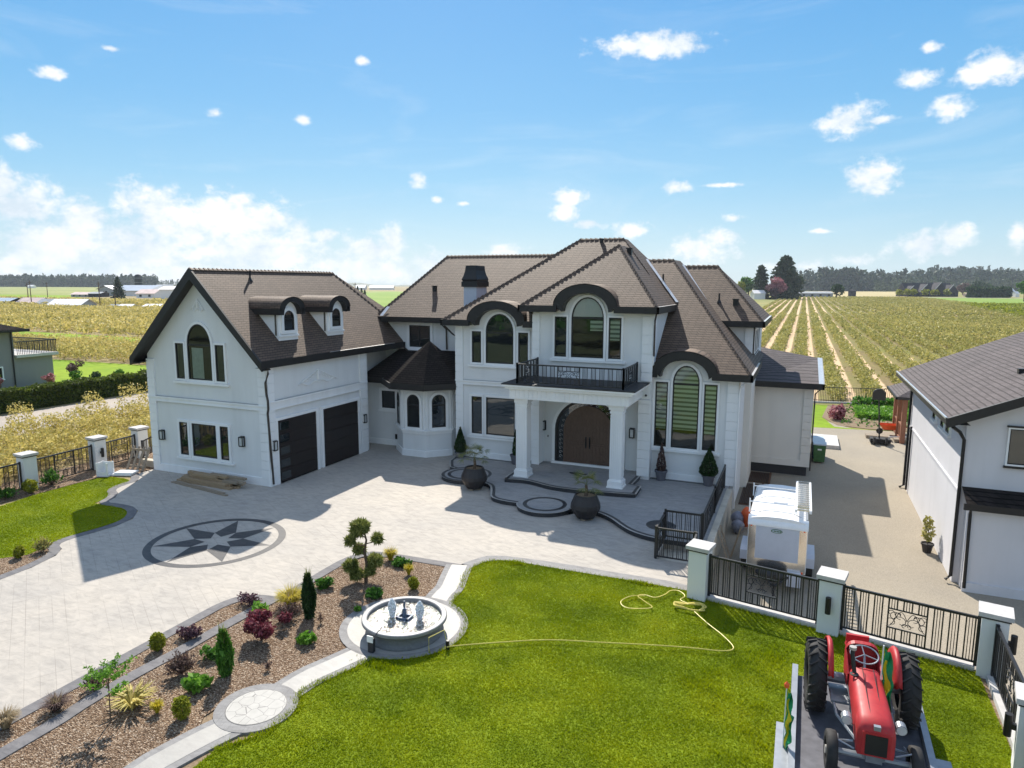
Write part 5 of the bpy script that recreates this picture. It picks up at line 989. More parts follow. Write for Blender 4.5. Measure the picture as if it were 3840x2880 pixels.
def tuft(name,label,x,y,h,r,mat,n=420,mat2=None,w=.006,group=None,z=0,cat='grass clump'):
    t=plant(name,label,x,y,z,cat,group); a=RNG.uniform(0,2*PI,n); rr=RNG.uniform(0,1,n)**.6*r*.3; C=np.c_[np.cos(a)*rr,np.sin(a)*rr,np.zeros(n)]; out=np.c_[np.cos(a),np.sin(a)]
    V=[];F=[]; L=h*RNG.uniform(.6,1.1,n)
    for i in range(n):
        o=out[i]; sd=np.array([-o[1],o[0],0])*w; c=C[i]; m=c+np.array([o[0]*r*.35,o[1]*r*.35,L[i]*.7])*RNG.uniform(.8,1.1); e=c+np.array([o[0]*r,o[1]*r,L[i]*RNG.uniform(.55,1)])
        k=len(V); V+=[c-sd,c+sd,m+sd,m-sd,m-sd,m+sd,e+sd*.2,e-sd*.2]; F+=[(k,k+1,k+2,k+3),(k+4,k+5,k+6,k+7)]
    npmesh('blades',np.array(V),np.array(F),mat,t)
    if mat2:
        C2=np.c_[RNG.normal(0,r*.25,40),RNG.normal(0,r*.25,40),np.full(40,h*.3)]; V,F=blades(C2,h*1.15,.004,.45); npmesh('seed_heads',V,F,mat2,t)
    return t
tuft('ornamental_grass','large golden yellow grass mound with straw plumes near the driveway edge',-12.25,13.65,.48,.34,'leaf_yellow',900,'straw')
tuft('ornamental_grass','golden yellow grass behind the pine, close to the driveway border',-11.5,17.35,.40,.20,'leaf_yellow',500,'straw')
tuft('ornamental_grass','small round yellow grass tuft in the upper bark bed',-10.4,16.65,.32,.13,'leaf_yellow',420)
tuft('ornamental_grass','small bright yellow tuft low in the bark bed left of a ball shrub',-11.55,8.9,.26,.11,'leaf_yellow',300)
tuft('yucca','variegated yucca with broad pale striped leaves low in the bark bed',-12.2,8.85,.36,.40,'leaf_orch',90,None,.022,cat='yucca')
tuft('ornamental_grass','dry straw coloured grass at the bottom left edge of the planting strip',-13.85,7.4,.35,.22,'straw',380)
tuft('brown_grass','brown wispy grass in the narrow strip lower left',-13.5,8.15,.3,.24,'leaf_brown',300,'straw')
def twiggy(name,label,x,y,h,r,mat,mat2=None,n=60,group=None,leafn=300,ls=.035):
    t=plant(name,label,x,y,group=group); b=MB(); Pl=[]
    for k in range(n):
        a=random.uniform(0,2*PI); e=random.uniform(.5,1.45); L=h*random.uniform(.6,1.05); d=Vector((math.cos(a)*math.cos(e),math.sin(a)*math.cos(e),math.sin(e))); p1=d*L*.5; p2=d*L+Vector((random.gauss(0,.03),random.gauss(0,.03),0)); p2.x*=r/h*1.3; p2.y*=r/h*1.3
        b.tube([(0,0,0),p1,p2],[.006,.005,.002],3,cap=False)
        for j in range(leafn//n): q=p1.lerp(p2,random.uniform(-.1,1)); Pl.append((q.x+random.gauss(0,.015),q.y+random.gauss(0,.015),max(.01,q.z+random.gauss(0,.015))))
    b.build('stem','bark',t); foliage(t,np.array(Pl),ls,mat); return t
G4='bare twiggy dark shrubs'
twiggy('twiggy_shrub','wide bare purple brown shrub left of the lower columnar evergreen',-12.25,10.1,.52,.42,'leaf_brown',n=110,leafn=1100,group=G4)
twiggy('twiggy_shrub','sparse dark brown shrub between the burgundy maple and the golden grass',-11.75,13.0,.48,.36,'leaf_brown',n=90,leafn=900,group=G4)
twiggy('twiggy_shrub','dark twiggy shrub in the narrow strip above the thin young tree',-13.5,9.0,.42,.28,'leaf_brown',n=70,leafn=500,group=G4)
twiggy('twiggy_shrub','sprawling grey green shrub at the top of the left bed beside the lawn corner',-22.2,13.5,.5,.34,'leaf_orch_r',n=80,leafn=900,group=G4)
twiggy('twiggy_shrub','low dark shrub against the left fence below a pillar',-29.15,16.5,.42,.5,'leaf_green',n=70,leafn=1000,ls=.06,group=G4)
twiggy('rose_bush','leafy green rose bush in front of the left fence panel',-29.2,18.35,.8,.40,'leaf_green',n=60,leafn=900,ls=.06)
twiggy('small_seedling','tiny sparse brown seedling in the bark near the maple',-10.9,13.2,.30,.08,'leaf_brown',n=10,leafn=60); twiggy('small_seedling','faint brown seedling low in the bark bed near the lower kerb',-10.6,11.0,.22,.10,'leaf_brown',n=12,leafn=60)
# burgundy maple
t=plant('japanese_maple','rounded burgundy lace leaf maple mound in the middle of the bark bed',-11.8,12.1,cat='tree')
P=np.concatenate([ballpts(170,(random.gauss(0,.2),random.gauss(0,.2),random.uniform(.2,.58)),(random.uniform(.13,.24),random.uniform(.13,.24),random.uniform(.08,.16)),.35) for _ in range(15)]); P+=RNG.normal(0,.02,P.shape); P[:,2]=np.maximum(.02,P[:,2]); foliage(t,P,.05,'leaf_red',aspect=2.6,name='crown'); MB().tube([(0,0,0),(.03,0,.2),(-.02,.03,.42)],[.035,.03,.015],7).build('trunk','bark',t)
# columnar evergreens
for x,y,h,lb in ((-11.35,13.3,1.28,'tall narrow columnar evergreen with wild tips, beside the yellow grass mound'),(-11.32,10.45,1.12,'shorter columnar evergreen in the lower bark bed in front of the maple')):
    t=plant('columnar_evergreen',lb,x,y,cat='shrub',group='columnar evergreens'); n=4200; q=RNG.uniform(0,1,n); a=RNG.uniform(0,2*PI,n); rr=.10*(.35+1.1*np.sin(np.clip(q*1.1,0,1)*PI)**.7)*RNG.uniform(.3,1,n)*(1+.25*np.sin(a*3)); P=np.c_[np.cos(a)*rr,np.sin(a)*rr,.04+q*h*.85]
    foliage(t,P,.085,'leaf_green' if h<1.2 else 'leaf_dark',aspect=2.6,up=np.array([0,0,2.6])); P=np.c_[RNG.normal(0,.05,60),RNG.normal(0,.05,60),RNG.uniform(.7,.95,60)*h]; V,F=blades(P,.22,.008,.2); npmesh('shoot_tips',V,F,'leaf_pine',t); MB().tube([(0,0,0),(0,0,h*.7)],.02,5).build('stem','bark',t)
# cloud pruned pine
t=thing('pine_tree','cloud pruned pine with separate needle pads beside the driveway corner','pine',(-11.3,15.75,0))
b=MB().tube([(0,0,0),(.03,.02,.5),(-.02,.0,.9),(.03,.03,1.25),(-.03,0,1.55)],[.055,.045,.038,.03,.02],8)
cam_r=Vector((math.cos(YAW),math.sin(YAW),0)); pads=[((-.12,0),1.66,.25,.13),((-.22,.05),1.50,.17,.09),((.36,.02),1.30,.13,.09),((-.42,.0),1.24,.13,.09),((-.20,.1),.95,.15,.08),((-.42,-.05),.50,.19,.11),((.26,.1),.60,.20,.11),((-.24,-.1),.26,.17,.09),((.14,-.05),.34,.13,.07)]
Pl=[];Nn=[]
for (o,q),z,r,h in pads:
    c=cam_r*o+Vector((-.39*q,.92*q,0)); b.tube([(0,0,z-.16),tuple(c*.55+Vector((0,0,z-.12))),tuple(c+Vector((0,0,z-.04)))],[.02,.016,.010],5); Pl.append(ballpts(int(1500*(r/.25)**2),(c.x,c.y,z),(r,r,h),.5))
b.build('trunk','bark',t); P=np.concatenate(Pl); V,F=leafquads(P,.055,5.0,up=np.array([0,0,1.3])); npmesh('crown',V,F,'leaf_pine',t)
# young tree in the foreground bed
t=thing('young_tree','thin young tree with lime green leaves and a bare stem, lower left bark bed','tree',(-12.17,8.35,0)); b=MB().tube([(0,0,0),(.01,0,.45),(0,.02,.85),(0,0,1.1)],[.014,.012,.010,.006],6); Pl=[]
for k in range(12):
    a=k*2.4; L=random.uniform(.22,.5); z=random.uniform(.55,1.05); e=Vector((math.cos(a)*L,math.sin(a)*L,z+random.uniform(.02,.35))); b.tube([(0,0,z-.08),tuple(e*.5+Vector((0,0,z*.5))),tuple(e)],[.006,.004,.002],4,cap=False)
    for j in range(70): q=random.uniform(.3,1.08); Pl.append((e.x*q+random.gauss(0,.04),e.y*q+random.gauss(0,.04),(z-.05)*(1-q)+e.z*q+random.gauss(0,.025)))
b.build('trunk','bark',t); foliage(t,np.array(Pl),.042,'leaf_bright',name='crown')
# small potted olive against the right house
t=thing('potted_shrub','scraggly grey green shrub in a dark tub against the right house wall','potted plant',(4.62,27.55,-.93)); MB().lathe(0,0,prof(.2,.34),14).build('tub','potb',t); P=np.concatenate([ballpts(260,(0,0,.75),(.22,.22,.35)),ballpts(140,(-.05,.0,1.15),(.16,.16,.22))]); foliage(t,P,.07,'leaf_orch_r'); MB().tube([(0,0,.3),(0,0,1.1)],.015,5).build('stem','bark',t)
# ---------------------------------------------------------------- loose things
t=thing('lumber_pile','stack of brown timber boards on the paving below the garage window','lumber',(0,0,0))
A=(-24.85,21.2);ang=-.03
for i,(o,l0,l1,z,m) in enumerate([(0,0,3.2,0,'lumber'),(.18,.1,3.3,0,'lumber'),(-.16,.0,3.15,.0,'lumber'),(.05,.1,3.0,.07,'lumber'),(.22,.0,3.4,.07,'lumber2'),(-.1,.2,2.9,.07,'lumber'),(.1,.5,2.5,.14,'lumber'),(.25,.2,3.6,.14,'lumber2'),(.0,.8,2.2,.21,'lumber'),(.18,.3,2.6,.21,'lumber'),(.1,1.2,3.3,.14,'lumber2'),(.30,1.5,3.5,.21,'lumber2')]):
    MB().box(l0,l1,-o-.08,-o+.08,z*1.55,z*1.55+.10,0,frame(A,ang+random.uniform(-.03,.03))).build('board',m,t)
t=thing('timber_plank','long pale plank lying alone on the driveway in front of the lumber stack','plank',(0,0,0)); MB().box(0,3.7,-.07,.07,.001,.05,0,frame((-24.9,20.78),-.145)).build('board','lumber2',t); MB().box(.2,3.5,-.09,.03,.0515,.09,0,frame((-24.9,20.80),-.15)).build('board','lumber2',t)
t=thing('white_cabinet','small white cabinet frame standing on the lawn corner by a fence pillar','cabinet',(-28.55,20.35,0),.3)
b=MB(); 
for x in (-.24,.24): 
    for y in (-.2,.2): b.box(x-.03,x+.03,y-.03,y+.03,0,.62)
b.box(-.25,.25,-.21,-.18,0,.2).box(-.25,.25,.18,.21,0,.6).box(-.26,.26,-.22,.22,.0,.05).box(-.26,-.22,-.2,.2,0,.6); b.build('body','white_gloss',t)
t=thing('white_slab','flat white foam boards stacked on the ground next to the white cabinet','boards',(-27.95,20.85,0),.35); MB().box(-.45,.45,-.3,.3,0,.07).build('board','white_gloss',t); MB().box(-.35,.5,-.25,.25,.072,.13).build('board','white_gloss',t)
t=thing('leaning_pallet','grey wooden slatted frame leaning at the end of the left fence','pallet',(-28.2,21.75,0),.1)
b=MB()
for k in range(4): b.add([(-.5+k*.3,-.25,0),(-.38+k*.3,-.25,0),(-.38+k*.3,.25,1.0),(-.5+k*.3,.25,1.0),(-.5+k*.3,-.21,0),(-.38+k*.3,-.21,0),(-.38+k*.3,.29,1.0),(-.5+k*.3,.29,1.0)],[(0,1,2,3),(4,5,6,7),(0,1,5,4),(1,2,6,5),(2,3,7,6),(3,0,4,7)])
b.box(-.5,.55,.15,.2,.82,.92).box(-.5,.55,-.15,-.1,.1,.2); b.build('slats','lumber2',t)
for i,(x,m,lb) in enumerate(((1.25,'binG','dark green wheelie bin nearest the camera, behind the side extension'),(1.2,'binB','blue wheelie bin standing right behind the green one'),(1.15,'binB','blue wheelie bin furthest back in the row by the wall'))):
    t=thing('wheelie_bin',lb,'bin',(x,39.9+i*.75,-.93),0,'wheelie bins beside the house'); MB().add([(-.27,-.3,.08),(.27,-.3,.08),(.27,.26,.08),(-.27,.26,.08),(-.31,-.34,1.0),(.31,-.34,1.0),(.31,.34,1.0),(-.31,.34,1.0)],[(0,1,2,3),(4,5,6,7),(0,1,5,4),(1,2,6,5),(2,3,7,6),(3,0,4,7)]).build('body',m,t)
    MB().box(-.33,.33,-.37,.36,1.0,1.07).box(-.25,.25,.34,.42,1.0,1.05).build('lid','lidw' if i else 'lidw',t); MB().tube([(-.28,.24,.1),(.28,.24,.1)],.1,10).build('wheel','rubber',t)
    if i==0: MB().box(-.1,.1,-.345,-.33,.72,.80).build('sticker','white_gloss',t)
t=thing('grate_cover','rusty iron grating over a light well at the foot of the right house wall','grate',(0,0,0)); b=MB()
for k in range(11): b.box(-1.95+k*.08,-1.92+k*.08,36.2-1.8,36.2,-.90,-.87)
for k in range(11): b.box(-2.1+k*.07,-2.07+k*.07,30.6,33.9,-.90,-.87)
b.build('bars','black',t); MB().box(-1.99,-1.05,34.35,36.3,-.925,-.905).box(-2.14,-1.3,30.5,34.0,-.925,-.905).build('pit','rust',t)
b=MB(); b.box(-1.1,-1.0,34.3,36.3,-.93,-.86).box(-1.35,-1.25,30.5,34.2,-.93,-.86).build('frame','rust',t)
t=thing('rubbish_bag','bulging grey rubbish sacks with a red bag against the retaining wall','bags',(-1.9,27.3,-.93)); P=MB()
def blob(name,c,r,m,par):
    b=MB(); b.lathe(0,0,[(max(.001,r[0]*math.sin(PI*i/8)),-r[2]*math.cos(PI*i/8)) for i in range(9)],12); b.v=[(c[0]+x*(1+.18*math.sin(5*y+z*9)),c[1]+y*r[1]/r[0]*(1+.15*math.sin(6*x+z*7)),c[2]+z) for x,y,z in b.v]; return b.build(name,m,par,smooth=True)
blob('sack',(0,0,.35),(.26,.3,.38),'bag',t); blob('sack',(.05,-.5,.25),(.24,.28,.28),'bag',t); blob('red_bag',(.32,.1,.5),(.2,.3,.42),'orange',t)
t=thing('step_frame','weathered wooden step frame leaning on the retaining wall beside the cargo trailer','wooden frame',(0,0,0))
for y in (23.0,23.55): MB().tube([(-2.24,y+.5,.25),(-1.75,y-.0,-.9)],.035,4).build('rail','lumber2',t)
MB().tube([(-2.2,23.6,.1),(-2.2,24.1,.1)],.02,4).tube([(-2.0,23.3,-.4),(-2.0,23.9,-.4)],.03,4).build('rung','lumber2',t)
for y in (24.2,24.45): MB().tube([(-1.6,y+.4,.0),(-1.85,y,-.9)],.03,4).build('rail','lumber',t)
t=thing('pole_stand','tall thin pole with a dark rounded board on a wheeled base on the rear gravel','pole stand',(4.7,46.0,-.93)); MB().tube([(0,0,.2),(-.2,.1,2.9)],.045,6).build('pole','black',t)
MB().prism([(-.36,2.7),(.36,2.7),(.36,3.1)]+[(.36*math.cos(a),3.1+.28*math.sin(a)) for a in [PI*i/8 for i in range(1,8)]]+[(-.36,3.1)],-.05,.05,fr=lambda x,y,z:(x-.2,z,y)).build('board','black',t)
b=MB()
for x in (-.3,.35): b.tube([(x-.06,-.3,.26),(x+.06,-.3,.26)],.25,12)
b.box(-.5,.6,-.2,.5,.1,.35); b.build('wheel_base','rubber',t)
t=thing('wheelbarrow','orange wheelbarrow tray tipped among tools near the vegetable bed','wheelbarrow',(5.55,49.3,-.93)); MB().add([(-.35,-.25,.35),(.35,-.25,.35),(.35,.25,.35),(-.35,.25,.35),(-.6,-.4,.68),(.6,-.4,.68),(.6,.4,.68),(-.6,.4,.68)],[(0,1,2,3),(0,1,5,4),(1,2,6,5),(2,3,7,6),(3,0,4,7)]).build('tray','orange',t); MB().tube([(-.5,-.2,.3),(.8,-.2,.4)],.02,5).tube([(-.5,.2,.3),(.8,.2,.4)],.02,5).tube([(-.55,-.05,.2),(-.55,.05,.2)],.2,10).build('frame','black',t)
t=thing('garden_clutter','low dark cart and boards heaped beside the gazebo','garden cart',(5.6,47.4,-.93)); MB().box(-.9,-.2,-.3,.5,.0,.28).box(.0,.8,-.5,.4,.05,.18).box(-1.5,-.9,.1,.9,.0,.2).build('boxes','lumber2',t); MB().tube([(-.3,-.4,.3),(.9,-.1,.35)],.04,5).build('beam','white_gloss',t)
ball('red_leaved_bush','round reddish leaved bush at the left end of the vegetable bed',2.7,53.5,.55,1.25,'leaf_pink',900,.14,z=-.93)
t=thing('vegetable_rows','low bright green vegetable rows in the rear bed','vegetables',(0,0,0)); P=np.c_[RNG.uniform(4.0,8,5000),RNG.uniform(54.5,58.5,5000),-.9+RNG.uniform(0,.4,5000)]; foliage(t,P,.16,'leaf_bright'); t['kind']='stuff'; 
P=np.c_[RNG.uniform(2.9,8,500),RNG.uniform(51.3,60,500),-.9+RNG.uniform(0,.2,500)]; foliage(t,P,.14,'leaf_green','sparse_growth')['kind']='stuff'
P=np.c_[RNG.uniform(4.0,8,900),RNG.uniform(59.0,60.2,900),-.9+RNG.uniform(0,.8,900)]; foliage(t,P,.2,'leaf_green','back_row')
# ---------------------------------------------------------------- cargo trailer
ct=thing('cargo_trailer','white enclosed cargo trailer with polished corners and roof rack, parked in the side driveway','trailer',(-.34,22.25,-.93))
W=.88;L_=3.9;zb=.55;zt=2.22
MB().prism([(-W,zb),(W,zb),(W,zt-.12),(W-.08,zt-.02),(W*.5,zt+.05),(0,zt+.07),(-W*.5,zt+.05),(-W+.08,zt-.02),(-W,zt-.12)],.03,L_,fr=lambda x,y,z:(x,z,y)).build('body','white_gloss',ct)
MB().box(-W+.24,W-.24,-.02,.03,zb,zt-.22).build('front_panel','panelgrey',ct)
for s in (-1,1): 
    q=[(s*(W-.24)-0,-.02),(s*W*.98,.0),(s*(W+.005),.10),(s*(W+.005),.16),(s*(W-.24),.03)]; MB().prism(q,zb,zt-.22).build('chrome_corner','alu',ct)
c=MB(); n=8
for i in range(n):
    a0,a1=PI/2*i/n,PI/2*(i+1)/n; y0,z0=.2-.24*math.cos(a0),zt-.24+.24*math.sin(a0); y1,z1=.2-.24*math.cos(a1),zt-.24+.24*math.sin(a1); c.add([(-W-.01,y0,z0),(W+.01,y0,z0),(W+.01,y1,z1+.03*(i+1)/n),(-W-.01,y1,z1+.03*(i+1)/n)],[(0,1,2,3)])
c.build('nose_cap','white_gloss',ct,smooth=True)
MB().box(-.2,.2,1.5,1.85,zt+.06,zt+.13).build('roof_hatch','white_gloss',ct)
MB().prism([(.17*math.cos(a),.065*math.sin(a)+zt-.36) for a in [2*PI*i/20 for i in range(20)]],-.035,-.02,fr=lambda x,y,z:(x-.02,z,y)).build('badge','binG',ct)
def text(par,s,size,mat,loc,rot,name='lettering'):
    cu=bpy.data.curves.new(name,'FONT'); cu.body=s; cu.size=size; cu.align_x='CENTER'; cu.align_y='CENTER'; cu.extrude=.002; o=bpy.data.objects.new(name,cu); COL.objects.link(o); o.location=loc; o.rotation_euler=rot; cu.materials.append(M[mat]); o.parent=par; return o
MB().prism([(.14*math.cos(a),.05*math.sin(a)+zt-.36) for a in [2*PI*i/20 for i in range(20)]],-.037,-.034,fr=lambda x,y,z:(x-.02,z,y)).build('badge_face','lidw',ct)
b=MB()
for i in range(5): b.box(-.11+i*.045,-.08+i*.045,-.041,-.036,zt-.385,zt-.335)
b.build('badge_lettering','binG',ct)
for y in (1.0,2.9): 
    MB().tube([(-W-.04,y,zt-.15),(-W-.04,y,zt+.32),(-W-.02,y,zt+.22),(W*.55,y,zt+.22)],.022,5).build('roof_rack_bar','white_gloss',ct)
for y in (.55,2.2,3.2): b=MB().tube([(-W,y,zt-.08),(-W*.5,y,zt+.09),(0,y,zt+.11),(W*.5,y,zt+.09),(W,y,zt-.08)],.010,4); b.build('roof_seam','steel',ct)
for s in (-1,1):
    MB().prism([(.95,.42),(1.0,.72),(1.2,.80),(2.15,.80),(2.35,.72),(2.4,.42)],W if s>0 else -W-.27,W+.27 if s>0 else -W,fr=lambda x,y,z:(z,x,y)).build('fender','panelgrey',ct)
    for y in (1.35,2.0): MB().tube([(s*(W+.03),y,.33),(s*(W+.23),y,.33)],.33,20).build('wheel','rubber',ct)
MB().tube([(-.5,.0,.5),(0,-1.0,.45)],.04,5).tube([(.5,.0,.5),(0,-1.0,.45)],.04,5).tube([(0,-.9,.1),(0,-.9,.8)],.035,6).build('tow_bar','black',ct)
blob('tarp_cover',(-.12,-.42,.56),(.44,.26,.20),'tarp',ct); MB().box(.35,.75,-.25,.0,.2,.6).build('stone_guard','panelgrey',ct)
for s in (-1,1):
    for z in (zb+.05,zt-.26): MB().tube([(s*(W-.1),-.03,z),(s*(W-.1),-.0,z)],.03,8).build('marker_light','orange',ct)
    MB().box(s*(W+.012)-.004,s*(W+.012)+.004,.2,3.85,zb+.02,zb+.12).build('lower_rail','alu',ct)
    for k in range(7): MB().box(s*(W+.006)-.004,s*(W+.006)+.004,.5+k*.52,.505+k*.52,zb+.12,zt-.2).build('side_seam','steel',ct)
MB().box(W+.002,W+.02,.7,.74,zb+.2,zt-.35).box(W+.002,W+.02,1.35,1.39,zb+.2,zt-.35).box(W+.002,W+.03,1.25,1.33,1.2,1.3).build('side_door_trim','black',ct)
MB().box(-W+.24,W-.24,-.026,-.02,zb,zb+.35).build('gravel_plate','alu',ct)
ld=thing('ladder','aluminium extension ladder lying along the right side of the cargo trailer roof','ladder',(-.34,22.25,-.93)); b=MB()
for x in (.50,.92): b.box(x-.035,x+.035,.2,3.6,zt+.26,zt+.36)
b.build('rail','white_gloss',ld); b=MB()
for k in range(14): b.box(.52,.90,.35+k*.235,.38+k*.235,zt+.28,zt+.33); b.box(.52,.90,.44+k*.235,.46+k*.235,zt+.36,zt+.39)
b.build('rung','alu',ld)
# ---------------------------------------------------------------- flat deck trailer and tractor
dt=thing('flatbed_trailer','dark flat deck trailer with grey side ramps carrying the red tractor','trailer',(0,0,0))
MB().prism([(.30,9.5),(2.35,9.7),(2.40,14.7),(.34,14.45)],.46,.58).build('deck','deckdark',dt)
for s,(a,b_) in ((-1,((.24,9.5),(.28,14.6))),(1,((2.40,9.7),(2.46,14.85)))): MB().prism([(a[0]-.05,a[1]),(a[0]+.06,a[1]),(b_[0]+.06,b_[1]),(b_[0]-.05,b_[1])],.30,.74).build('side_rail','steel',dt)
for x in (.12,2.6):
    for y in (11.2,12.1): MB().tube([(x-.1,y,.3),(x+.1,y,.3)],.3,18).build('wheel','rubber',dt)
    MB().box(x-.13,x+.13,10.8,12.5,.62,.68).build('mudguard','steel',dt)
tc_=thing('tractor','old red farm tractor facing the camera on the deck trailer, seat towards the fence','tractor',(1.38,13.5,.58)); 
TA_=math.radians(3)
def tf(x,y,z): # local: y forward (towards the camera = -y world)
    X_=x;Y_=-y; return (X_*math.cos(TA_)-Y_*math.sin(TA_),X_*math.sin(TA_)+Y_*math.cos(TA_),z)
class TB(MB):
    def build(s,*a,**k): s.v=[tf(*p) for p in s.v]; return MB.build(s,*a,**k)
def wheel(cx,cy,R,wd,side,lug=True,nm='rear_wheel'):
    b=TB(); n=40; prof=[(R*.52,-wd*.38),(R*.60,-wd*.5),(R*.84,-wd*.5),(R*.94,-wd*.40),(R*.965,0),(R*.94,wd*.40),(R*.84,wd*.5),(R*.60,wd*.5),(R*.52,wd*.38)]
    vs=[(cx+o,cy+r*math.cos(2*PI*j/n),R+r*math.sin(2*PI*j/n)) for r,o in prof for j in range(n)]; k=len(prof)
    b.add(vs,[(i*n+j,i*n+(j+1)%n,(i+1)*n+(j+1)%n,(i+1)*n+j) for i in range(k-1) for j in range(n)])
    w_=b.build(nm,'rubber',tc_,smooth=True)
    if lug:
        l=TB(); m=22
        for j in range(m*2):
            s=1 if j%2 else -1; a0=2*PI*j/(m*2); pts=[]
            A=[]; 
            for q,(o,da) in enumerate(((.02,0),(.5,.16),(.53,.20))):
                for dd in (-.022,.022):
                    for rr in (R*.93,R*1.0 if q<2 else R*.86): a=a0-da+dd; A.append((cx+s*o*wd,cy+rr*math.cos(a),R+rr*math.sin(a)))
            l.add(A,[(0,1,3,2),(0,4,5,1),(1,5,7,3),(3,7,6,2),(4,8,9,5),(5,9,11,7),(7,11,10,6),(8,10,11,9)])
        l.build('tread_lug','rubber',w_)
    r=TB(); 
    for rr,o0,o1 in ((R*.56,-.04,.04),(R*.2,-.09,.09)): 
        r.add([(cx+o,cy+rr*math.cos(2*PI*j/20),R+rr*math.sin(2*PI*j/20)) for o in (o0,o1) for j in range(20)],[(j,(j+1)%20,20+(j+1)%20,20+j) for j in range(20)]+[tuple(range(20)),tuple(range(20,40))])
    r.build('hub','red' if lug else 'lip',w_)
for s in (-1,1): wheel(s*.76,0,.66,.32,s)
for s in (-1,1): wheel(s*.62,1.80,.34,.17,s,False,'front_wheel')
# fenders hug the inner side of each rear tyre
for s in (-1,1):
    b=TB(); n=14
    pts=[( -.62*math.cos(PI*i/n*.82+.15),.66+.74*math.sin(PI*i/n*.82+.15)) for i in range(n+1)]
    cr=[(.53+0,1),(.47,1)]
    V=[];
    for y,z in pts: V+= [(s*.60,y,z),(s*.545,y*1.0,z+.02),(s*.50,y*.96,z-.03),(s*.485,y*.6,.66+(z-.66)*.55)]
    F=[(4*i+j,4*i+j+1,4*i+j+5,4*i+j+4) for i in range(n) for j in range(3)]; b.add(V,F); o=b.build('fender','red',tc_,smooth=True)
    md=o.modifiers.new('thick','SOLIDIFY'); md.thickness=.02
# hood: cross sections along y
b=TB(); secs=[]
def sec(y,w_,zt,zb,rd=.5):
    p=[(-w_,zb),(-w_,zt-.20)]; 
    for i in range(1,8): a=PI-PI*i/8; p.append((w_*math.copysign(abs(math.cos(a))**rd,math.cos(a)),zt-.20+.20*math.sin(a)**.8))
    p+= [(w_,zt-.20),(w_,zb)]; return [(x,y,z) for x,z in p]
S=[sec(.52,.255,1.22,.85),sec(.60,.26,1.22,.85),sec(.95,.265,1.19,.80),sec(1.40,.275,1.15,.72),sec(1.80,.285,1.11,.62),sec(1.95,.285,1.06,.55),sec(2.02,.26,.98,.52)]
n=len(S[0]); V=[p for s_ in S for p in s_]; F=[(i*n+j,i*n+j+1,(i+1)*n+j+1,(i+1)*n+j) for i in range(len(S)-1) for j in range(n-1)]+[tuple(range((len(S)-1)*n,len(S)*n))]
b.add(V,F); hood=b.build('hood','red',tc_,smooth=True)
TB().box(-.16,.16,2.02,2.045,.56,.90).build('grille','black',hood)
TB().box(-.21,.21,2.015,2.035,.53,.94).build('grille_frame','red',hood)
TB().tube([(-.07,.62,1.285),(-.07,1.3,1.165),(-.07,1.78,1.10)],.007,4).tube([(.11,.62,1.27),(.11,1.3,1.15),(.11,1.78,1.085)],.007,4).tube([(-.07,1.78,1.10),(.11,1.78,1.09)],.007,4).build('panel_seam','fascia',hood)
TB().box(-.05,.05,1.96,2.03,.98,1.05).build('hood_badge','steel',hood)
# raised cowl behind the hood: an arched rim with an open dash behind
b=TB(); n=12; o1=[(.285*math.copysign(abs(math.cos(PI-PI*i/n))**.55,math.cos(PI-PI*i/n)),1.22+.22*math.sin(PI*i/n)) for i in range(n+1)]; o1=[(-.285,.85)]+o1+[(.285,.85)]; i1=[(x*.88,z-.035 if k>0 and k<len(o1)-1 else z) for k,(x,z) in enumerate(o1)]
V=[(x,-.02,z+.02) for x,z in o1]+[(x,.06,z-.0) for x,z in o1]+[(x,-.02,z+.0) for x,z in i1]+[(x,.06,z-.02) for x,z in i1]; m=len(o1)
F=[(k,k+1,m+k+1,m+k) for k in range(m-1)]+[(2*m+k,2*m+k+1,3*m+k+1,3*m+k) for k in range(m-1)]+[(k,k+1,2*m+k+1,2*m+k) for k in range(m-1)]
b.add(V,F); b.add([(x,-.01,z) for x,z in i1],[tuple(range(m))]); b.add([(-.285,.06,1.30),(-.285,.56,1.08),(-.285,.56,.8),(-.285,.06,.8),(.285,.06,1.30),(.285,.56,1.08),(.285,.56,.8),(.285,.06,.8),(-.26,.06,1.29),(-.26,.56,1.07),(-.26,.56,.8),(-.26,.06,.8),(.26,.06,1.29),(.26,.56,1.07),(.26,.56,.8),(.26,.06,.8)],[(0,1,2,3),(4,5,6,7),(8,9,10,11),(12,13,14,15),(0,1,9,8),(4,5,13,12)]); b.build('cowl','red',tc_,smooth=False)
TB().add([(-.26,.50,.9),(.26,.50,.9),(.26,.06,.98),(-.26,.06,.98)],[(0,1,2,3)]).build('dashboard','red',tc_)
b=TB(); c=(0,.30,1.36); ring=[(c[0]+.23*math.cos(a),c[1]+.20*math.sin(a),c[2]-.07*math.sin(a)) for a in [2*PI*i/28 for i in range(29)]]; b.tube(ring,.013,6,cap=False)
for a in (0.4,2.5,4.6): b.tube([c,(c[0]+.23*math.cos(a),c[1]+.20*math.sin(a),c[2]-.07*math.sin(a))],.010,5)
b.tube([c,(0,.5,1.1)],.02,6); b.build('steering_wheel','steel',tc_)
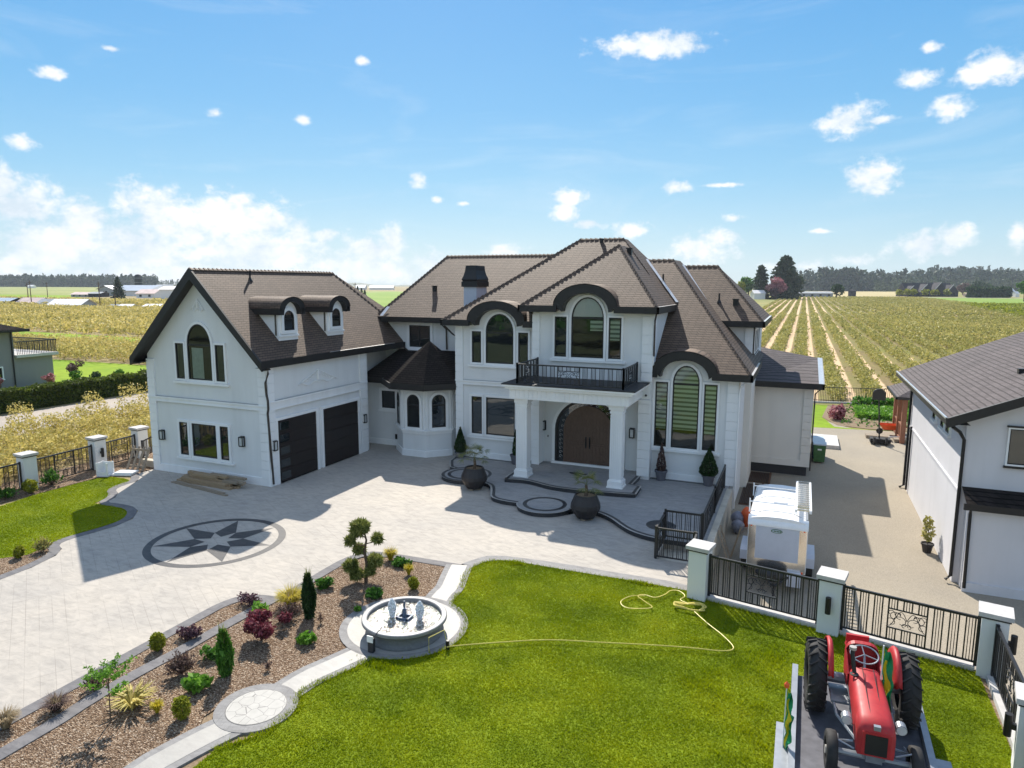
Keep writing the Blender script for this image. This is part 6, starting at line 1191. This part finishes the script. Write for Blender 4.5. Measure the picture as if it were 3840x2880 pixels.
# exhaust, seat, axle, engine, lamps, running boards
TB().tube([(-.20,.72,1.2),(-.24,.62,1.50),(-.235,.60,1.58)],.038,8).lathe(-.21,.78,[(.07,1.20),(.075,1.215),(.03,1.22)],10).build('exhaust_stack','black',tc_)
TB().tube([(-.235,.60,1.58),(-.235,.60,1.63)],.06,10).build('air_cleaner_cap','lip',tc_)
b=TB(); b.lathe(0,-.42,[(.02,1.02),(.16,1.03),(.22,1.08),(.24,1.16),(.22,1.15),(.14,1.06),(.02,1.05)],18).box(-.20,.20,-.64,-.58,1.05,1.28); b.tube([(0,-.42,1.05),(0,-.2,.75)],.03,6); b.build('seat','red',tc_)
b=TB().box(-.18,.18,-.3,.55,.45,.88).tube([(-.72,0,.66),(.72,0,.66)],.10,10).box(-.17,.17,.55,1.9,.40,.86).tube([(-.62,1.8,.36),(.62,1.8,.36)],.05,8).box(-.12,.12,1.7,1.95,.36,.6)
for s in (-1,1): b.tube([(s*.17,1.6,.42),(s*.45,.85,.42),(s*.5,.2,.5)],.028,6).box(s*.36-.16,s*.36+.16,-.05,.55,.46,.50); b.tube([(s*.30,1.85,.62),(s*.52,1.72,.5),(s*.5,1.5,.46)],.02,5).tube([(s*.30,1.95,.55),(s*.60,1.86,.62)],.015,5)
for k in range(5): b.box(.17,.24,.8+k*.2,.92+k*.2,.5,.78).box(-.25,-.17,.8+k*.2,.92+k*.2,.55,.8)
b.build('chassis','steel',tc_)
for s in (-1,1): l=TB(); l.tube([(s*.40,1.58,.88),(s*.40,1.72,.88)],.085,14); l.tube([(s*.28,1.6,.74),(s*.40,1.62,.86)],.015,5); q=l.build('headlight','steel',tc_); TB().tube([(s*.40,1.715,.88),(s*.40,1.73,.88)],.074,14).build('lens','lampglass',q)
# flags
def flag(name,label,x,y,z0,z1,w_,sd):
    t=thing(name,label,'flag',(x,y,z0)); MB().tube([(0,0,0),(.0,0,z1-z0)],.012,6).build('pole','white_gloss',t)
    n=16;m=6; h=(z1-z0)*.92
    Vs=[(sd*(.01+w_*(j/m)*(.55+.45*(1-abs(2*i/n-.9)))+.02*math.sin(i*1.3)),-.04*j*.5*math.sin(i*.8+j*.9)-.01*j, z1-z0-.03-h*i/n-.10*j/m*(1-i/n)) for i in range(n+1) for j in range(m+1)]
    F=[(i*(m+1)+j,i*(m+1)+j+1,(i+1)*(m+1)+j+1,(i+1)*(m+1)+j) for i in range(n) for j in range(m)]; mi=[1 if 1<=k%m<=2+((k//m)//5)%2 and 1<k//m<14 else 0 for k in range(len(F))]
    b=MB(); b.v=Vs;b.f=F;b.m=mi; b.build('cloth',['green_cloth','yellow_cloth'],t,recalc=False)
flag('flag','green and yellow cloth flag hanging beside the right fender of the tractor',1.64,12.8,.6,2.38,.19,1)
flag('flag','green and yellow flag on an orange tipped pole at the trailer left side',.12,11.8,.5,1.80,.13,1)
MB().lathe(.12,11.8,[(.0,1.77),(.04,1.79),(.045,1.85),(.0,1.91)],8).build('orange_marker','orange',label='small orange marker cap on top of the left flag pole of the trailer',category='marker')
# ---------------------------------------------------------------- orchards
def bushes(name,C,r,h,nleaf,ls,mat,label=None):
    n=len(C); k=np.repeat(np.arange(n),nleaf); m=len(k); d=unit(RNG.normal(size=(m,3))); q=RNG.uniform(.3,1,m)**.5; sc_=RNG.uniform(.75,1.25,n)[k]
    # a few long shoots
    P=np.c_[C[k,0]+d[:,0]*q*r*sc_,C[k,1]+d[:,1]*q*r*sc_,C[k,2]+h*.55*sc_+d[:,2]*q*h*.5*sc_]; P[:,2]=np.maximum(P[:,2],C[k,2]+.05)
    P[:,0]+=.25*r*np.sin(P[:,1]*3+P[:,2]*5); V,F=leafquads(P,ls,1.5,up=np.array([0,0,.5])); return npmesh(name,V,F,mat,kind='stuff')
G=lambda x0,x1,dx,y0,y1,dy,j:np.array([(x+random.gauss(0,j*dx),y+random.gauss(0,j*dy)) for x in np.arange(x0,x1,dx) for y in np.arange(y0,y1,dy)])
def z0(P,z): return np.c_[P,np.full(len(P),z)]
# near left: loose bushes between fence and lane
P=G(-38.6,-30.6,1.15,14,44,1.0,.28); P=P[~((P[:,0]<-37)&(P[:,1]>30))]; bushes('orchard_bushes_near',z0(P,-.03),.74,1.25,420,.085,'leaf_orch')
P=np.array([(-41.0,22.6),(-40.6,24.2),(-39.2,27.5),(-38.8,29.8),(-41.6,21.6),(-38.6,31.4)]); bushes('orchard_tall_shoots',z0(P,-.03),.8,2.0,700,.085,'leaf_orch')
P=G(-135,-49.5,1.7,51.6,67.5,1.5,.25); P=P[P[:,0]<-.9*P[:,1]*0-49.5]; P=P[(P[:,0]>-118)&((P[:,1]<64)|(P[:,0]>-72))]; bushes('orchard_bushes_beyond_lawn',z0(P,-.03),1.05,1.5,130,.17,'leaf_orch')
P=G(-320,-62,3.0,79.5,150,2.8,.3); P=P[(P[:,0]>-1.9*P[:,1]-35)&(P[:,0]<-.75*P[:,1])]; bushes('orchard_field_left',z0(P,-.03),1.9,1.5,75,.34,'leaf_orch')
P=G(-420,-140,5.5,150,232,5,.3); P=P[(P[:,0]>-2.0*P[:,1])&(P[:,0]<-.85*P[:,1])]; P=P[~((P[:,0]<-205)&(P[:,0]>-262)&(P[:,1]>140)&(P[:,1]<182))]; bushes('orchard_field_left_far',z0(P,-.03),3.4,1.4,55,.6,'leaf_orch')
# right: rows running away from the house
rows=[];rowsf=[]
for i,x in enumerate(np.arange(-12,61,3.0)):
    ys=np.arange(62.5,236,1.15); rows.append(np.c_[x+RNG.normal(0,.14,len(ys)),ys+RNG.normal(0,.2,len(ys))])
P=np.concatenate(rows); k=RNG.uniform(size=len(P))>.06; near=P[k&(P[:,1]<130)]; far=P[k&(P[:,1]>=130)]
bushes('orchard_rows_right',z0(near,-.95),.80,1.1,90,.18,'leaf_orch_r'); bushes('orchard_rows_right_beyond',z0(far,-.95),.85,1.1,44,.28,'leaf_orch_r')
for x in np.arange(-15,86,3.0):
    ys=np.arange(246,640,2.6); rowsf.append(np.c_[x+RNG.normal(0,.15,len(ys)),ys])
bushes('orchard_rows_distant',z0(np.concatenate(rowsf),-.95),.62,.7,12,.5,'leaf_orch_r')
P=G(64,230,2.6,135,420,4.5,.3); P=P[P[:,0]>60+(P[:,1]-245)*.08]; bushes('crop_rows_right',z0(P,-.95),1.4,1.0,12,.8,'leaf_lime')
# ---------------------------------------------------------------- hedges
def hedge(name,label,a,b,w_,h,z,ls,n,mat='leaf_hedge'):
    L=math.dist(a,b); ang=math.atan2(b[1]-a[1],b[0]-a[0]); t=thing(name,label,'hedge',(a[0],a[1],z),ang)
    u=RNG.uniform(0,L,n); s=RNG.integers(0,3,n); v=np.where(s==0,-w_/2,np.where(s==1,w_/2,RNG.uniform(-w_/2,w_/2,n))); zz=np.where(s==2,h,RNG.uniform(0,h,n)); P=np.c_[u,v,zz]+RNG.normal(0,ls*.45,(n,3)); P[:,2]*=(1+.05*np.sin(u*2.3)+.04*np.sin(u*5.1)); P[:,2]=np.maximum(P[:,2],.02)
    foliage(t,P,ls,mat); MB().box(0,L,-w_*.4,w_*.4,0,h*.9).build('inner_growth','leaf_dark',t)
hedge('hedge','long clipped green hedge beside the gravel lane in front of the grey house',(-49.2,14),(-48.6,56),1.1,1.42,-.03,.13,42000)
hedge('hedge','tall dark clipped hedge beside the far tan shed at the right horizon',(124,668),(157,690),4,7.0,-.95,1.6,1600,'leaf_dark')
# ---------------------------------------------------------------- trees
def conifer(name,label,x,y,z,h,r,n=1400,ls=None,mat='leaf_conifer',cat='tree',shape=1.0,group=None):
    t=thing(name,label,cat,(x,y,z),random.uniform(0,6),group); q=RNG.uniform(0,1,n)**1.3; a=RNG.uniform(0,2*PI,n); lay=.75+.25*np.sin(q*60); rr=r*(1-q)**shape*lay*(.35+.65*RNG.uniform(0,1,n)**.5)*(1+.2*np.sin(a*3+q*9)); P=np.c_[np.cos(a)*rr,np.sin(a)*rr,h*(.06+.94*q)-rr*.25]
    foliage(t,P,ls or r*.28,mat,'crown',up=np.array([0,0,-.3])); MB().tube([(0,0,0),(0,0,h*.9)],[r*.09,r*.02],7).build('trunk','bark',t); return t
def broad(name,label,x,y,z,h,r,n=1200,mat='leaf_wood',ls=None,cl=9,cat='tree',group=None,squash=.8):
    t=thing(name,label,cat,(x,y,z),random.uniform(0,6),group); Pl=[]
    for k in range(cl):
        a=random.uniform(0,6.28); q=random.uniform(0,.62)*r; c=(q*math.cos(a),q*math.sin(a),h*random.uniform(.42,.82)); rr=r*random.uniform(.35,.6); Pl.append(ballpts(n//cl,c,(rr,rr,rr*squash),.6))
    foliage(t,np.concatenate(Pl),ls or r*.13,mat,'crown'); b=MB().tube([(0,0,0),(r*.03,0,h*.3),(0,0,h*.65)],[r*.07,r*.055,r*.02],7)
    for k in range(4): a=k*1.7; b.tube([(0,0,h*.25),(math.cos(a)*r*.45,math.sin(a)*r*.45,h*.6)],[r*.03,r*.01],5)
    b.build('trunk','bark',t); return t
def at(u,dist): # bearing in the view -> position at a distance from the viewpoint
    a=math.atan((u-1106)/1474.7)-YAW; return (dist*math.sin(a)/math.cos(a+YAW)*1.0,dist*math.cos(a)/math.cos(a+YAW))
def T_(u,dist): x,y=at(u,dist); return x,y
x,y=T_(1688,480); conifer('dark_conifer','largest dark evergreen rising behind the pink blossom tree',x,y,-.95,29.5,12.5,4200,1.7,shape=.38)
x,y=T_(1700,478); broad('dark_tree','broad dark evergreen mass on the right flank of the largest evergreen',x,y,-.95,21,10,2000,'leaf_conifer',1.5)
x,y=T_(1637,480); conifer('dark_conifer','slim dark evergreen to the left of the pink blossom tree',x,y,-.95,23,6.8,2000,1.4,shape=.35)
x,y=T_(1612,500); broad('green_tree','light green leafy tree at the right edge of the main roof',x,y,-.95,17,8,1300,'leaf_green',1.2)
x,y=T_(1592,470); broad('green_tree','yellow green low tree half hidden behind the main roof edge',x,y,-.95,12,6,900,'leaf_lime',1.0)
x,y=T_(1671,470); broad('blossom_tree','round pink blossom tree at the far edge of the orchard rows',x,y,-.95,15.5,7.6,3400,'leaf_pink',.7,16)
x,y=T_(1668,466); broad('purple_tree','dark purple lower canopy in front of the pink blossom tree',x,y,-.95,8.5,4,700,'leaf_purple',.8)
x,y=T_(1800,500); broad('dark_round_tree','round dark tree beside the flat roofed far house',x,y,-.95,11.5,6.5,1200,'leaf_dark',1.0)
x,y=T_(1750,470)
x,y=T_(2203,430); broad('green_tree','rounded mid green tree cut by the right picture edge',x,y,-.95,14,5.5,1300,'leaf_green',.9)
for i,u in enumerate((1935,1952,1965,2010,2037,1990)):
    x,y=T_(u,600); broad('shrub_tree',('leftmost of the','second from left of the','third from left of the','second from right of the','rightmost of the','middle of the')[i]+' yellow green shrubs before the dark gabled house',x,y,-.95,6.5,4.0,320,'leaf_lime',1.0,group='shrubs before the dark gabled house')
for i,u in enumerate((2070,2100,2125)):
    x,y=T_(u,740); broad('dark_tree',('rounded brown tree left of','taller dark tree behind','low dark tree right of the middle behind')[i]+' the far clipped hedge',x,y,-.95,12+2*(i%2),9,500,('leaf_brown','leaf_dark','leaf_dark')[i],1.6)
x,y=T_(262,350); conifer('lone_conifer','dark pointed lone evergreen in the left field before the big barn',x,y,-.03,11.6,3.9,1500,.75,shape=.62)
x,y=(-60.4,40.9); broad('small_tree','small round greyish tree on the neighbouring lawn',x,y,-.03,1.8,.8,800,'leaf_brown',.12,6)
for i,(x,y,m,r) in enumerate(((-57.2,36.6,'leaf_pink',.75),(-56.4,38.3,'leaf_green',.9),(-58.2,33.4,'leaf_pink',.6),(-57,40.5,'leaf_dark',.8),(-56.6,42.5,'leaf_green',.7))):
    broad('garden_shrub',('pink flowering shrub by the corner of the grey house','leafy shrub right of the pink flowering one','pale flowering shrub against the grey house wall','low dark shrub behind the long hedge','low green shrub under the small round tree')[i],x,y,-.03,1.3 if i<3 else .9,r*.75,500,m,.10,6,cat='shrub')
# woodland on the horizon
def wood(name,specs,mats,ntree,z=-.95):
    Ps=[];ls=[]
    for (u0,u1,d0,d1,h0,h1,zt) in specs:
        for k in range(ntree):
            u=random.uniform(u0,u1); d=random.uniform(d0,d1); x,y=T_(u,d); h=random.uniform(h0,h1)*random.choice((1,1,1.12,.85)); con=random.random()<.6; n=42; q=RNG.uniform(0,1,n); a=RNG.uniform(0,6.28,n); r=h*(.17 if con else .27); rr=(r*(1-q)**.8 if con else r*np.sin(np.clip(q*.85+.12,0,1)*PI)**.6)*RNG.uniform(.4,1,n); Ps.append(np.c_[x+np.cos(a)*rr,y+np.sin(a)*rr,z+zt(u)+h*q])
            ls.append(np.full(n,h*.13))
    P=np.concatenate(Ps); V,F=leafquads(P,np.concatenate(ls),1.6,up=np.array([0,0,.6])); npmesh(name,V,F,mats,kind='stuff')
hillz=lambda u:0
P=[]
for k in range(60): x=-150+k*5+random.uniform(-2,2); P.append((x,random.uniform(-64,-54),-.03))
bushes('trees_across_street',np.array(P),3.2,9,160,1.0,'leaf_green')
wood('woodland_right',[(1700,1930,1180,1300,20,36,hillz),(1925,2230,1180,1300,18,38,hillz),(1760,1850,1150,1180,26,36,hillz)],'leaf_conifer',240)
wood('woodland_right_edge',[(1880,2230,1100,1170,12,22,hillz)],'leaf_wood',260)
hz2=lambda u:max(0,15*math.exp(-((u-2120)/150)**2)+9*math.exp(-((u-2010)/40)**2))
wood('wooded_hill_trees',[(1900,2260,1500,1750,24,34,hz2)],'leaf_conifer',420)
n=40; b=MB(); V=[];
for i in range(n+1):
    u=1850+i*12; h=hz2(u); 
    for d,f in ((1420,0),(1520,.8),(1650,1),(1900,.9),(2300,0)): x,y=T_(u,d); V.append((x,y,-1.0+h*f*1.0))
b.add(V,[(i*5+j,i*5+j+1,(i+1)*5+j+1,(i+1)*5+j) for i in range(n) for j in range(4)]); b.build('wooded_hill','leaf_wood',kind=ST)
wood('tree_belt_left',[(-30,345,1380,1500,17,24,hillz)],'leaf_conifer',750,-.03)
wood('tree_belt_left_end',[(330,420,1900,2100,12,18,hillz)],'leaf_conifer',60,-.03)
V=[]
for i in range(83):
    u=560+i*14; h=6+5*math.sin(i*.21)+2*math.sin(i*.9)
    for d,f in ((2300,0),(2500,1),(2900,1),(3200,0)): x,y=T_(u,d); V.append((x,y,-.5+max(0,h)*f*1.7))
MB().add(V,[(i*4+j,i*4+j+1,(i+1)*4+j+1,(i+1)*4+j) for i in range(82) for j in range(3)]).build('far_hills','leaf_conifer',kind=ST)
for i,(u,d,h) in enumerate(((775,330,7.5),(783,335,6.5),(790,325,5.8))): x,y=T_(u,d); conifer('small_conifer',('tallest','middle','shortest')[i]+' of three small dark evergreens in the gap between the roofs',x,y,-.03,h,1.6,500,.4,group='evergreens in the gap between roofs',shape=.6)
# ---------------------------------------------------------------- distant buildings
def barn(name,label,u0,u1,d,hw,hr,wall,rf,z=-.03,depth=None,cat='barn',gable=False,win=0):
    (x0,y0),(x1,y1)=T_(u0,d),T_(u1,d); L=math.dist((x0,y0),(x1,y1)); ang=math.atan2(y1-y0,x1-x0); t=thing(name,label,cat,(x0,y0,z),ang); D=depth or L*.35; ov=D*.05
    b=MB().box(0,L,0,D,0,hw)
    if not gable: b.prism([(0,hw-.01),(D,hw-.01),(D/2,hr)],0.05,L-.05,fr=lambda x,y,zz:(zz,x,y)); b.build('wall',wall,t); roof_=MB().add([(-ov,-ov,hw-.05),(L+ov,-ov,hw-.05),(L+ov,D/2,hr),(-ov,D/2,hr)],[(0,1,2,3)]).add([(-ov,D+ov,hw-.05),(L+ov,D+ov,hw-.05),(L+ov,D/2,hr),(-ov,D/2,hr)],[(0,1,2,3)])
    else: b.prism([(0,hw-.01),(L,hw-.01),(L/2,hr)],0.05,D-.05,fr=lambda x,y,zz:(x,zz,y)); b.build('wall',wall,t); roof_=MB().add([(-ov,-ov,hw-.1),(L/2,-ov,hr),(L/2,D,hr),(-ov,D,hw-.1)],[(0,1,2,3)]).add([(L+ov,-ov,hw-.1),(L/2,-ov,hr),(L/2,D,hr),(L+ov,D,hw-.1)],[(0,1,2,3)])
    roof_.build('roof',rf,t,recalc=False)
    if win:
        for k in range(win): MB().box(L*(k+.35)/win,L*(k+.62)/win,-.06,0,hw*.25,hw*.75).build('window','black',t)
    return t
barn('barn','long low barn with pinkish roof at the far left field edge',40,86,262,.9,2.9,'barnwall','roofpink',depth=9)
barn('barn','long low shed with bright white roof in the left field',108,178,250,.6,2.7,'barnwall','roofwhite',depth=10)
barn('barn','dark roofed low shed leftmost in the left field',-10,26,262,1.6,2.8,'browndark','roofmetal',depth=9)
barn('barn','grey corrugated link roof between the pink and white field sheds',84,108,258,.8,2.6,'barnwall','barnwall',depth=8)
barn('big_barn','largest barn with blue grey metal roof beside the silo',248,333,455,3.6,7.2,'roofwhite','roofmetal',depth=26,win=2)
barn('barn','grey barn with a gable front left of the largest barn',219,250,450,4.5,6.9,'barnwall','roofmetal',gable=True,depth=24,win=1)
barn('farm_shed','low dark open shed leftmost of the farmyard',160,198,420,1.6,3.0,'barnwall','roofpink',depth=10,win=3)
barn('farm_shed','low shed with dark openings beside the gable fronted barn',197,222,418,2.2,3.2,'browndark','barnwall',depth=10)
barn('farmhouse','low farmhouse with pink roof before the largest barn',300,338,400,2.6,5.0,'roofwhite','roofpink',depth=14,win=2)
barn('barn','pale grey roofed barn right behind the pink roofed farmhouse',336,372,420,4.5,7.0,'roofwhite','barnwall',depth=20)
barn('white_shed','white shed with pale roof close to the garage gable',350,378,380,5.2,6.8,'roofwhite','roofwhite',depth=12)
barn('white_hut','small low hut with white roof in the middle of the left field',257,284,232,.55,1.5,'barnwall','roofwhite',depth=6,cat='hut')
barn('white_hut','flat white hut near the garage gable in the left field',312,346,228,1.0,1.7,'roofmetal','roofwhite',depth=6,cat='hut')
barn('grey_hut','tiny grey hut left of the white roofed field hut',236,257,236,.5,1.3,'barnwall','barnwall',depth=5,cat='hut')
barn('barn','distant pale barn right of the silo on the horizon',338,372,800,3,7,'roofwhite','barnwall',depth=20)
barn('tiny_shed','tiny white shed in front of the left tree belt',68,80,1100,3,5,'roofwhite','roofwhite',depth=8)
t=thing('silo','dark domed silo standing behind the largest barn','silo',(*T_(307,500),-.03)); MB().lathe(0,0,[(2.7,0),(2.7,12.2),(2.5,13.4),(1.6,14.6),(.0,15.0)],20).build('tower','silo',t,smooth=False)
for k in (3,6,9,12): MB().lathe(0,0,[(2.76,k),(2.76,k+.2)],20).build('hoop','barnwall',t)
for i,(u,d,h) in enumerate(((74,262,9.5),(224/1.0*0+68,270,8.5),(221,250,9),(110,340,9),(770,320,9),(254,236,5))):
    x,y=T_(u,d); t=thing('utility_pole',('dark utility pole by the leftmost sheds','thin utility pole just left of another one by the sheds','utility pole rising beside the bright white shed roof','thin pole further back in the left field','thin pole in the gap between the roofs','short pole beside the small white hut')[i],'pole',(x,y,-.03),0,'wooden utility poles'); MB().tube([(0,0,0),(0,0,h)],[.20,.13],6).build('post','bark',t); MB().box(-1,1,-.06,.06,h-.9,h-.7).build('cross_arm','bark',t)
# gap between the roofs
barn('neighbour_barn','brown roofed house seen in the gap between garage and main roof',770,835,75,3.6,6.0,'barnwall','roofbrown',depth=9,cat='house')
barn('white_barn','long white barn far away in the gap between the roofs',800,850,1000,3,6,'roofwhite','roofwhite',depth=15)
barn('white_barn','small pale barn left of the white one in the roof gap',770,790,1000,3,7,'roofwhite','roofmetal',depth=15)
# right horizon buildings
barn('far_house','low flat roofed grey house at the far end of the orchard rows',1722,1793,560,3.2,4.6,'barnwall','barnwall',z=-.95,depth=12,cat='house',win=4)
barn('white_outbuilding','small white outbuilding left of the pink blossom tree',1624,1648,470,4,6.2,'roofwhite','roofwhite',z=-.95,depth=8,cat='shed')
barn('dark_shed','small dark shed by the far country road',1831,1842,600,4.5,6,'browndark','browndark',z=-.95,depth=5,cat='shed')
t0=thing('gabled_house','large dark brown house with several steep gables at the right horizon','house',(*T_(1952,610),-.95),-YAW*0+math.atan2(at(2062,610)[1]-at(1952,610)[1],at(2062,610)[0]-at(1952,610)[0])); L=math.dist(at(1952,610),at(2062,610))
MB().box(0,L,6,18,0,6).prism([(6,6),(18,6),(12,12)],1,L-1,fr=lambda x,y,z:(z,x,y)).build('wall','browndark',t0)
for k,(c,w_,h) in enumerate(((5,5,9.5),(17,6,11),(29,6.5,12.5),(40,5,10.5))):
    q=MB().prism([(c-w_,0),(c+w_,0),(c+w_,4.2),(c,h),(c-w_,4.2)],0,10,fr=lambda x,y,z:(x,z,y)).build('gable','browndark',t0)
    MB().add([(c-w_-.6,-.5,3.6),(c-w_-.6,-.5,4.4),(c,-.5,h+.5),(c,-.5,h-.3),],[(0,1,2,3)]).build('verge_board','roofwhite',q); MB().box(c-1.5,c+1.5,-.1,0,1,3.2).build('window','glass',q)
barn('tan_box_shed','low tan shed left of the far clipped hedge',2080,2098,620,2.2,3.0,'roofpink','roofpink',z=-.95,depth=6,cat='shed')
barn('white_kiosk','tiny white hut near the right picture edge on the far road',2184,2192,600,3,5,'roofwhite','roofwhite',z=-.95,depth=4,cat='hut')
barn('long_house','pale long roofed house behind the far clipped hedge',2140,2182,720,4,7,'barnwall','roofmetal',z=-.95,depth=10,cat='house')
for i,(u,d) in enumerate(((1932,640),(1940,640))):
    x,y=T_(u,d); t=thing('parked_car',('white parked car left of the dark gabled house','grey parked car next to the white one by the gabled house')[i],'car',(x,y,-.95),-.4); MB().prism([(-2.2,.3),(2.2,.3),(2.2,.9),(1.2,1.0),(.7,1.5),(-1.2,1.5),(-2.1,1.0)],-.9,.9,fr=lambda a,b_,c_:(a,c_,b_)).build('body','white_gloss' if i==0 else 'steel',t)
    for q in (-1.4,1.4): MB().tube([(q,-.92,.33),(q,.92,.33)],.33,12).build('wheel','rubber',t)
# ---------------------------------------------------------------- tidy: at most thing > part > sub-part
def depth(o):
    d=0
    while o.parent: o=o.parent; d+=1
    return d
for o in list(COL.objects):
    while depth(o)>2: o.parent=o.parent.parent
